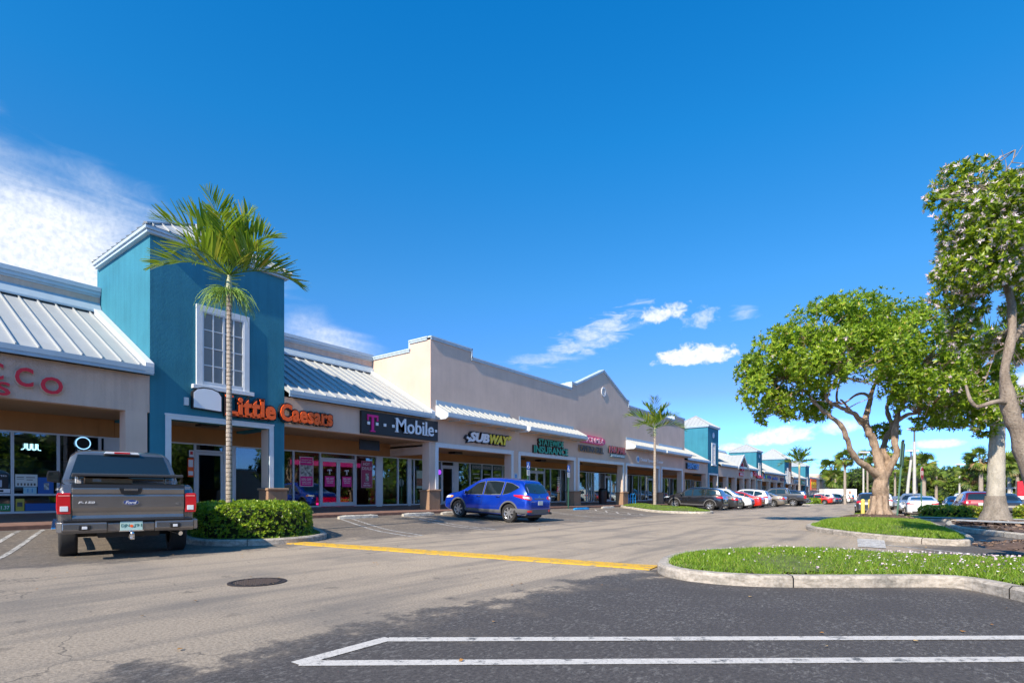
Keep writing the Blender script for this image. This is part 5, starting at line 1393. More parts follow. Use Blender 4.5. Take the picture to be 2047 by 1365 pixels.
class Car:
    def __init__(c, name, label, s, pm, cat='car', group=None):
        c.s = s; c.root = empty(name, (0, 0, 0), label, cat, group)
        mb = make_body(s); me = mb.mesh('body', smooth=32); fix_normals(me)
        me.polygons.foreach_set('use_smooth', [True]*len(me.polygons)); me.set_sharp_from_angle(angle=rad(s.get('sharp', 30)))
        bm = bmesh.new(); bm.from_mesh(me); c.bv = BVHTree.FromBMesh(bm); bm.free()
        o = bpy.data.objects.new('body', me); COL.objects.link(o); me.materials.append(pm); me.materials.append(m_cladd)
        cut = MB(); R_ = s['r']+s.get('gap', .055)
        for wx in s['wx']:
            for sg in (-1, 1):
                cut.lathe([(.0001, sg*.50), (R_, sg*.50), (R_, sg*1.3), (.0001, sg*1.3)], 36, (wx, 0, s['r']+.01), axis='y')
        cm = cut.mesh('cut'); bm = bmesh.new(); bm.from_mesh(cm); bmesh.ops.remove_doubles(bm, verts=bm.verts, dist=.0005); bmesh.ops.recalc_face_normals(bm, faces=bm.faces); bm.to_mesh(cm); bm.free()
        cm.materials.append(pm); cm.materials.append(m_cladd); cm.polygons.foreach_set('material_index', [1]*len(cm.polygons))
        co_ = bpy.data.objects.new('cut', cm); COL.objects.link(co_)
        md = o.modifiers.new('b', 'BOOLEAN'); md.operation = 'DIFFERENCE'; md.solver = 'EXACT'; md.object = co_
        dg = bpy.context.evaluated_depsgraph_get(); dg.update()
        m2 = bpy.data.meshes.new_from_object(o.evaluated_get(dg)); o.modifiers.clear(); o.data = m2; m2.name = 'body'
        bpy.data.objects.remove(co_); 
        m2.set_sharp_from_angle(angle=rad(s.get('sharp', 30)))
        o.parent = c.root; c.body = o
    def hit(c, p, d, off):
        d = Vector(d).normalized(); o = Vector(p)-d*3
        loc, nr, ix, ds = c.bv.ray_cast(o, d)
        if loc is None or ds > 6: loc = Vector(p)
        return loc - d*off
    def patch(c, name, bot, top, d, mat, off=.006, rows=4, cols=None, parent=None, skirt=.02, both=False, label=None):
        """bot/top: polylines of 3-D aims; shot along d onto the body"""
        mb = MB()
        for sg in ((1, -1) if both == 'one' else (1,)):
            c._patch(mb, bot, top, d, off, rows, cols, skirt, sg)
        objs = [mb.build(name, mat, parent or c.root, smooth=50, fix=False)]
        if both is True:
            m2 = MB(); c._patch(m2, bot, top, d, off, rows, cols, skirt, -1)
            objs.append(m2.build(name, mat, (parent if parent and parent is not c.root else c.root), smooth=50))
        return objs[0]
    def _patch(c, mb, bot, top, d, off, rows, cols, skirt, sg):
        def res(pl, n_):
            pl = [Vector(p) for p in pl]; L = [0]
            for a, b in zip(pl[:-1], pl[1:]): L.append(L[-1]+(b-a).length)
            out = []
            for i in range(n_+1):
                t = L[-1]*i/n_; k = 0
                while k < len(L)-2 and L[k+1] < t: k += 1
                u = (t-L[k])/max(1e-9, L[k+1]-L[k]); out.append(pl[k].lerp(pl[k+1], u))
            return out
        n_ = cols or max(6, 4*(max(len(bot), len(top))-1)); B_, T_ = res(bot, n_), res(top, n_)
        if sg < 0: B_ = [Vector((p.x, -p.y, p.z)) for p in B_]; T_ = [Vector((p.x, -p.y, p.z)) for p in T_]; d = (d[0], -d[1], d[2])
        dv = Vector(d).normalized(); b = len(mb.v); cl = n_+1
        for j in range(rows+1):
            for i in range(cl):
                mb.v.append(tuple(c.hit(B_[i].lerp(T_[i], j/rows), d, off)))
        # orientation
        p0, p1, p2 = Vector(mb.v[b]), Vector(mb.v[b+n_]), Vector(mb.v[b+rows*cl])
        flip = (p1-p0).cross(p2-p0).dot(dv) > 0
        def q(f): mb.f.append(tuple(reversed(f)) if flip else f); mb.m.append(0)
        for j in range(rows):
            for i in range(n_): a = b+j*cl+i; q((a, a+1, a+cl+1, a+cl))
        if skirt:
            loop = [b+i for i in range(cl)] + [b+j*cl+n_ for j in range(1, rows+1)] + [b+rows*cl+i for i in range(n_-1, -1, -1)] + [b+j*cl for j in range(rows-1, 0, -1)]
            k0 = len(mb.v); m_ = len(loop)
            for v in loop: mb.v.append(tuple(Vector(mb.v[v])+dv*skirt))
            for i in range(m_): i2 = (i+1) % m_; q((loop[i], k0+i, k0+i2, loop[i2]))
    def wheels(c, spokes=5, style=0, width=.225, rimr=.64, hub=m_rim):
        s = c.s; r = s['r']; w = width
        for wx in s['wx']:
            for sg in (1, -1):
                yo = sg*(s['W']-s.get('winset', .025)); yi = yo-sg*w
                ce = (wx, 0, r)
                pf = [(r*rimr, yi), (r*.93, yi), (r*.985, yi+sg*.02), (r, yi+sg*.05), (r, yo-sg*.05), (r*.985, yo-sg*.02), (r*.93, yo), (r*.72, yo+sg*.004), (r*rimr, yo-sg*.012)]
                t = MB(); t.lathe(pf, 40, ce, axis='y'); wl = t.build('wheel', m_tyre, c.root, smooth=40, fix=True)
                d = MB(); rr = r*rimr
                d.lathe([(rr, yo-sg*.012), (rr*.95, yo-sg*.018), (rr*.93, yo-sg*.07), (rr*.35, yo-sg*.075), (.001, yo-sg*.075)], 32, ce, axis='y', ms=[0, 0, 1, 1])
                for k in range(spokes):
                    for dl in ((-.13, .13) if style == 1 else (0,)):
                        a = 2*math.pi*k/spokes+.3; wd = (.030 if style == 1 else .060)*r/.35
                        p0 = Vector((wx+math.cos(a+dl*.3)*rr*.12, yo-sg*.028, r+math.sin(a+dl*.3)*rr*.12)); p1 = Vector((wx+math.cos(a+dl)*rr*.97, yo-sg*.016, r+math.sin(a+dl)*rr*.97))
                        d.beam(p0, p1, wd, .03, up=(0, sg, 0))
                d.lathe([(rr*.24, yo-sg*.05), (rr*.24, yo-sg*.012), (.001, yo-sg*.006)], 16, ce, axis='y')
                d.build('rim', [hub, m_rimdark], wl, smooth=40, fix=True)
    def underbody(c, mat=None):  # black box added beneath the car to block light
        s = c.s; h = s['L']/2
        MB().box(-h*.86, h*.86, -s['W']*.62, s['W']*.62, s['zb']-.05, s['zb']+.06).build('underbody', mat or m_black, c.root)
    def mirror(c, x, z, pm, sz=(.10, .20, .14)):
        for sg in (1, -1):
            p = c.hit((x, sg*.9, z), (0, -sg, 0), 0)
            mb = MB(); y0 = p.y; mb.beam((x-.02, y0-sg*.03, z-.03), (x-.02, y0+sg*.06, z-.02), .05, .03)
            m = MB(); a, b, h_ = sz
            cx_, cy_, cz_ = x-.03, y0+sg*(.04+b/2), z+.03
            pf = [(-.5, .25), (-.38, .5), (.38, .5), (.5, .15), (.45, -.4), (-.45, -.5)]
            for t, sc in ((-.5, .88), (-.3, 1), (.2, .92), (.5, .6)):
                for u, v in pf: m.v.append((cx_+a*t, cy_+b*u*sc, cz_+h_*v*sc))
            for i in range(3):
                for k in range(6): k2 = (k+1) % 6; m.f.append((i*6+k, i*6+k2, (i+1)*6+k2, (i+1)*6+k)); m.m.append(0)
            m.f.append((5, 4, 3, 2, 1, 0)); m.f.append(tuple(18+k for k in range(6))); m.m += [0, 0]
            mo = m.build('mirror', pm, c.root, smooth=50, fix=True)
            mb.build('mirror_arm', m_black, mo)
            g_ = MB(); g_.add([(cx_-a*.5-.004, cy_+b*u*.74, cz_+h_*v*.74) for u, v in pf], [(0, 1, 2, 3, 4, 5)]); g_.build('mirror_glass', m_cglass, mo, fix=True)
    def side_windows(c, wins, sur=m_seam, bright=None):
        for sg in (1, -1):
            for (bot, top) in wins:
                def P(pl, e=0): return [(x, .9*1, z) for x, z in pl]
                if sur:
                    cx_ = sum(p[0] for p in bot+top)/len(bot+top); cz_ = sum(p[1] for p in bot+top)/len(bot+top)
                    ex = lambda pl: [(x+(.022 if x > cx_ else -.022), .9, z+(.018 if z > cz_ else -.018)) for x, z in pl]
                    mb = MB(); c._patch(mb, ex(bot), ex(top), (0, -1, 0), .004, 4, None, .01, sg); sr = mb.build('window_surround', bright or sur, c.root, smooth=50)
                else: sr = c.root
                mb = MB(); c._patch(mb, P(bot), P(top), (0, -1, 0), .008, 5, None, .008, sg); mb.build('side_window', m_cglass, sr, smooth=60)
    def seams(c, lines, w=.008):
        mb = MB()
        for sg in (1, -1):
            for (p, q) in lines:
                dx, dz_ = q[0]-p[0], q[1]-p[1]; L = math.hypot(dx, dz_); nx_, nz_ = -dz_/L*w/2, dx/L*w/2
                bot = [(p[0]-nx_, .9, p[1]-nz_), (q[0]-nx_, .9, q[1]-nz_)]; top = [(p[0]+nx_, .9, p[1]+nz_), (q[0]+nx_, .9, q[1]+nz_)]
                c._patch(mb, bot, top, (0, -1, 0), .0015, 1, 10, 0, sg)
        mb.build('door_gaps', m_seam, c.root)
    def handles(c, pts, mat):
        for sg in (1, -1):
            for x, z in pts:
                p = c.hit((x, sg*.9, z), (0, -sg, 0), .0)
                mb = MB(); mb.tube([(x+.10, p.y-sg*.005, z), (x+.08, p.y+sg*.03, z), (x-.08, p.y+sg*.035, z+.004), (x-.10, p.y-sg*.005, z+.004)], .013, 6); mb.build('door_handle', mat, c.root, smooth=60)
    def arch_trim(c, mat, wd=.06):
        for sg in (1, -1):
            for wx in c.s['wx']:
                R_ = c.s['r']+c.s.get('gap', .055)+.002; mb = MB()
                A = np.linspace(-.25, math.pi+.25, 22)
                bot = [(wx+math.cos(a)*R_, .9, c.s['r']+.01+math.sin(a)*R_) for a in A]; top = [(wx+math.cos(a)*(R_+wd), .9, c.s['r']+.01+math.sin(a)*(R_+wd)) for a in A]
                bot = [(x, y, max(z, c.s['zb']+.02)) for x, y, z in bot]; top = [(x, y, max(z, c.s['zb']+.02)) for x, y, z in top]
                c._patch(mb, bot, top, (0, -1, 0), .012, 2, 21, .03, sg); mb.build('wheel_arch_trim', mat, c.root, smooth=60)
    def place(c, x, y, hd, dz=0):
        place(c.root, x, y, hd, dz)
def place(root, x, y, hd, dz=0):
    """stand the vehicle on the lot, pitched with it"""
    h = Vector((hd[0], hd[1])).normalized(); l = 1.4
    zf, zr = gz(x+h.x*l, y+h.y*l), gz(x-h.x*l, y-h.y*l)
    root.location = (x, y, (zf+zr)/2+dz); root.rotation_euler = (0, -math.atan2(zf-zr, 2*l), math.atan2(h.y, h.x))

def plate(c, x, z, text=None, w_=.305, h_=.155, d=(1, 0, 0), tint=m_plate, sub=None):
    p = c.hit((x, 0, z), d, .02); sx = -1 if d[0] > 0 else 1
    mb = MB(); mb.box(p.x-.006, p.x+.006, -w_/2, w_/2, z-h_/2, z+h_/2); pl = mb.build('licence_plate', tint, c.root, bevel=.004)
    if text:
        t = MB(); put_text(t, text, (p.x+sx*.009, -w_*.40*(1 if sx > 0 else -1), z-.035), (0, sx, 0), (0, 0, 1), .065, w_*.8, .002, .006); t.build('plate_text', plain('plate_green', (.02, .16, .11), .5), pl)
        o_ = MB(); o_.lathe([(.026, 0), (.026, .004), (.001, .004)], 14, (p.x+sx*.007, 0, z), axis='x'); o_.build('plate_emblem', m_orange, pl)
    return pl

ESC = dict(L=4.52, W=.925, r=.355, wx=(-1.36, 1.33), zb=.25, sm=2, tumble=.36, corner=.20, endlift=.10,
    top=[(-2.26, .58), (-2.25, .80), (-2.20, .97), (-2.15, 1.08), (-2.02, 1.30), (-1.86, 1.52), (-1.74, 1.60), (-1.2, 1.665), (-.4, 1.69), (.15, 1.665), (.55, 1.56), (1.28, 1.10), (1.5, 1.06), (1.9, .99), (2.12, .88), (2.23, .70), (2.26, .55)],
    belt=[(-2.26, .95), (-1.9, 1.10), (-1.0, 1.04), (0, .99), (1.2, .95), (2.26, .72)])
def make_escape(paintm):
    c = Car('parked_car', 'bright blue compact SUV parked nose-in before the sandwich shop', ESC, paintm)
    c.underbody(); c.wheels(7, 0)
    c.side_windows([([(.06, 1.015), (.5, 1.0), (1.02, .985)], [(.06, 1.52), (.40, 1.46), (.98, 1.04)]),
                    ([(-.90, 1.05), (-.5, 1.03), (-.04, 1.02)], [(-.95, 1.53), (-.5, 1.55), (-.04, 1.535)]),
                    ([(-1.72, 1.33), (-1.35, 1.13), (-1.02, 1.06)], [(-1.70, 1.37), (-1.35, 1.50), (-1.06, 1.525)])], bright=plain('window_line', (.25, .26, .27), .3, metal=.6))
    c.patch('windshield', [(1, -.66, 1.10), (1, 0, 1.12), (1, .66, 1.10)], [(1, -.56, 1.54), (1, 0, 1.59), (1, .56, 1.54)], (-1, 0, 0), m_cglass)
    c.patch('rear_window', [(-2, -.60, 1.17), (-2, 0, 1.13), (-2, .60, 1.17)], [(-2, -.56, 1.49), (-2, 0, 1.53), (-2, .56, 1.49)], (1, 0, 0), m_cglass, off=.01)
    # dark surround of the rear glass reaching the corners
    c.patch('rear_corner_glass', [(-1.95, .70, 1.17), (-2.05, .62, 1.15)], [(-1.84, .62, 1.44), (-1.9, .57, 1.48)], (1, -.5, 0), m_cglass, both=True)
    c.patch('tail_light', [(-1.62, .93, 1.02), (-1.95, .86, .94), (-2.20, .62, .88), (-2.22, .52, .93)], [(-1.60, .93, 1.07), (-1.95, .86, 1.08), (-2.15, .66, 1.05), (-2.19, .54, 1.0)], (.75, -.66, 0), m_tail, off=.014, both=True)
    c.patch('lamp_lens', [(-1.98, .84, .97), (-2.17, .62, .93)], [(-1.97, .84, 1.03), (-2.15, .62, 1.01)], (.75, -.66, 0), m_lampw, off=.02, both=True, skirt=.01)
    c.patch('bumper_reflector', [(-2.2, .80, .44), (-2.24, .55, .44)], [(-2.2, .82, .50), (-2.24, .57, .52)], (.9, -.43, 0), m_tail, off=.022, both=True)
    c.patch('rear_bumper_cladding', [(-2.2, -.92, .32), (-2.26, -.5, .30), (-2.26, .5, .30), (-2.2, .92, .32)], [(-2.2, -.92, .56), (-2.26, -.6, .54), (-2.26, .6, .54), (-2.2, .92, .56)], (1, 0, 0), m_clad, off=.010, cols=18)
    c.patch('bumper_side_cladding', [(-1.80, .92, .33), (-2.2, .8, .32)], [(-1.76, .92, .56), (-2.2, .8, .56)], (.5, -.86, 0), m_clad, off=.012, both=True)
    c.patch('sill_cladding', [(-.96, .93, .28), (.93, .93, .28)], [(-.98, .93, .47), (.95, .93, .43)], (0, -1, 0), m_clad, off=.012, both=True)
    c.patch('front_bumper_cladding', [(2.2, -.85, .34), (2.2, .85, .34)], [(2.2, -.85, .5), (2.2, .85, .5)], (-1, 0, 0), m_clad, off=.01, cols=16)
    c.patch('grille', [(2.2, -.45, .62), (2.2, .45, .62)], [(2.2, -.5, .74), (2.2, .5, .74)], (-1, 0, 0), m_black)
    c.patch('headlight', [(1.85, .82, .80), (2.15, .62, .76)], [(1.72, .84, .90), (2.08, .62, .86)], (-.7, -.7, 0), m_lampw, both=True, off=.012)
    c.patch('turn_signal', [(1.70, .90, .82), (1.86, .85, .80)], [(1.66, .9, .88), (1.82, .85, .89)], (-.5, -.86, 0), m_amber, both=True, off=.016)
    c.arch_trim(m_clad); c.mirror(.92, 1.02, paintm)
    c.seams([((1.0, .48), (1.03, .96)), ((.03, .46), (.01, 1.0)), ((-.92, .72), (-1.0, 1.04)), ((-.62, .47), (-.78, .6)), ((-.92, .72), (-.78, .6)), ((-.98, .44), (1.0, .44))])
    c.handles([(.22, .93), (-.80, .96)], m_black)
    c.patch('tailgate_gap', [(-2.2, -.62, .60), (-2.2, .62, .60)], [(-2.2, -.62, .612), (-2.2, .62, .612)], (1, 0, 0), m_seam, off=.003, cols=12)
    c.patch('tailgate_handle_strip', [(-2.2, -.34, .93), (-2.2, .34, .93)], [(-2.2, -.36, .96), (-2.2, .36, .96)], (1, 0, 0), m_clad, off=.02, cols=8)
    plate(c, -2.2, .78)
    p = c.hit((-2.2, 0, 1.0), (1, 0, 0), .012); MB().lathe([(.055, -.01), (.055, .004), (.001, .004)], 20, (p.x, 0, 1.01), axis='x').build('badge', m_sblue, c.root, fix=True)
    mb = MB(); q = c.hit((-2.1, .55, .86), (1, 0, 0), .012); put_text(mb, 'ESCAPE', (q.x, .60, .815), (0, -1, 0), (0, 0, 1), .035, .24, .004, .004); mb.build('tailgate_lettering', m_chrome, c.root)
    c.patch('high_brake_light', [(-1.8, -.16, 1.565), (-1.8, .16, 1.565)], [(-1.8, -.16, 1.60), (-1.8, .16, 1.60)], (1, 0, -.3), m_tail, off=.01)
    c.patch('roof_spoiler', [(-1.86, -.55, 1.60), (-1.86, .55, 1.60)], [(-1.6, -.56, 1.64), (-1.6, .56, 1.64)], (0, 0, -1), paintm, off=.02, skirt=.05)
    mb = MB(); mb.tube([(-1.4, 0, 1.66), (-1.55, 0, 1.74), (-1.62, 0, 1.80)], .006, 5); mb.build('antenna', m_black, c.root)
    mb = MB(); mb.tube([(-2.07, -.02, 1.19), (-2.08, .16, 1.23), (-2.05, .30, 1.25)], .011, 5); mb.build('wiper', m_black, c.root)
    return c
blue = make_escape(paint('electric_blue_paint', (.004, .045, .44), .35, .25))
blue.place(-14.2, 17.92, (-1, .0)); blue.root.scale = (.985, 1, 1.025)

SUVS = dict(L=4.60, W=.925, r=.36, wx=(-1.36, 1.32), zb=.26, tumble=.34, corner=.20, endlift=.12,
    top=[(-2.30, .55), (-2.29, .82), (-2.22, 1.0), (-2.10, 1.22), (-1.92, 1.52), (-1.75, 1.62), (-1.0, 1.69), (0, 1.69), (.35, 1.62), (1.12, 1.14), (1.4, 1.10), (1.95, 1.0), (2.2, .84), (2.28, .68), (2.30, .5)],
    belt=[(-2.3, .98), (-1.8, 1.14), (-1.0, 1.08), (0, 1.02), (1.1, .98), (2.3, .74)])
def generic(kind, label, pm, s, clad=m_clad, name='parked_car', cat='car', group='cars parked in the plaza lot', lampw=True, spokes=5, style=1):
    c = Car(name, label, s, pm, cat, group); c.underbody(); c.wheels(spokes, style)
    B0 = s['wl']                       # window line data
    c.side_windows(B0)
    ws = s['ws']; rw = s['rw']
    c.patch('windshield', [(1, -ws[0], ws[2]), (1, 0, ws[2]+.015), (1, ws[0], ws[2])], [(1, -ws[1], ws[3]), (1, 0, ws[3]+.03), (1, ws[1], ws[3])], (-1, 0, 0) if kind != 'sedan' else (-.75, 0, -.66), m_cglass)
    c.patch('rear_window', [(-1.6, -rw[0], rw[2]), (-1.6, 0, rw[2]-.01), (-1.6, rw[0], rw[2])], [(-1.6, -rw[1], rw[3]), (-1.6, 0, rw[3]+.03), (-1.6, rw[1], rw[3])], (1, 0, 0), m_cglass, off=.008)
    for nm, b_, t_, d_, mt in s['lamps']: c.patch(nm, b_, t_, d_, mt, off=.012, both=True)
    for nm, b_, t_, d_, mt in s['pt']: c.patch(nm, b_, t_, d_, mt, off=.01, cols=16)
    if clad:
        h = s['L']/2
        c.patch('rear_bumper_cladding', [(-h+.1, -.9, s['zb']+.06), (-h, .0, s['zb']+.04), (-h+.1, .9, s['zb']+.06)], [(-h+.1, -.9, s['zb']+.24), (-h, .0, s['zb']+.22), (-h+.1, .9, s['zb']+.24)], (1, 0, 0), clad, off=.01, cols=16)
        c.patch('sill_cladding', [(s['wx'][0]+.42, .93, s['zb']+.03), (s['wx'][1]-.42, .93, s['zb']+.03)], [(s['wx'][0]+.42, .93, s['zb']+.17), (s['wx'][1]-.42, .93, s['zb']+.17)], (0, -1, 0), clad, off=.012, both=True)
        c.arch_trim(clad)
    c.mirror(s['mir'][0], s['mir'][1], pm); c.seams(s['seams']); c.handles(s['hnd'], pm)
    plate(c, -s['L']/2, s['pz'])
    return c
def lampset(h, z0, z1, zh0, zh1, w_=.55, xr=.45):
    return [('tail_light', [(-h+xr, .93, z0+.04), (-h+.12, .80, z0), (-h+.03, w_, z0+.01)], [(-h+xr+.03, .92, z1-.03), (-h+.14, .80, z1), (-h+.06, w_, z1-.01)], (.75, -.66, 0), m_tail),
            ('headlight', [(h-.45, .88, zh0+.03), (h-.12, .66, zh0)], [(h-.52, .88, zh1+.02), (h-.2, .66, zh1)], (-.7, -.7, 0), m_lampw)]
SUVS.update(wl=[([(.04, 1.05), (.5, 1.03), (.96, 1.02)], [(.04, 1.53), (.32, 1.48), (.92, 1.07)]), ([(-.92, 1.09), (-.5, 1.07), (-.05, 1.055)], [(-.96, 1.54), (-.5, 1.56), (-.05, 1.545)]), ([(-1.72, 1.24), (-1.35, 1.14), (-1.02, 1.10)], [(-1.72, 1.42), (-1.35, 1.51), (-1.06, 1.535)])],
    ws=(.68, .58, 1.17, 1.54), rw=(.66, .56, 1.18, 1.50), lamps=lampset(2.3, .92, 1.08, .78, .90), mir=(.86, 1.07), pz=.80,
    seams=[((.98, .45), (1.0, 1.0)), ((.0, .45), (-.01, 1.04)), ((-.93, .74), (-1.02, 1.08)), ((-.62, .46), (-.93, .74))], hnd=[(.2, .95), (-.8, .98)],
    pt=[('grille', [(2.2, -.5, .6), (2.2, .5, .6)], [(2.2, -.6, .80), (2.2, .6, .80)], (-1, 0, 0), m_black), ('lower_grille', [(2.2, -.6, .38), (2.2, .6, .38)], [(2.2, -.65, .52), (2.2, .65, .52)], (-1, 0, 0), m_cladd), ('tailgate_gap', [(-2.2, -.62, .66), (-2.2, .62, .66)], [(-2.2, -.62, .672), (-2.2, .62, .672)], (1, 0, 0), m_seam)])
BIG = dict(SUVS); BIG.update(L=4.95, W=.96, r=.38, wx=(-1.45, 1.42), zb=.28,
    top=[(-2.475, .58), (-2.46, .88), (-2.40, 1.08), (-2.30, 1.30), (-2.12, 1.62), (-1.95, 1.70), (-1.0, 1.78), (0, 1.78), (.45, 1.70), (1.22, 1.20), (1.5, 1.16), (2.1, 1.06), (2.36, .9), (2.46, .72), (2.475, .5)],
    belt=[(-2.5, 1.02), (-1.9, 1.14), (-1.0, 1.10), (0, 1.07), (1.2, 1.03), (2.5, .8)],
    wl=[([(.12, 1.10), (.55, 1.08), (1.05, 1.06)], [(.12, 1.60), (.45, 1.55), (1.0, 1.12)]), ([(-.92, 1.13), (-.5, 1.12), (.03, 1.105)], [(-.92, 1.63), (-.5, 1.64), (.03, 1.62)]), ([(-1.95, 1.17), (-1.5, 1.15), (-1.02, 1.135)], [(-1.90, 1.50), (-1.5, 1.58), (-1.02, 1.625)])],
    ws=(.70, .60, 1.24, 1.62), rw=(.68, .60, 1.20, 1.58), lamps=lampset(2.475, .96, 1.14, .84, .96), mir=(.95, 1.12), pz=.92,
    seams=[((1.05, .5), (1.08, 1.05)), ((.08, .48), (.07, 1.1)), ((-.96, .8), (-1.0, 1.12))], hnd=[(.28, 1.0), (-.8, 1.02)])
SED = dict(L=4.85, W=.915, r=.335, wx=(-1.42, 1.40), zb=.20, tumble=.42, corner=.22, endlift=.10,
    top=[(-2.425, .48), (-2.41, .80), (-2.36, .98), (-2.25, 1.04), (-1.75, 1.10), (-1.55, 1.13), (-.95, 1.36), (-.55, 1.44), (0, 1.455), (.3, 1.42), (1.2, 1.00), (1.45, .96), (2.0, .86), (2.28, .72), (2.40, .58), (2.425, .42)],
    belt=[(-2.425, .92), (-1.7, .98), (-.8, .95), (.2, .92), (1.2, .89), (2.425, .62)],
    wl=[([(.02, .955), (.5, .94), (.98, .93)], [(.02, 1.33), (.28, 1.30), (.94, .96)]), ([(-.98, .985), (-.5, .97), (-.07, .96)], [(-.90, 1.28), (-.5, 1.33), (-.07, 1.34)]), ([(-1.40, 1.05), (-1.2, 1.02), (-1.06, 1.0)], [(-1.38, 1.07), (-1.2, 1.16), (-1.02, 1.25)])],
    ws=(.66, .56, 1.02, 1.34), rw=(.60, .54, 1.12, 1.32), mir=(.85, .97), pz=.72,
    lamps=lampset(2.425, .78, .94, .62, .74, .48, .42), seams=[((1.0, .38), (1.02, .90)), ((-.02, .38), (-.03, .94)), ((-1.0, .7), (-1.08, .97))], hnd=[(.2, .84), (-.85, .86)],
    pt=[('grille', [(2.3, -.4, .46), (2.3, .4, .46)], [(2.3, -.45, .62), (2.3, .45, .62)], (-1, 0, 0), m_black), ('lower_grille', [(2.3, -.6, .28), (2.3, .6, .28)], [(2.3, -.62, .38), (2.3, .62, .38)], (-1, 0, 0), m_cladd), ('boot_gap', [(-2.3, -.55, .62), (-2.3, .55, .62)], [(-2.3, -.55, .632), (-2.3, .55, .632)], (1, 0, 0), m_seam), ('bumper_insert', [(-2.3, -.55, .30), (-2.3, .55, .30)], [(-2.3, -.6, .40), (-2.3, .6, .40)], (1, 0, 0), m_cladd)])
EV = dict(SED); EV.update(L=4.69, W=.925, wx=(-1.44, 1.42), 
    top=[(-2.345, .48), (-2.33, .84), (-2.29, 1.03), (-2.22, 1.10), (-1.95, 1.13), (-1.55, 1.20), (-.9, 1.38), (-.45, 1.44), (.0, 1.445), (.4, 1.38), (1.3, .98), (1.6, .93), (2.05, .80), (2.27, .65), (2.345, .45)],
    belt=[(-2.345, .96), (-1.7, 1.02), (-.8, .97), (.2, .93), (1.2, .89), (2.345, .6)], rw=(.66, .56, 1.15, 1.36), lamps=lampset(2.345, .86, .96, .62, .72, .46, .36))

GC = 'cars parked in the plaza lot'
PAL = dict(black=paint('black_paint', (.012, .012, .016), .2, .25), dgrey=paint('graphite_paint', (.05, .052, .058)), white=paint('white_car_paint', (.72, .73, .74), 0, .3), red=paint('red_paint', (.58, .02, .012), .15, .28),
           bronze=paint('bronze_paint', (.22, .19, .155)), navy=paint('navy_paint', (.012, .03, .08)), maroon=paint('maroon_paint', (.17, .006, .015), .35, .25), silver=paint('silver_paint', (.42, .44, .46), .6), teal=paint('steel_blue_paint', (.04, .10, .17), .4))
protos = {}
protos['suv'] = generic('suv', 'black crossover SUV, nearest of the far row, beside the slim palm island', PAL['black'], SUVS, group=GC)
protos['suv'].place(-13.95, 42.65, (-1, -.02))
protos['sedan'] = generic('sedan', 'graphite sedan right behind the black crossover', PAL['dgrey'], SED, clad=None, group=GC)
protos['sedan'].place(-13.9, 46.2, (-1, 0))
protos['big'] = generic('suv', 'deep red family SUV seen from behind left of the royal palm trunk', PAL['maroon'], BIG, group=GC, clad=m_cladd)
protos['big'].place(3.05, 48.8, (-.1, 1))
protos['ev'] = generic('sedan', 'white fastback sedan seen from behind between the big tree and the low hedge', PAL['white'], EV, clad=None, group=GC, style=1)
protos['ev'].place(.15, 48.0, (-.05, 1))
def clone(kind, label, pal, x, y, hd, dz=0):
    src = protos[kind].root; pm = PAL[pal]
    def rec(o, parent):
        c = o.copy(); COL.objects.link(c)
        if parent is not None: c.parent = parent
        if o.type == 'MESH' and o.name.split('.')[0] in ('body', 'mirror', 'door_handle'):
            c.material_slots[0].link = 'OBJECT'; c.material_slots[0].material = pm
        for ch in list(o.children): rec(ch, c)
        return c
    r = rec(src, None); r['label'] = label; place(r, x, y, hd, dz); return r
clone('suv', 'white crossover SUV nosed out of the row beyond the graphite sedan', 'white', -13.6, 49.6, (1, .05))
clone('sedan', 'bright red sedan, fourth in the far row', 'red', -13.6, 52.9, (-1, 0))
clone('suv', 'white tall SUV right behind the bright red sedan', 'white', -13.6, 56.3, (-1, 0))
clone('sedan', 'bronze sedan between the white tall SUV and the grey pickup', 'bronze', -13.0, 60.2, (-1, .02))
clone('big', 'dark navy SUV behind the grey pickup', 'navy', -12.6, 70.6, (-1, .05))
clone('sedan', 'small dark red car half hidden at the end of the far row', 'maroon', -13.6, 75.0, (-1, 0))
for kind, lb, pal, y in [('sedan', 'red sedan behind the trimmed green island of the short palm', 'red', 93.5), ('suv', 'white SUV behind the trimmed green island', 'white', 97.0), ('sedan', 'navy sedan past the trimmed green island', 'navy', 100.5), ('sedan', 'dark blue sedan at the right end of the trimmed green island', 'teal', 104), ('suv', 'black SUV next to the dark blue sedan far down the row', 'black', 108), ('sedan', 'silver sedan far down the shop row', 'silver', 112), ('suv', 'white SUV far down the shop row near the end store', 'white', 121), ('suv', 'bronze SUV parked before the white trailer', 'bronze', 128)]:
    clone(kind, lb, pal, -12.5, y, (-1, .02))
clone('big', 'dark blue SUV driving towards the camera at the end of the lane', 'teal', -8.0, 118, (.1, -1))
clone('suv', 'graphite SUV parked left of the white fastback, behind the big trunk', 'dgrey', -2.8, 48.6, (-.05, 1))
clone('sedan', 'navy sedan facing out between white fastback and deep red SUV', 'navy', 2.6, 56.5, (.05, -1))
clone('sedan', 'dark blue sedan nosed out right of the royal palm', 'teal', 7.1, 49.8, (.02, -1))
clone('big', 'silver SUV behind the dark blue sedan right of the royal palm', 'silver', 7.6, 57.4, (-.1, 1))
k = 0
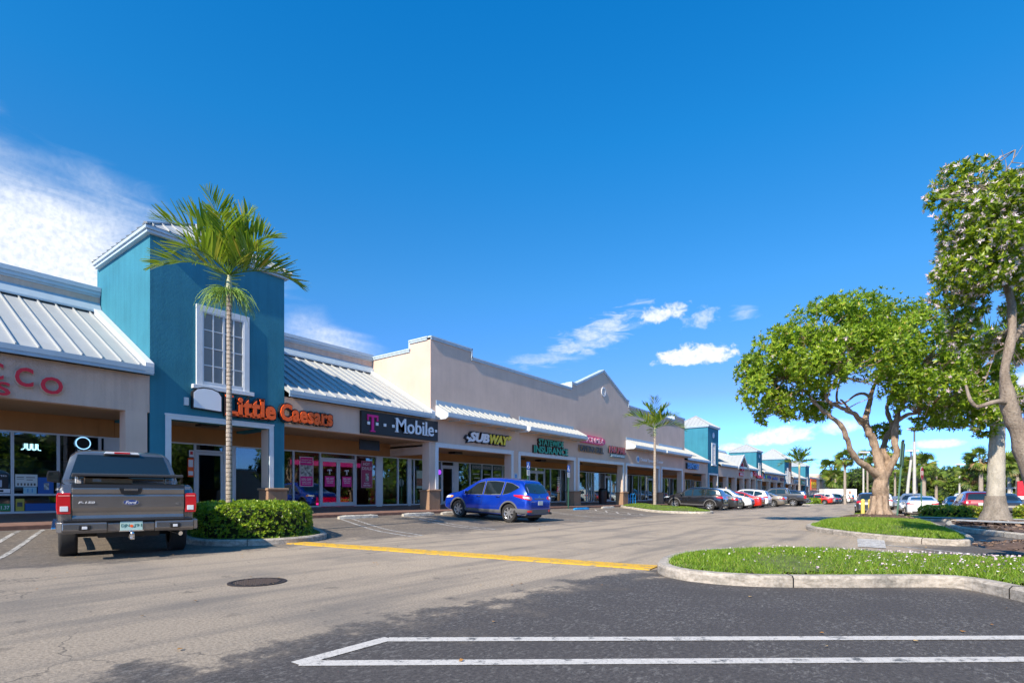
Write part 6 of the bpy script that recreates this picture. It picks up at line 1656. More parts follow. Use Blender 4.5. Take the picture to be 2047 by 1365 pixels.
far = [(-3.4, 56, 'black', 'sedan', -1), (-.4, 56.8, 'silver', 'suv', -1), (5.4, 57, 'dgrey', 'suv', -1), (-3, 72, 'white', 'suv', 1), (0, 72, 'white', 'sedan', 1), (3.2, 72, 'red', 'sedan', 1), (6.3, 72, 'white', 'suv', 1), (9.3, 72, 'navy', 'suv', 1), (-2, 79, 'silver', 'sedan', -1), (4, 79, 'white', 'big', -1), (8, 79, 'teal', 'sedan', -1), (12, 80, 'white', 'big', -1)]
names = {'black': 'black', 'silver': 'silver', 'dgrey': 'graphite', 'white': 'white', 'red': 'red', 'navy': 'navy', 'teal': 'steel blue'}
where = ['behind the big tree trunk', 'just past the white fastback roof', 'over the deep red SUV bonnet', 'behind the leaning green post', 'over the white fastback', 'above the low hedge, far away', 'behind the deep red SUV roof', 'right of the royal palm in the far row', 'in the farthest row left of the pole', 'in the farthest row over the hedge', 'in the farthest row near the palm trunk', 'in the farthest row at the right picture edge']
for (x, y, pal, kd, s_), wh in zip(far, where):
    clone(kd, '%s %s %s' % (names[pal], 'sedan' if kd == 'sedan' else 'SUV', wh), pal, x, y, (0, s_))

# ---- pickup trucks
PK = dict(L=5.80, W=1.0, r=.40, wx=(-1.70, 1.95), zb=.58, tumble=.26, corner=.05, taper=.02, endlift=.0, sm=1, gap=.07, sharp=28, winset=.02,
    top=[(-2.90, .70), (-2.898, 1.34), (-2.5, 1.355), (-1.20, 1.36), (-1.17, 1.40), (-1.12, 1.50), (-.98, 1.87), (-.86, 1.95), (0, 1.985), (.45, 1.97), (.7, 1.89), (1.38, 1.38), (1.6, 1.32), (2.5, 1.22), (2.78, 1.12), (2.88, .95), (2.90, .62)],
    belt=[(-2.9, 1.31), (-1.2, 1.32), (0, 1.28), (1.3, 1.26), (2.9, 1.08)])
def make_pickup(label, pm, marks=True, group=None):
    c = Car('pickup_truck', label, PK, pm, 'pickup truck', group)
    c.wheels(6, 1, width=.27, rimr=.60)
    MB().box(-2.7, 2.6, -.45, .45, .42, .62).build('chassis', m_black, c.root)
    MB().tube([(-1.70, -.8, .40), (-1.70, .8, .40)], .06, 10).build('rear_axle', m_black, c.root); 
    c.side_windows([([(.02, 1.33), (.5, 1.31), (1.10, 1.30)], [(.02, 1.79), (.45, 1.78), (1.06, 1.36)]), ([(-.92, 1.35), (-.5, 1.34), (-.05, 1.33)], [(-.86, 1.76), (-.5, 1.79), (-.05, 1.80)])])
    c.patch('windshield', [(1, -.72, 1.40), (1, 0, 1.42), (1, .72, 1.40)], [(1, -.62, 1.80), (1, 0, 1.83), (1, .62, 1.80)], (-1, 0, 0), m_cglass)
    c.patch('rear_window', [(-1.1, -.83, 1.405), (-1.1, 0, 1.405), (-1.1, .83, 1.405)], [(-1.1, -.70, 1.87), (-1.1, 0, 1.88), (-1.1, .70, 1.87)], (1, 0, 0), m_cglass, off=.012)
    # tailgate with its creases
    pf = [(-2.90, .64), (-2.935, .66), (-2.945, .78), (-2.925, .83), (-2.93, .88), (-2.955, .96), (-2.955, 1.15), (-2.94, 1.185), (-2.955, 1.20), (-2.96, 1.27), (-2.945, 1.335), (-2.90, 1.345)]
    tg = MB(); tg.prism(pf, 'y', -.80, .80); tg = tg.build('tailgate', pm, c.root, fix=True, bevel=.006)
    MB().prism([(-2.972, 1.30), (-2.95, 1.345), (-2.88, 1.36), (-2.88, 1.345)], 'y', -.80, .80).build('tailgate_cap', m_black, tg, fix=True)
    MB().prism([(-.17, 1.29), (.17, 1.29), (.145, 1.205), (.10, 1.185), (-.10, 1.185), (-.145, 1.205)], 'x', -2.966, -2.95).build('tailgate_handle', m_black, tg, fix=True, bevel=.005)
    MB().box(-2.975, -2.965, -.10, .10, 1.245, 1.285).build('handle_grip', pm, tg, bevel=.004)
    for y in (-.808, .802): MB().box(-2.945, -2.89, y, y+.006, .64, 1.34).build('tailgate_gap', m_seam, c.root)
    for sg in (1, -1):
        a, b = sorted((sg*.812, sg*1.0))
        lm = MB(); lm.prism([(sg*.815, .855), (sg*.99, .855), (sg*1.004, .95), (sg*1.0, 1.17), (sg*.985, 1.205), (sg*.815, 1.205)], 'x', -2.945, -2.72)
        lm = lm.build('tail_light', m_tail, c.root, fix=True, bevel=.01)
        MB().box(-2.952, -2.94, sg*.85, sg*.955, .90, .985).build('reverse_lamp', m_lampw, lm, bevel=.004)
        MB().box(-2.949, -2.94, sg*.83, sg*.975, 1.15, 1.17).build('lamp_strip', plain('lamp_highlight', (.8, .25, .22), .2), lm)
    bp = MB()   # bumper in three pieces with the dropped middle
    pr = [(-3.06, .74), (-3.13, .715), (-3.14, .60), (-3.10, .545), (-2.92, .53), (-2.88, .74)]
    bp.prism(pr, 'y', .34, .93); bp.prism(pr, 'y', -.93, -.34); bp.prism([(-3.05, .72), (-3.07, .70), (-3.07, .57), (-3.04, .54), (-2.90, .53), (-2.88, .72)], 'y', -.34, .34)
    for sg in (1, -1):
        pts = [(-3.13, sg*.93), (-3.07, sg*1.0), (-2.85, sg*1.01), (-2.70, sg*1.01), (-2.70, sg*.93)]
        bp.prism(pts, 'z', .56, .735)
    bp = bp.build('rear_bumper', pm, c.root, fix=True, bevel=.014)
    MB().box(-3.10, -2.90, -.92, .92, .741, .752).build('bumper_step_pad', m_black, bp)
    for sg in (1, -1):
        MB().box(-3.147, -3.13, sg*.56, sg*.72, .60, .68).build('bumper_lamp_recess', m_black, bp, bevel=.02)
        MB().box(-3.153, -3.146, sg*.605, sg*.675, .617, .663).build('bumper_lamp', m_lampw, bp, bevel=.004)
    MB().box(-3.08, -2.95, -.45, -.34, .57, .71).build('bumper_socket', m_black, bp, bevel=.02); MB().box(-3.08, -2.95, .34, .45, .57, .71).build('bumper_socket', m_black, bp, bevel=.02)
    pl = MB(); pl.box(-3.086, -3.076, -.16, .16, .565, .725); pl = pl.build('licence_plate', plain('plate_mint', (.42, .60, .55), .5), c.root, bevel=.004)
    MB().box(-3.090, -3.074, -.175, .175, .555, .575).build('plate_frame', m_chrome, pl)
    if marks:
        t = MB(); put_text(t, 'DJN', (-3.088, .145, .615), (0, -1, 0), (0, 0, 1), .066, .115, .002, .006); put_text(t, 'J91', (-3.088, -.03, .615), (0, -1, 0), (0, 0, 1), .066, .115, .002, .006); t.build('plate_text', plain('plate_green2', (.01, .12, .09), .5), pl)
        MB().lathe([(.024, 0), (.024, -.004), (.001, -.004)], 14, (-3.087, 0, .645), axis='x').build('plate_emblem', m_orange, pl, fix=True)
        ov = MB()
        for rr, x0, mi in ((1.0, -2.958, 0), (.86, -2.968, 1)):
            pts = [(.122*rr*math.cos(a), 1.045+.050*rr*math.sin(a)) for a in np.linspace(0, 2*math.pi, 33)[:-1]]; ov.prism(pts, 'x', x0-.006, x0+.006, mi)
        ov = ov.build('oval_badge', [m_chrome, plain('badge_blue', (.008, .04, .20), .3)], tg, fix=True)
        t = MB(); put_text(t, 'Ford', (-2.976, .080, 1.018), (0, -1, 0), (0, 0, 1), .052, .16, .003, .008, shear=.3); t.build('badge_lettering', m_white, ov)
        t = MB(); put_text(t, 'F-150', (-2.966, .72, 1.03), (0, -1, 0), (0, 0, 1), .036, .22, .006, .010, shear=.25); t.build('model_lettering', m_white, tg)
        t = MB(); put_text(t, 'XL', (-2.962, -.66, 1.0), (0, -1, 0), (0, 0, 1), .035, .07, .004, .004); t.build('trim_lettering', m_chrome, tg)
    # hitch, exhaust
    h_ = MB(); h_.box(-3.16, -2.8, -.035, .035, .44, .51); h_.box(-3.24, -3.12, -.03, .03, .43, .455); h_.tube([(-3.21, 0, .45), (-3.21, 0, .50)], .018, 10)
    h_.lathe([(.001, .56), (.022, .553), (.032, .53), (.022, .507), (.012, .50)], 14, (-3.21, 0, 0)); h_.build('tow_hitch', m_chrome, c.root, fix=True, smooth=40)
    MB().tube([(-2.2, -.62, .50), (-2.75, -.66, .50), (-2.95, -.75, .47)], .04, 10).build('exhaust', m_chrome, c.root, smooth=40)
    c.mirror(1.0, 1.36, m_black, (.12, .24, .26))
    c.patch('headlight', [(2.6, .9, .86), (2.85, .72, .84)], [(2.6, .9, 1.06), (2.8, .72, 1.08)], (-.7, -.7, 0), m_lampw, both=True, off=.012)
    c.patch('grille', [(2.8, -.62, .78), (2.8, .62, .78)], [(2.8, -.66, 1.06), (2.8, .66, 1.06)], (-1, 0, 0), m_black)
    MB().box(2.82, 2.98, -.95, .95, .52, .72).build('front_bumper', m_chrome, c.root, bevel=.02)
    c.seams([((1.15, .62), (1.16, 1.27)), ((.0, .62), (-.02, 1.3)), ((-.98, .95), (-1.0, 1.32)), ((-1.16, .62), (-1.17, 1.33))]); c.handles([(.2, 1.16), (-.75, 1.17)], pm)
    c.arch_trim(m_cladd if marks else m_clad, .05)
    hb = MB(); hb.prism([(-.30, 1.90), (.30, 1.90), (.26, 1.945), (-.26, 1.945)], 'x', -1.02, -.94); hb = hb.build('high_brake_light', m_lampw, c.root, fix=True, bevel=.006)
    MB().box(-1.028, -1.018, -.13, .13, 1.908, 1.94).build('brake_lens', m_tail, hb, bevel=.003)
    ant = MB(); ant.box(-.5, -.44, -.03, .03, 1.93, 1.955)
    ant.build('roof_cap', m_black, c.root)
    MB().box(-1.1, 1.1, 1.0, 1.1, .42, .47).build('side_step', m_chrome, c.root, bevel=.02); MB().box(-1.1, 1.1, -1.1, -1.0, .42, .47).build('side_step', m_chrome, c.root, bevel=.02)
    return c
truck = make_pickup('charcoal pickup truck seen from behind at the left, bed cover ajar over a box', paint('magnetic_grey_paint', (.24, .225, .215), .75, .24))
TP = (-13.9, 4.38); TH = (-.970, .242)
truck.place(TP[0], TP[1], TH)
# bed cover and box lie in the bed: things of their own
rz = math.atan2(TH[1], TH[0])
cv = empty('bed_cover', (0, 0, 0), 'thin black truck bed cover propped open above the tailgate', 'bed cover')
mb = MB(); mb.prism([(-2.86, 1.485), (-2.86, 1.525), (-2.80, 1.535), (-1.22, 1.475), (-1.22, 1.435)], 'y', -.80, .80); mb.build('panel', plain('vinyl_black', (.035, .035, .037), .45), cv, fix=True, bevel=.008)
mb = MB(); mb.tube([(-1.30, .70, 1.36), (-1.30, .70, 1.45)], .02, 8); mb.tube([(-1.30, -.70, 1.36), (-1.30, -.70, 1.45)], .02, 8); mb.tube([(-2.3, .74, 1.36), (-2.3, .74, 1.49)], .015, 8); mb.tube([(-2.3, -.74, 1.36), (-2.3, -.74, 1.49)], .015, 8); mb.build('prop', m_frame, cv)
place(cv, TP[0], TP[1], TH)
bxx = empty('cardboard_box', (0, 0, 0), 'brown cardboard box lying in the truck bed under the cover', 'cardboard box')
mb = MB(); mb.box(-2.6, -1.6, -.05, .62, 1.362, 1.448); mb.build('carton', m_card, bxx, bevel=.008)
mb = MB(); mb.box(-2.75, -2.4, .68, .73, 1.362, 1.43); mb.box(-2.603, -2.598, .40, .52, 1.39, 1.44); mb.build('flap', plain('pale_label', (.5, .45, .4), .6), bxx)
place(bxx, TP[0], TP[1], TH)
pk2 = make_pickup('dark grey pickup truck between the bronze sedan and the navy SUV', PAL['dgrey'], marks=False)
pk2.place(-12.4, 65.6, (-1, .0))
# ------------------------------------------------------------------ trees, palms, hedges
from mathutils import noise as mnoise
MAIN_BLOBS= [(-3.82, 0, 6.19, 1.34, 1.6, 1.12), (-4.51, -0.3, 5.01, 0.95, 1.3, 0.95), (-4.71, 0.3, 5.88, 0.64, 0.9, 0.64), (-3.01, 0.3, 4.65, 1.17, 1.3, 0.68), (-3.3, -0.6, 6.49, 1.36, 1.6, 1.08), (-1.82, 0.4, 7.71, 1.42, 1.7, 0.87), (-1.03, -0.3, 7.95, 1.38, 1.7, 0.7), (0.72, 0.5, 7.93, 1.37, 1.7, 0.8), (-2.04, -1.2, 6.32, 1.49, 1.5, 0.96), (-0.12, 1.6, 7.29, 1.81, 1.6, 1.21), (-3.14, -1.6, 5.53, 1.03, 1.3, 0.77), (-0.95, -1.4, 6.1, 1.39, 1.4, 1.04), (1.16, -0.2, 7.15, 1.33, 1.8, 0.89), (0.92, -1.0, 5.85, 1.42, 1.6, 0.97), (-0.14, -1.6, 4.93, 0.94, 1.2, 0.55), (1.19, -1.1, 4.77, 1.37, 1.6, 0.85), (3.09, 0.6, 6.62, 1.19, 1.6, 1.0), (3.33, 0.2, 5.2, 1.03, 1.5, 0.94), (3.16, 0.1, 4.15, 0.94, 1.2, 0.52), (3.3, -0.6, 4.5, 0.81, 1.2, 0.69), (3.48, -0.6, 3.6, 0.43, 0.7, 0.47), (-2.42, 0, 4.23, 0.56, 0.8, 0.37), (-4.0, 0, 4.04, 0.71, 0.8, 0.3), (1.37, -0.4, 3.9, 1.0, 1.0, 0.37), (1.21, 1.5, 3.66, 0.64, 0.8, 0.28), (3.4, -0.9, 6.23, 0.75, 1.0, 0.98), (3.43, -1.0, 5.05, 0.67, 1.0, 0.89), (3.36, -1.0, 4.04, 0.53, 0.8, 0.46)]
MAIN_LIMBS= [[(-0.06, 0, 0.02, 0.521), (-0.04, 0, 0.21, 0.41), (-0.02, 0, 0.6, 0.317), (0.04, 0, 1.16, 0.289), (0.07, 0, 1.72, 0.298), (0.11, 0, 2.0, 0.279)], [(0.07, 0, 1.77, 0.186), (-0.29, -0.1, 1.99, 0.158), (-0.9, -0.3, 2.28, 0.119), (-1.37, -0.5, 2.7, 0.109), (-1.7, -0.7, 3.19, 0.099), (-1.97, -0.8, 3.64, 0.094), (-2.42, -0.9, 3.95, 0.08), (-2.74, -0.9, 4.23, 0.071), (-3.01, -0.8, 4.54, 0.054), (-3.3, -0.6, 5.04, 0.036), (-3.69, -0.3, 5.56, 0.028)], [(0.07, 0, 1.9, 0.223), (0.01, 0.1, 2.6, 0.178), (-0.16, 0.1, 3.12, 0.159), (-0.41, 0, 3.52, 0.14), (-0.5, 0, 3.89, 0.13), (-0.36, 0.1, 4.4, 0.112), (-0.27, 0.1, 4.81, 0.094), (-0.08, 0.1, 5.37, 0.066), (0.16, 0.1, 6.12, 0.047), (0.35, 0.1, 7.05, 0.028)], [(-0.5, 0, 3.82, 0.102), (-1.08, -0.3, 4.04, 0.092), (-1.67, -0.6, 4.23, 0.081), (-2.26, -0.8, 4.43, 0.072), (-2.47, -0.8, 4.64, 0.063), (-2.47, -0.8, 5.09, 0.054), (-2.27, -0.7, 5.56, 0.045), (-2.45, -0.7, 6.06, 0.036), (-2.52, -0.5, 6.7, 0.023)], [(-0.31, 0.1, 4.81, 0.066), (-0.34, 0.4, 5.01, 0.057), (-0.39, 0.8, 5.03, 0.048), (-0.69, 1.0, 4.77, 0.034), (-0.97, 1, 4.77, 0.059), (-1.0, 1, 5.36, 0.039), (-0.57, 1.2, 6.19, 0.03)], [(0.15, 0, 1.85, 0.205), (0.51, 0.3, 2.35, 0.142), (0.49, 0.5, 2.88, 0.114), (0.78, 0.7, 3.41, 0.106), (1.04, 0.8, 3.77, 0.106), (1.07, 1.0, 4.19, 0.088), (1.11, 1.2, 4.57, 0.079), (1.47, 1.3, 5.42, 0.05), (1.8, 1.2, 6.39, 0.03)], [(0.19, 0, 1.81, 0.186), (0.34, -0.2, 2.26, 0.138), (0.46, -0.3, 2.68, 0.128), (0.35, -0.3, 3.05, 0.119), (0.45, -0.2, 3.55, 0.12), (0.62, -0.1, 3.99, 0.111), (0.74, 0, 4.32, 0.102), (1.3, 0, 5.16, 0.065), (1.75, 0.1, 6.12, 0.037)], [(0.62, -0.1, 3.88, 0.093), (0.81, -0.3, 4.07, 0.083), (1.02, -0.5, 4.12, 0.073), (1.58, -0.6, 4.5, 0.045), (2.57, -0.5, 4.97, 0.027)], [(-0.34, 0.1, 3.46, 0.084), (-0.32, 0.6, 3.9, 0.077), (-0.46, 0.9, 4.33, 0.058), (-0.77, 1.2, 4.91, 0.039)]]
NEAR_BLOBS= [(-1.23, 0.2, 6.57, 0.36, 0.4, 0.22), (-0.97, 0.1, 6.64, 0.2, 0.3, 0.15), (-1.76, 0.1, 6.11, 0.17, 0.2, 0.12), (-1.37, 0.2, 6.23, 0.14, 0.25, 0.17), (-0.89, 0, 6.03, 0.44, 0.8, 0.32), (-1.43, -0.1, 5.69, 0.4, 0.6, 0.28), (-0.24, 0.2, 6.18, 0.52, 0.9, 0.39), (-1.31, 0.2, 5.49, 0.29, 0.5, 0.4), (-1.24, -0.4, 5.13, 0.48, 0.7, 0.29), (0.13, 0.5, 5.63, 0.53, 0.8, 0.53), (-1.52, 0.1, 4.93, 0.26, 0.4, 0.29), (-1.44, -0.3, 4.69, 0.42, 0.6, 0.31), (-0.86, -0.2, 4.81, 0.41, 0.5, 0.25), (-1.65, 0, 4.47, 0.24, 0.3, 0.22), (-1.22, 0.1, 4.35, 0.29, 0.4, 0.26), (-1.23, 0.2, 4.03, 0.22, 0.3, 0.21), (-1.26, 0.3, 3.8, 0.16, 0.25, 0.14), (-0.31, 0.6, 3.81, 0.31, 0.4, 0.15), (0.32, 0.7, 3.82, 0.31, 0.4, 0.27), (0.5, 0.6, 4.6, 0.54, 0.8, 0.54), (0.51, 0.8, 2.84, 0.26, 0.4, 0.24), (0.38, 0.3, 6.24, 0.52, 0.9, 0.61), (-0.37, 0.1, 4.89, 0.34, 0.5, 0.34), (-0.88, 0.1, 5.7, 0.51, 0.6, 0.43)]
NEAR_LIMBS= [[(0.07, 0, -0.07, 0.262), (0.02, 0, 0.08, 0.194), (-0.04, 0, 0.5, 0.16), (-0.2, 0, 1.35, 0.143), (-0.37, 0, 1.94, 0.139), (-0.52, 0, 2.36, 0.127), (-0.64, 0, 2.74, 0.097), (-0.68, 0, 3.16, 0.072), (-0.6, 0, 3.63, 0.068), (-0.56, 0, 3.92, 0.063), (-0.59, 0, 4.39, 0.055), (-0.64, 0, 4.64, 0.055), (-0.68, 0, 5.23, 0.038), (-0.76, 0, 5.74, 0.021)], [(-0.64, 0, 2.65, 0.046), (-0.89, -0.1, 2.66, 0.038), (-1.1, -0.1, 2.61, 0.033), (-1.16, 0, 2.6, 0.034), (-1.28, 0, 2.74, 0.025), (-1.27, 0.1, 2.97, 0.017)], [(-0.57, 0, 3.71, 0.068), (-0.14, 0.3, 3.97, 0.057), (0.18, 0.5, 4.21, 0.053), (0.45, 0.6, 4.96, 0.04), (0.3, 0.4, 5.85, 0.026)], [(-0.76, 0, 5.64, 0.017), (-0.89, 0, 6.03, 0.014), (-0.97, 0, 6.26, 0.012), (-1.31, 0, 6.31, 0.008), (-1.56, 0, 6.18, 0.006), (-1.79, 0, 6.09, 0.004)], [(-0.89, 0, 6.03, 0.013), (-0.76, 0, 6.33, 0.01), (-0.46, 0.1, 6.55, 0.008), (-0.23, 0.1, 6.66, 0.005)], [(-0.78, 0, 6.31, 0.009), (-0.66, 0, 6.58, 0.007), (-0.54, 0, 6.77, 0.005), (-0.51, 0, 6.92, 0.003)], [(-0.66, 0, 6.58, 0.006), (-0.69, 0, 6.77, 0.004), (-0.74, 0, 6.92, 0.003)], [(-0.59, 0, 6.71, 0.005), (-0.46, 0, 6.87, 0.003), (-0.38, 0, 7.0, 0.002)], [(-0.93, 0, 6.24, 0.007), (-0.95, 0, 6.45, 0.005), (-0.84, 0, 6.67, 0.003)], [(-0.66, 0, 5.06, 0.034), (-1.02, -0.1, 4.85, 0.025), (-1.31, -0.1, 4.68, 0.017), (-1.48, 0, 4.39, 0.013), (-1.48, 0.1, 4.0, 0.009)], [(-0.69, 0, 5.31, 0.03), (-1.01, 0, 5.48, 0.021), (-1.31, 0, 5.61, 0.013), (-1.48, 0.1, 5.53, 0.009)]]
VD = math.atan2(811.5, 1090)      # the two big trees are described in a frame turned by this much
def tl(base, p):                  # local (right, depth, height) -> world offset from the trunk foot
    c, s = math.cos(VD), math.sin(VD)
    return (base[0] + p[0]*c - p[1]*s, base[1] + p[0]*s + p[1]*c, p[2])
m_leaf = leafmat('tabebuia_leaf', [(0, (.07, .13, .012)), (.3, (.16, .26, .018)), (.65, (.27, .42, .022)), (.92, (.44, .56, .05)), (1, (.50, .36, .08))], .45, .40)
m_leaf2 = leafmat('near_tree_leaf', [(0, (.05, .10, .012)), (.35, (.14, .22, .016)), (.75, (.30, .40, .02)), (1, (.48, .52, .04))], .42, .40)
m_flower = leafmat('tabebuia_blossom', [(0, (.62, .42, .52)), (.5, (.82, .66, .72)), (1, (.92, .84, .86))], .35, .6)
m_bgleaf = leafmat('far_tree_leaf', [(0, (.03, .065, .012)), (.4, (.065, .125, .018)), (.8, (.12, .20, .022)), (1, (.20, .25, .035))], .25, .5)
m_bgleaf2 = leafmat('far_tree_leaf_light', [(0, (.06, .11, .015)), (.4, (.11, .19, .02)), (.8, (.19, .28, .025)), (1, (.30, .34, .04))], .3, .5)
m_frond = leafmat('palm_frond', [(0, (.06, .13, .012)), (.45, (.16, .27, .02)), (.85, (.34, .42, .04)), (1, (.42, .33, .06))], .30, .35)
m_fan = leafmat('fan_palm_leaf', [(0, (.07, .13, .02)), (.5, (.15, .23, .03)), (.85, (.19, .24, .04)), (1, (.35, .27, .08))], .2, .45)
m_fand = leafmat('dead_palm_leaf', [(0, (.20, .11, .05)), (1, (.42, .28, .14))], .1, .7)
m_hedge = leafmat('hedge_leaf', [(0, (.05, .12, .010)), (.35, (.14, .26, .016)), (.7, (.28, .42, .025)), (1, (.48, .54, .05))], .35, .3)
m_hedge2 = leafmat('croton_leaf', [(0, (.09, .17, .015)), (.4, (.24, .34, .02)), (.75, (.46, .48, .04)), (1, (.60, .38, .08))], .35, .35)
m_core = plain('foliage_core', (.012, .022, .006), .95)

def bark(name, a, b, sc=6, rings=None):
    m, n, bs = nt(name); bs.inputs['Roughness'].default_value = .92; bs.inputs['Specular IOR Level'].default_value = .2
    v = coord(n, (1, 1, .35)); f = noise(n, v, sc, 8, .7); g = noise(n, coord(n), sc*5, 4, .7)
    c = ramp(n, f, [(.32, a), (.62, b)]); c = mixc(n, .3, c, ramp(n, g, [(.3, tuple(x*.5 for x in a)), (.7, tuple(min(1, x*1.3) for x in b))]))
    h = math_(n, 'ADD', f, math_(n, 'MULTIPLY', g, .4))
    if rings:
        t = n.nodes.new('ShaderNodeTexCoord'); sp_ = n.nodes.new('ShaderNodeSeparateXYZ'); n.links.new(t.outputs['Object'], sp_.inputs[0])
        z = math_(n, 'ADD', sp_.outputs[2], math_(n, 'MULTIPLY', noise(n, coord(n), 3, 3), .06))
        fr = math_(n, 'FRACT', math_(n, 'MULTIPLY', z, rings))
        rg = ramp(n, fr, [(0, (1, 1, 1)), (.10, (0, 0, 0)), (.9, (0, 0, 0)), (1, (1, 1, 1))])
        c = mixc(n, math_(n, 'MULTIPLY', rg, .65), c, tuple(x*.4 for x in a)); h = math_(n, 'SUBTRACT', h, math_(n, 'MULTIPLY', rg, .7))
    n.links.new(c, bs.inputs['Base Color']); bump(n, bs, h, 1.0, .06); return m
m_bark = bark('tree_bark', (.13, .085, .06), (.50, .37, .27), 7)
m_bark2 = bark('near_tree_bark', (.17, .13, .10), (.38, .31, .25), 6)
m_palmbark = bark('palm_bark', (.30, .24, .19), (.52, .45, .38), 7, rings=9)
m_royal = bark('royal_palm_bark', (.30, .28, .24), (.54, .50, .43), 4.5)
m_royalbase = bark('royal_palm_foot', (.14, .12, .10), (.33, .29, .25), 5)
m_shaft = plain('crownshaft', (.40, .40, .22), .4, var=.2)
m_twig = plain('bare_twig', (.22, .16, .13), .9)

def rosette(nl, spread, ln, wd, r):
    vs, fs = [], []
    for k in range(nl):
        a = 2*math.pi*k/nl + r.uniform(-.3, .3); t = spread*(.7+.5*r.random())
        d = np.array([[math.sin(t)*math.cos(a), math.sin(t)*math.sin(a), math.cos(t)]])
        Rm = frames(d, np.array([r.uniform(-.5, .5)])); T = LEAF*np.array([wd, ln, ln])
        v, f = inst(T, LEAFF, np.zeros((1, 3)), Rm, [r.uniform(.75, 1.15)]); fs.append(f+len(vs)*6); vs.append(v)
    V = np.concatenate(vs); V = V[:, [0, 2, 1]]*np.array([1, 1, -1]); V = V*np.array([1, 1, 1])
    return V, np.concatenate(fs)
ROS = [rosette(7, .95, 1.0, .9, R) for _ in range(4)]

def scatter_blobs(blobs, dens, shell=.55, gap=.0, gs=.9, flat_under=.15, cull=None):
    """points and outward directions spread through a set of ellipsoids (x,y,z,rx,ry,rz)"""
    P, Dn = [], []
    for (x, y, z, a, b, c) in blobs:
        area = 4*math.pi*((a*b)**1.6/3+(a*c)**1.6/3+(b*c)**1.6/3)**(1/1.6); n_ = int(area*dens)
        d = rng.normal(0, 1, (n_, 3)); d /= np.linalg.norm(d, axis=1, keepdims=True)
        r = 1-(1-shell)*rng.random(n_)**1.6; r *= 1+rng.normal(0, .06, n_)
        p = d*r[:,None]*np.array([a, b, c])+np.array([x, y, z])
        dn = d/np.array([a, b, c]); dn /= np.linalg.norm(dn, axis=1, keepdims=True)
        P.append(p); Dn.append(dn)
    P = np.concatenate(P); Dn = np.concatenate(Dn)
    # thin out what lies deep inside another blob, and open gaps
    B = np.array(blobs); keep = np.ones(len(P), bool)
    for (x, y, z, a, b, c) in blobs:
        q = ((P-np.array([x, y, z]))/np.array([a, b, c])); rr = np.sqrt((q**2).sum(1)); keep &= ~((rr < .55) & (rng.random(len(P)) < .75))
    if gap:
        nz = np.array([mnoise.noise(Vector(p)*gs) for p in P.tolist()]); keep &= (nz > -gap+rng.normal(0, .05, len(P)))
    if cull is not None: keep &= cull(P)
    return P[keep], Dn[keep]
def foliage(name, P, Dn, size, mat, parent, jitter=.6, ups=.35):
    d = Dn + rng.normal(0, jitter, Dn.shape)*.6; d[:,2] += ups
    idx = rng.integers(0, len(ROS), len(P)); Vs, Fs, off = [], [], 0
    for k, (T, TF) in enumerate(ROS):
        m_ = idx == k
        if not m_.any(): continue
        # rosette axis is +z of the template after the swap: frames() put dirs on y
        Rm = frames(d[m_], rng.uniform(0, 6.3, m_.sum()))
        V, F = inst(T[:, [0, 2, 1]]*np.array([1, -1, 1]) if False else T, TF, P[m_], Rm, size*rng.uniform(.7, 1.3, m_.sum()))
        Vs.append(V); Fs.append(F+off); off += len(V)
    return np_mesh(name, np.concatenate(Vs), np.concatenate(Fs), mat, parent)

def limbs(lst, base, parent, mat, name='limb', n=12, wob=.02, first='trunk'):
    for i, l in enumerate(lst):
        pts = [Vector(tl(base, p)) for p in l]; rd = [p[3] for p in l]
        # resample smoothly
        P_, R_ = [], []
        for k in range(len(pts)-1):
            p0, p1, p2, p3 = pts[max(0, k-1)], pts[k], pts[k+1], pts[min(len(pts)-1, k+2)]
            for j in range(7):
                t = j/7; a = 2*p1; 
                q = .5*((2*p1)+(p2-p0)*t+(2*p0-5*p1+4*p2-p3)*t*t+(3*p1-p0-3*p2+p3)*t**3)
                r = rd[k]*(1-t)+rd[k+1]*t
                q += Vector([mnoise.noise(q*2.1+Vector((i*7, k, 3)))*wob for _ in (0, 1, 2)]); P_.append(q); R_.append(r*(1+.10*mnoise.noise(q*5)))
        P_.append(pts[-1]); R_.append(rd[-1])
        mb = MB(); mb.tube(P_, R_, n)
        # knobbly surface
        for vi in range(len(mb.v)):
            v = Vector(mb.v[vi]); c = P_[min(vi//n, len(P_)-1)]; e = (v-c)
            mb.v[vi] = tuple(c+e*(1+.20*mnoise.noise(v*3.5)+.14*mnoise.noise(Vector((v.x*14, v.y*14, v.z*4)))))
        mb.build(first if i == 0 else name, mat, parent, smooth=60)

def twigs(P, nodes, parent, mat, count, r0=.02, sag=.1):
    mb = MB(); N_ = np.array([n_[:3] for n_ in nodes])
    for i in rng.choice(len(P), min(count, len(P)), replace=False):
        p = P[i]; dist = ((N_-p)**2).sum(1); k = int(np.argmin(dist)); q = N_[k]; L = math.sqrt(dist[k])
        if L < .15: continue
        m_ = (p+q)/2+rng.normal(0, .10*L, 3)+np.array([0, 0, -sag*L])
        mb.tube([q, q*.5+m_*.5+(0, 0, .0), m_, m_*.45+p*.55, p], [r0*(.5+.25*L), r0*.7, r0*.55, r0*.4, r0*.2], 5)
    mb.build('twigs', mat, parent, smooth=60)

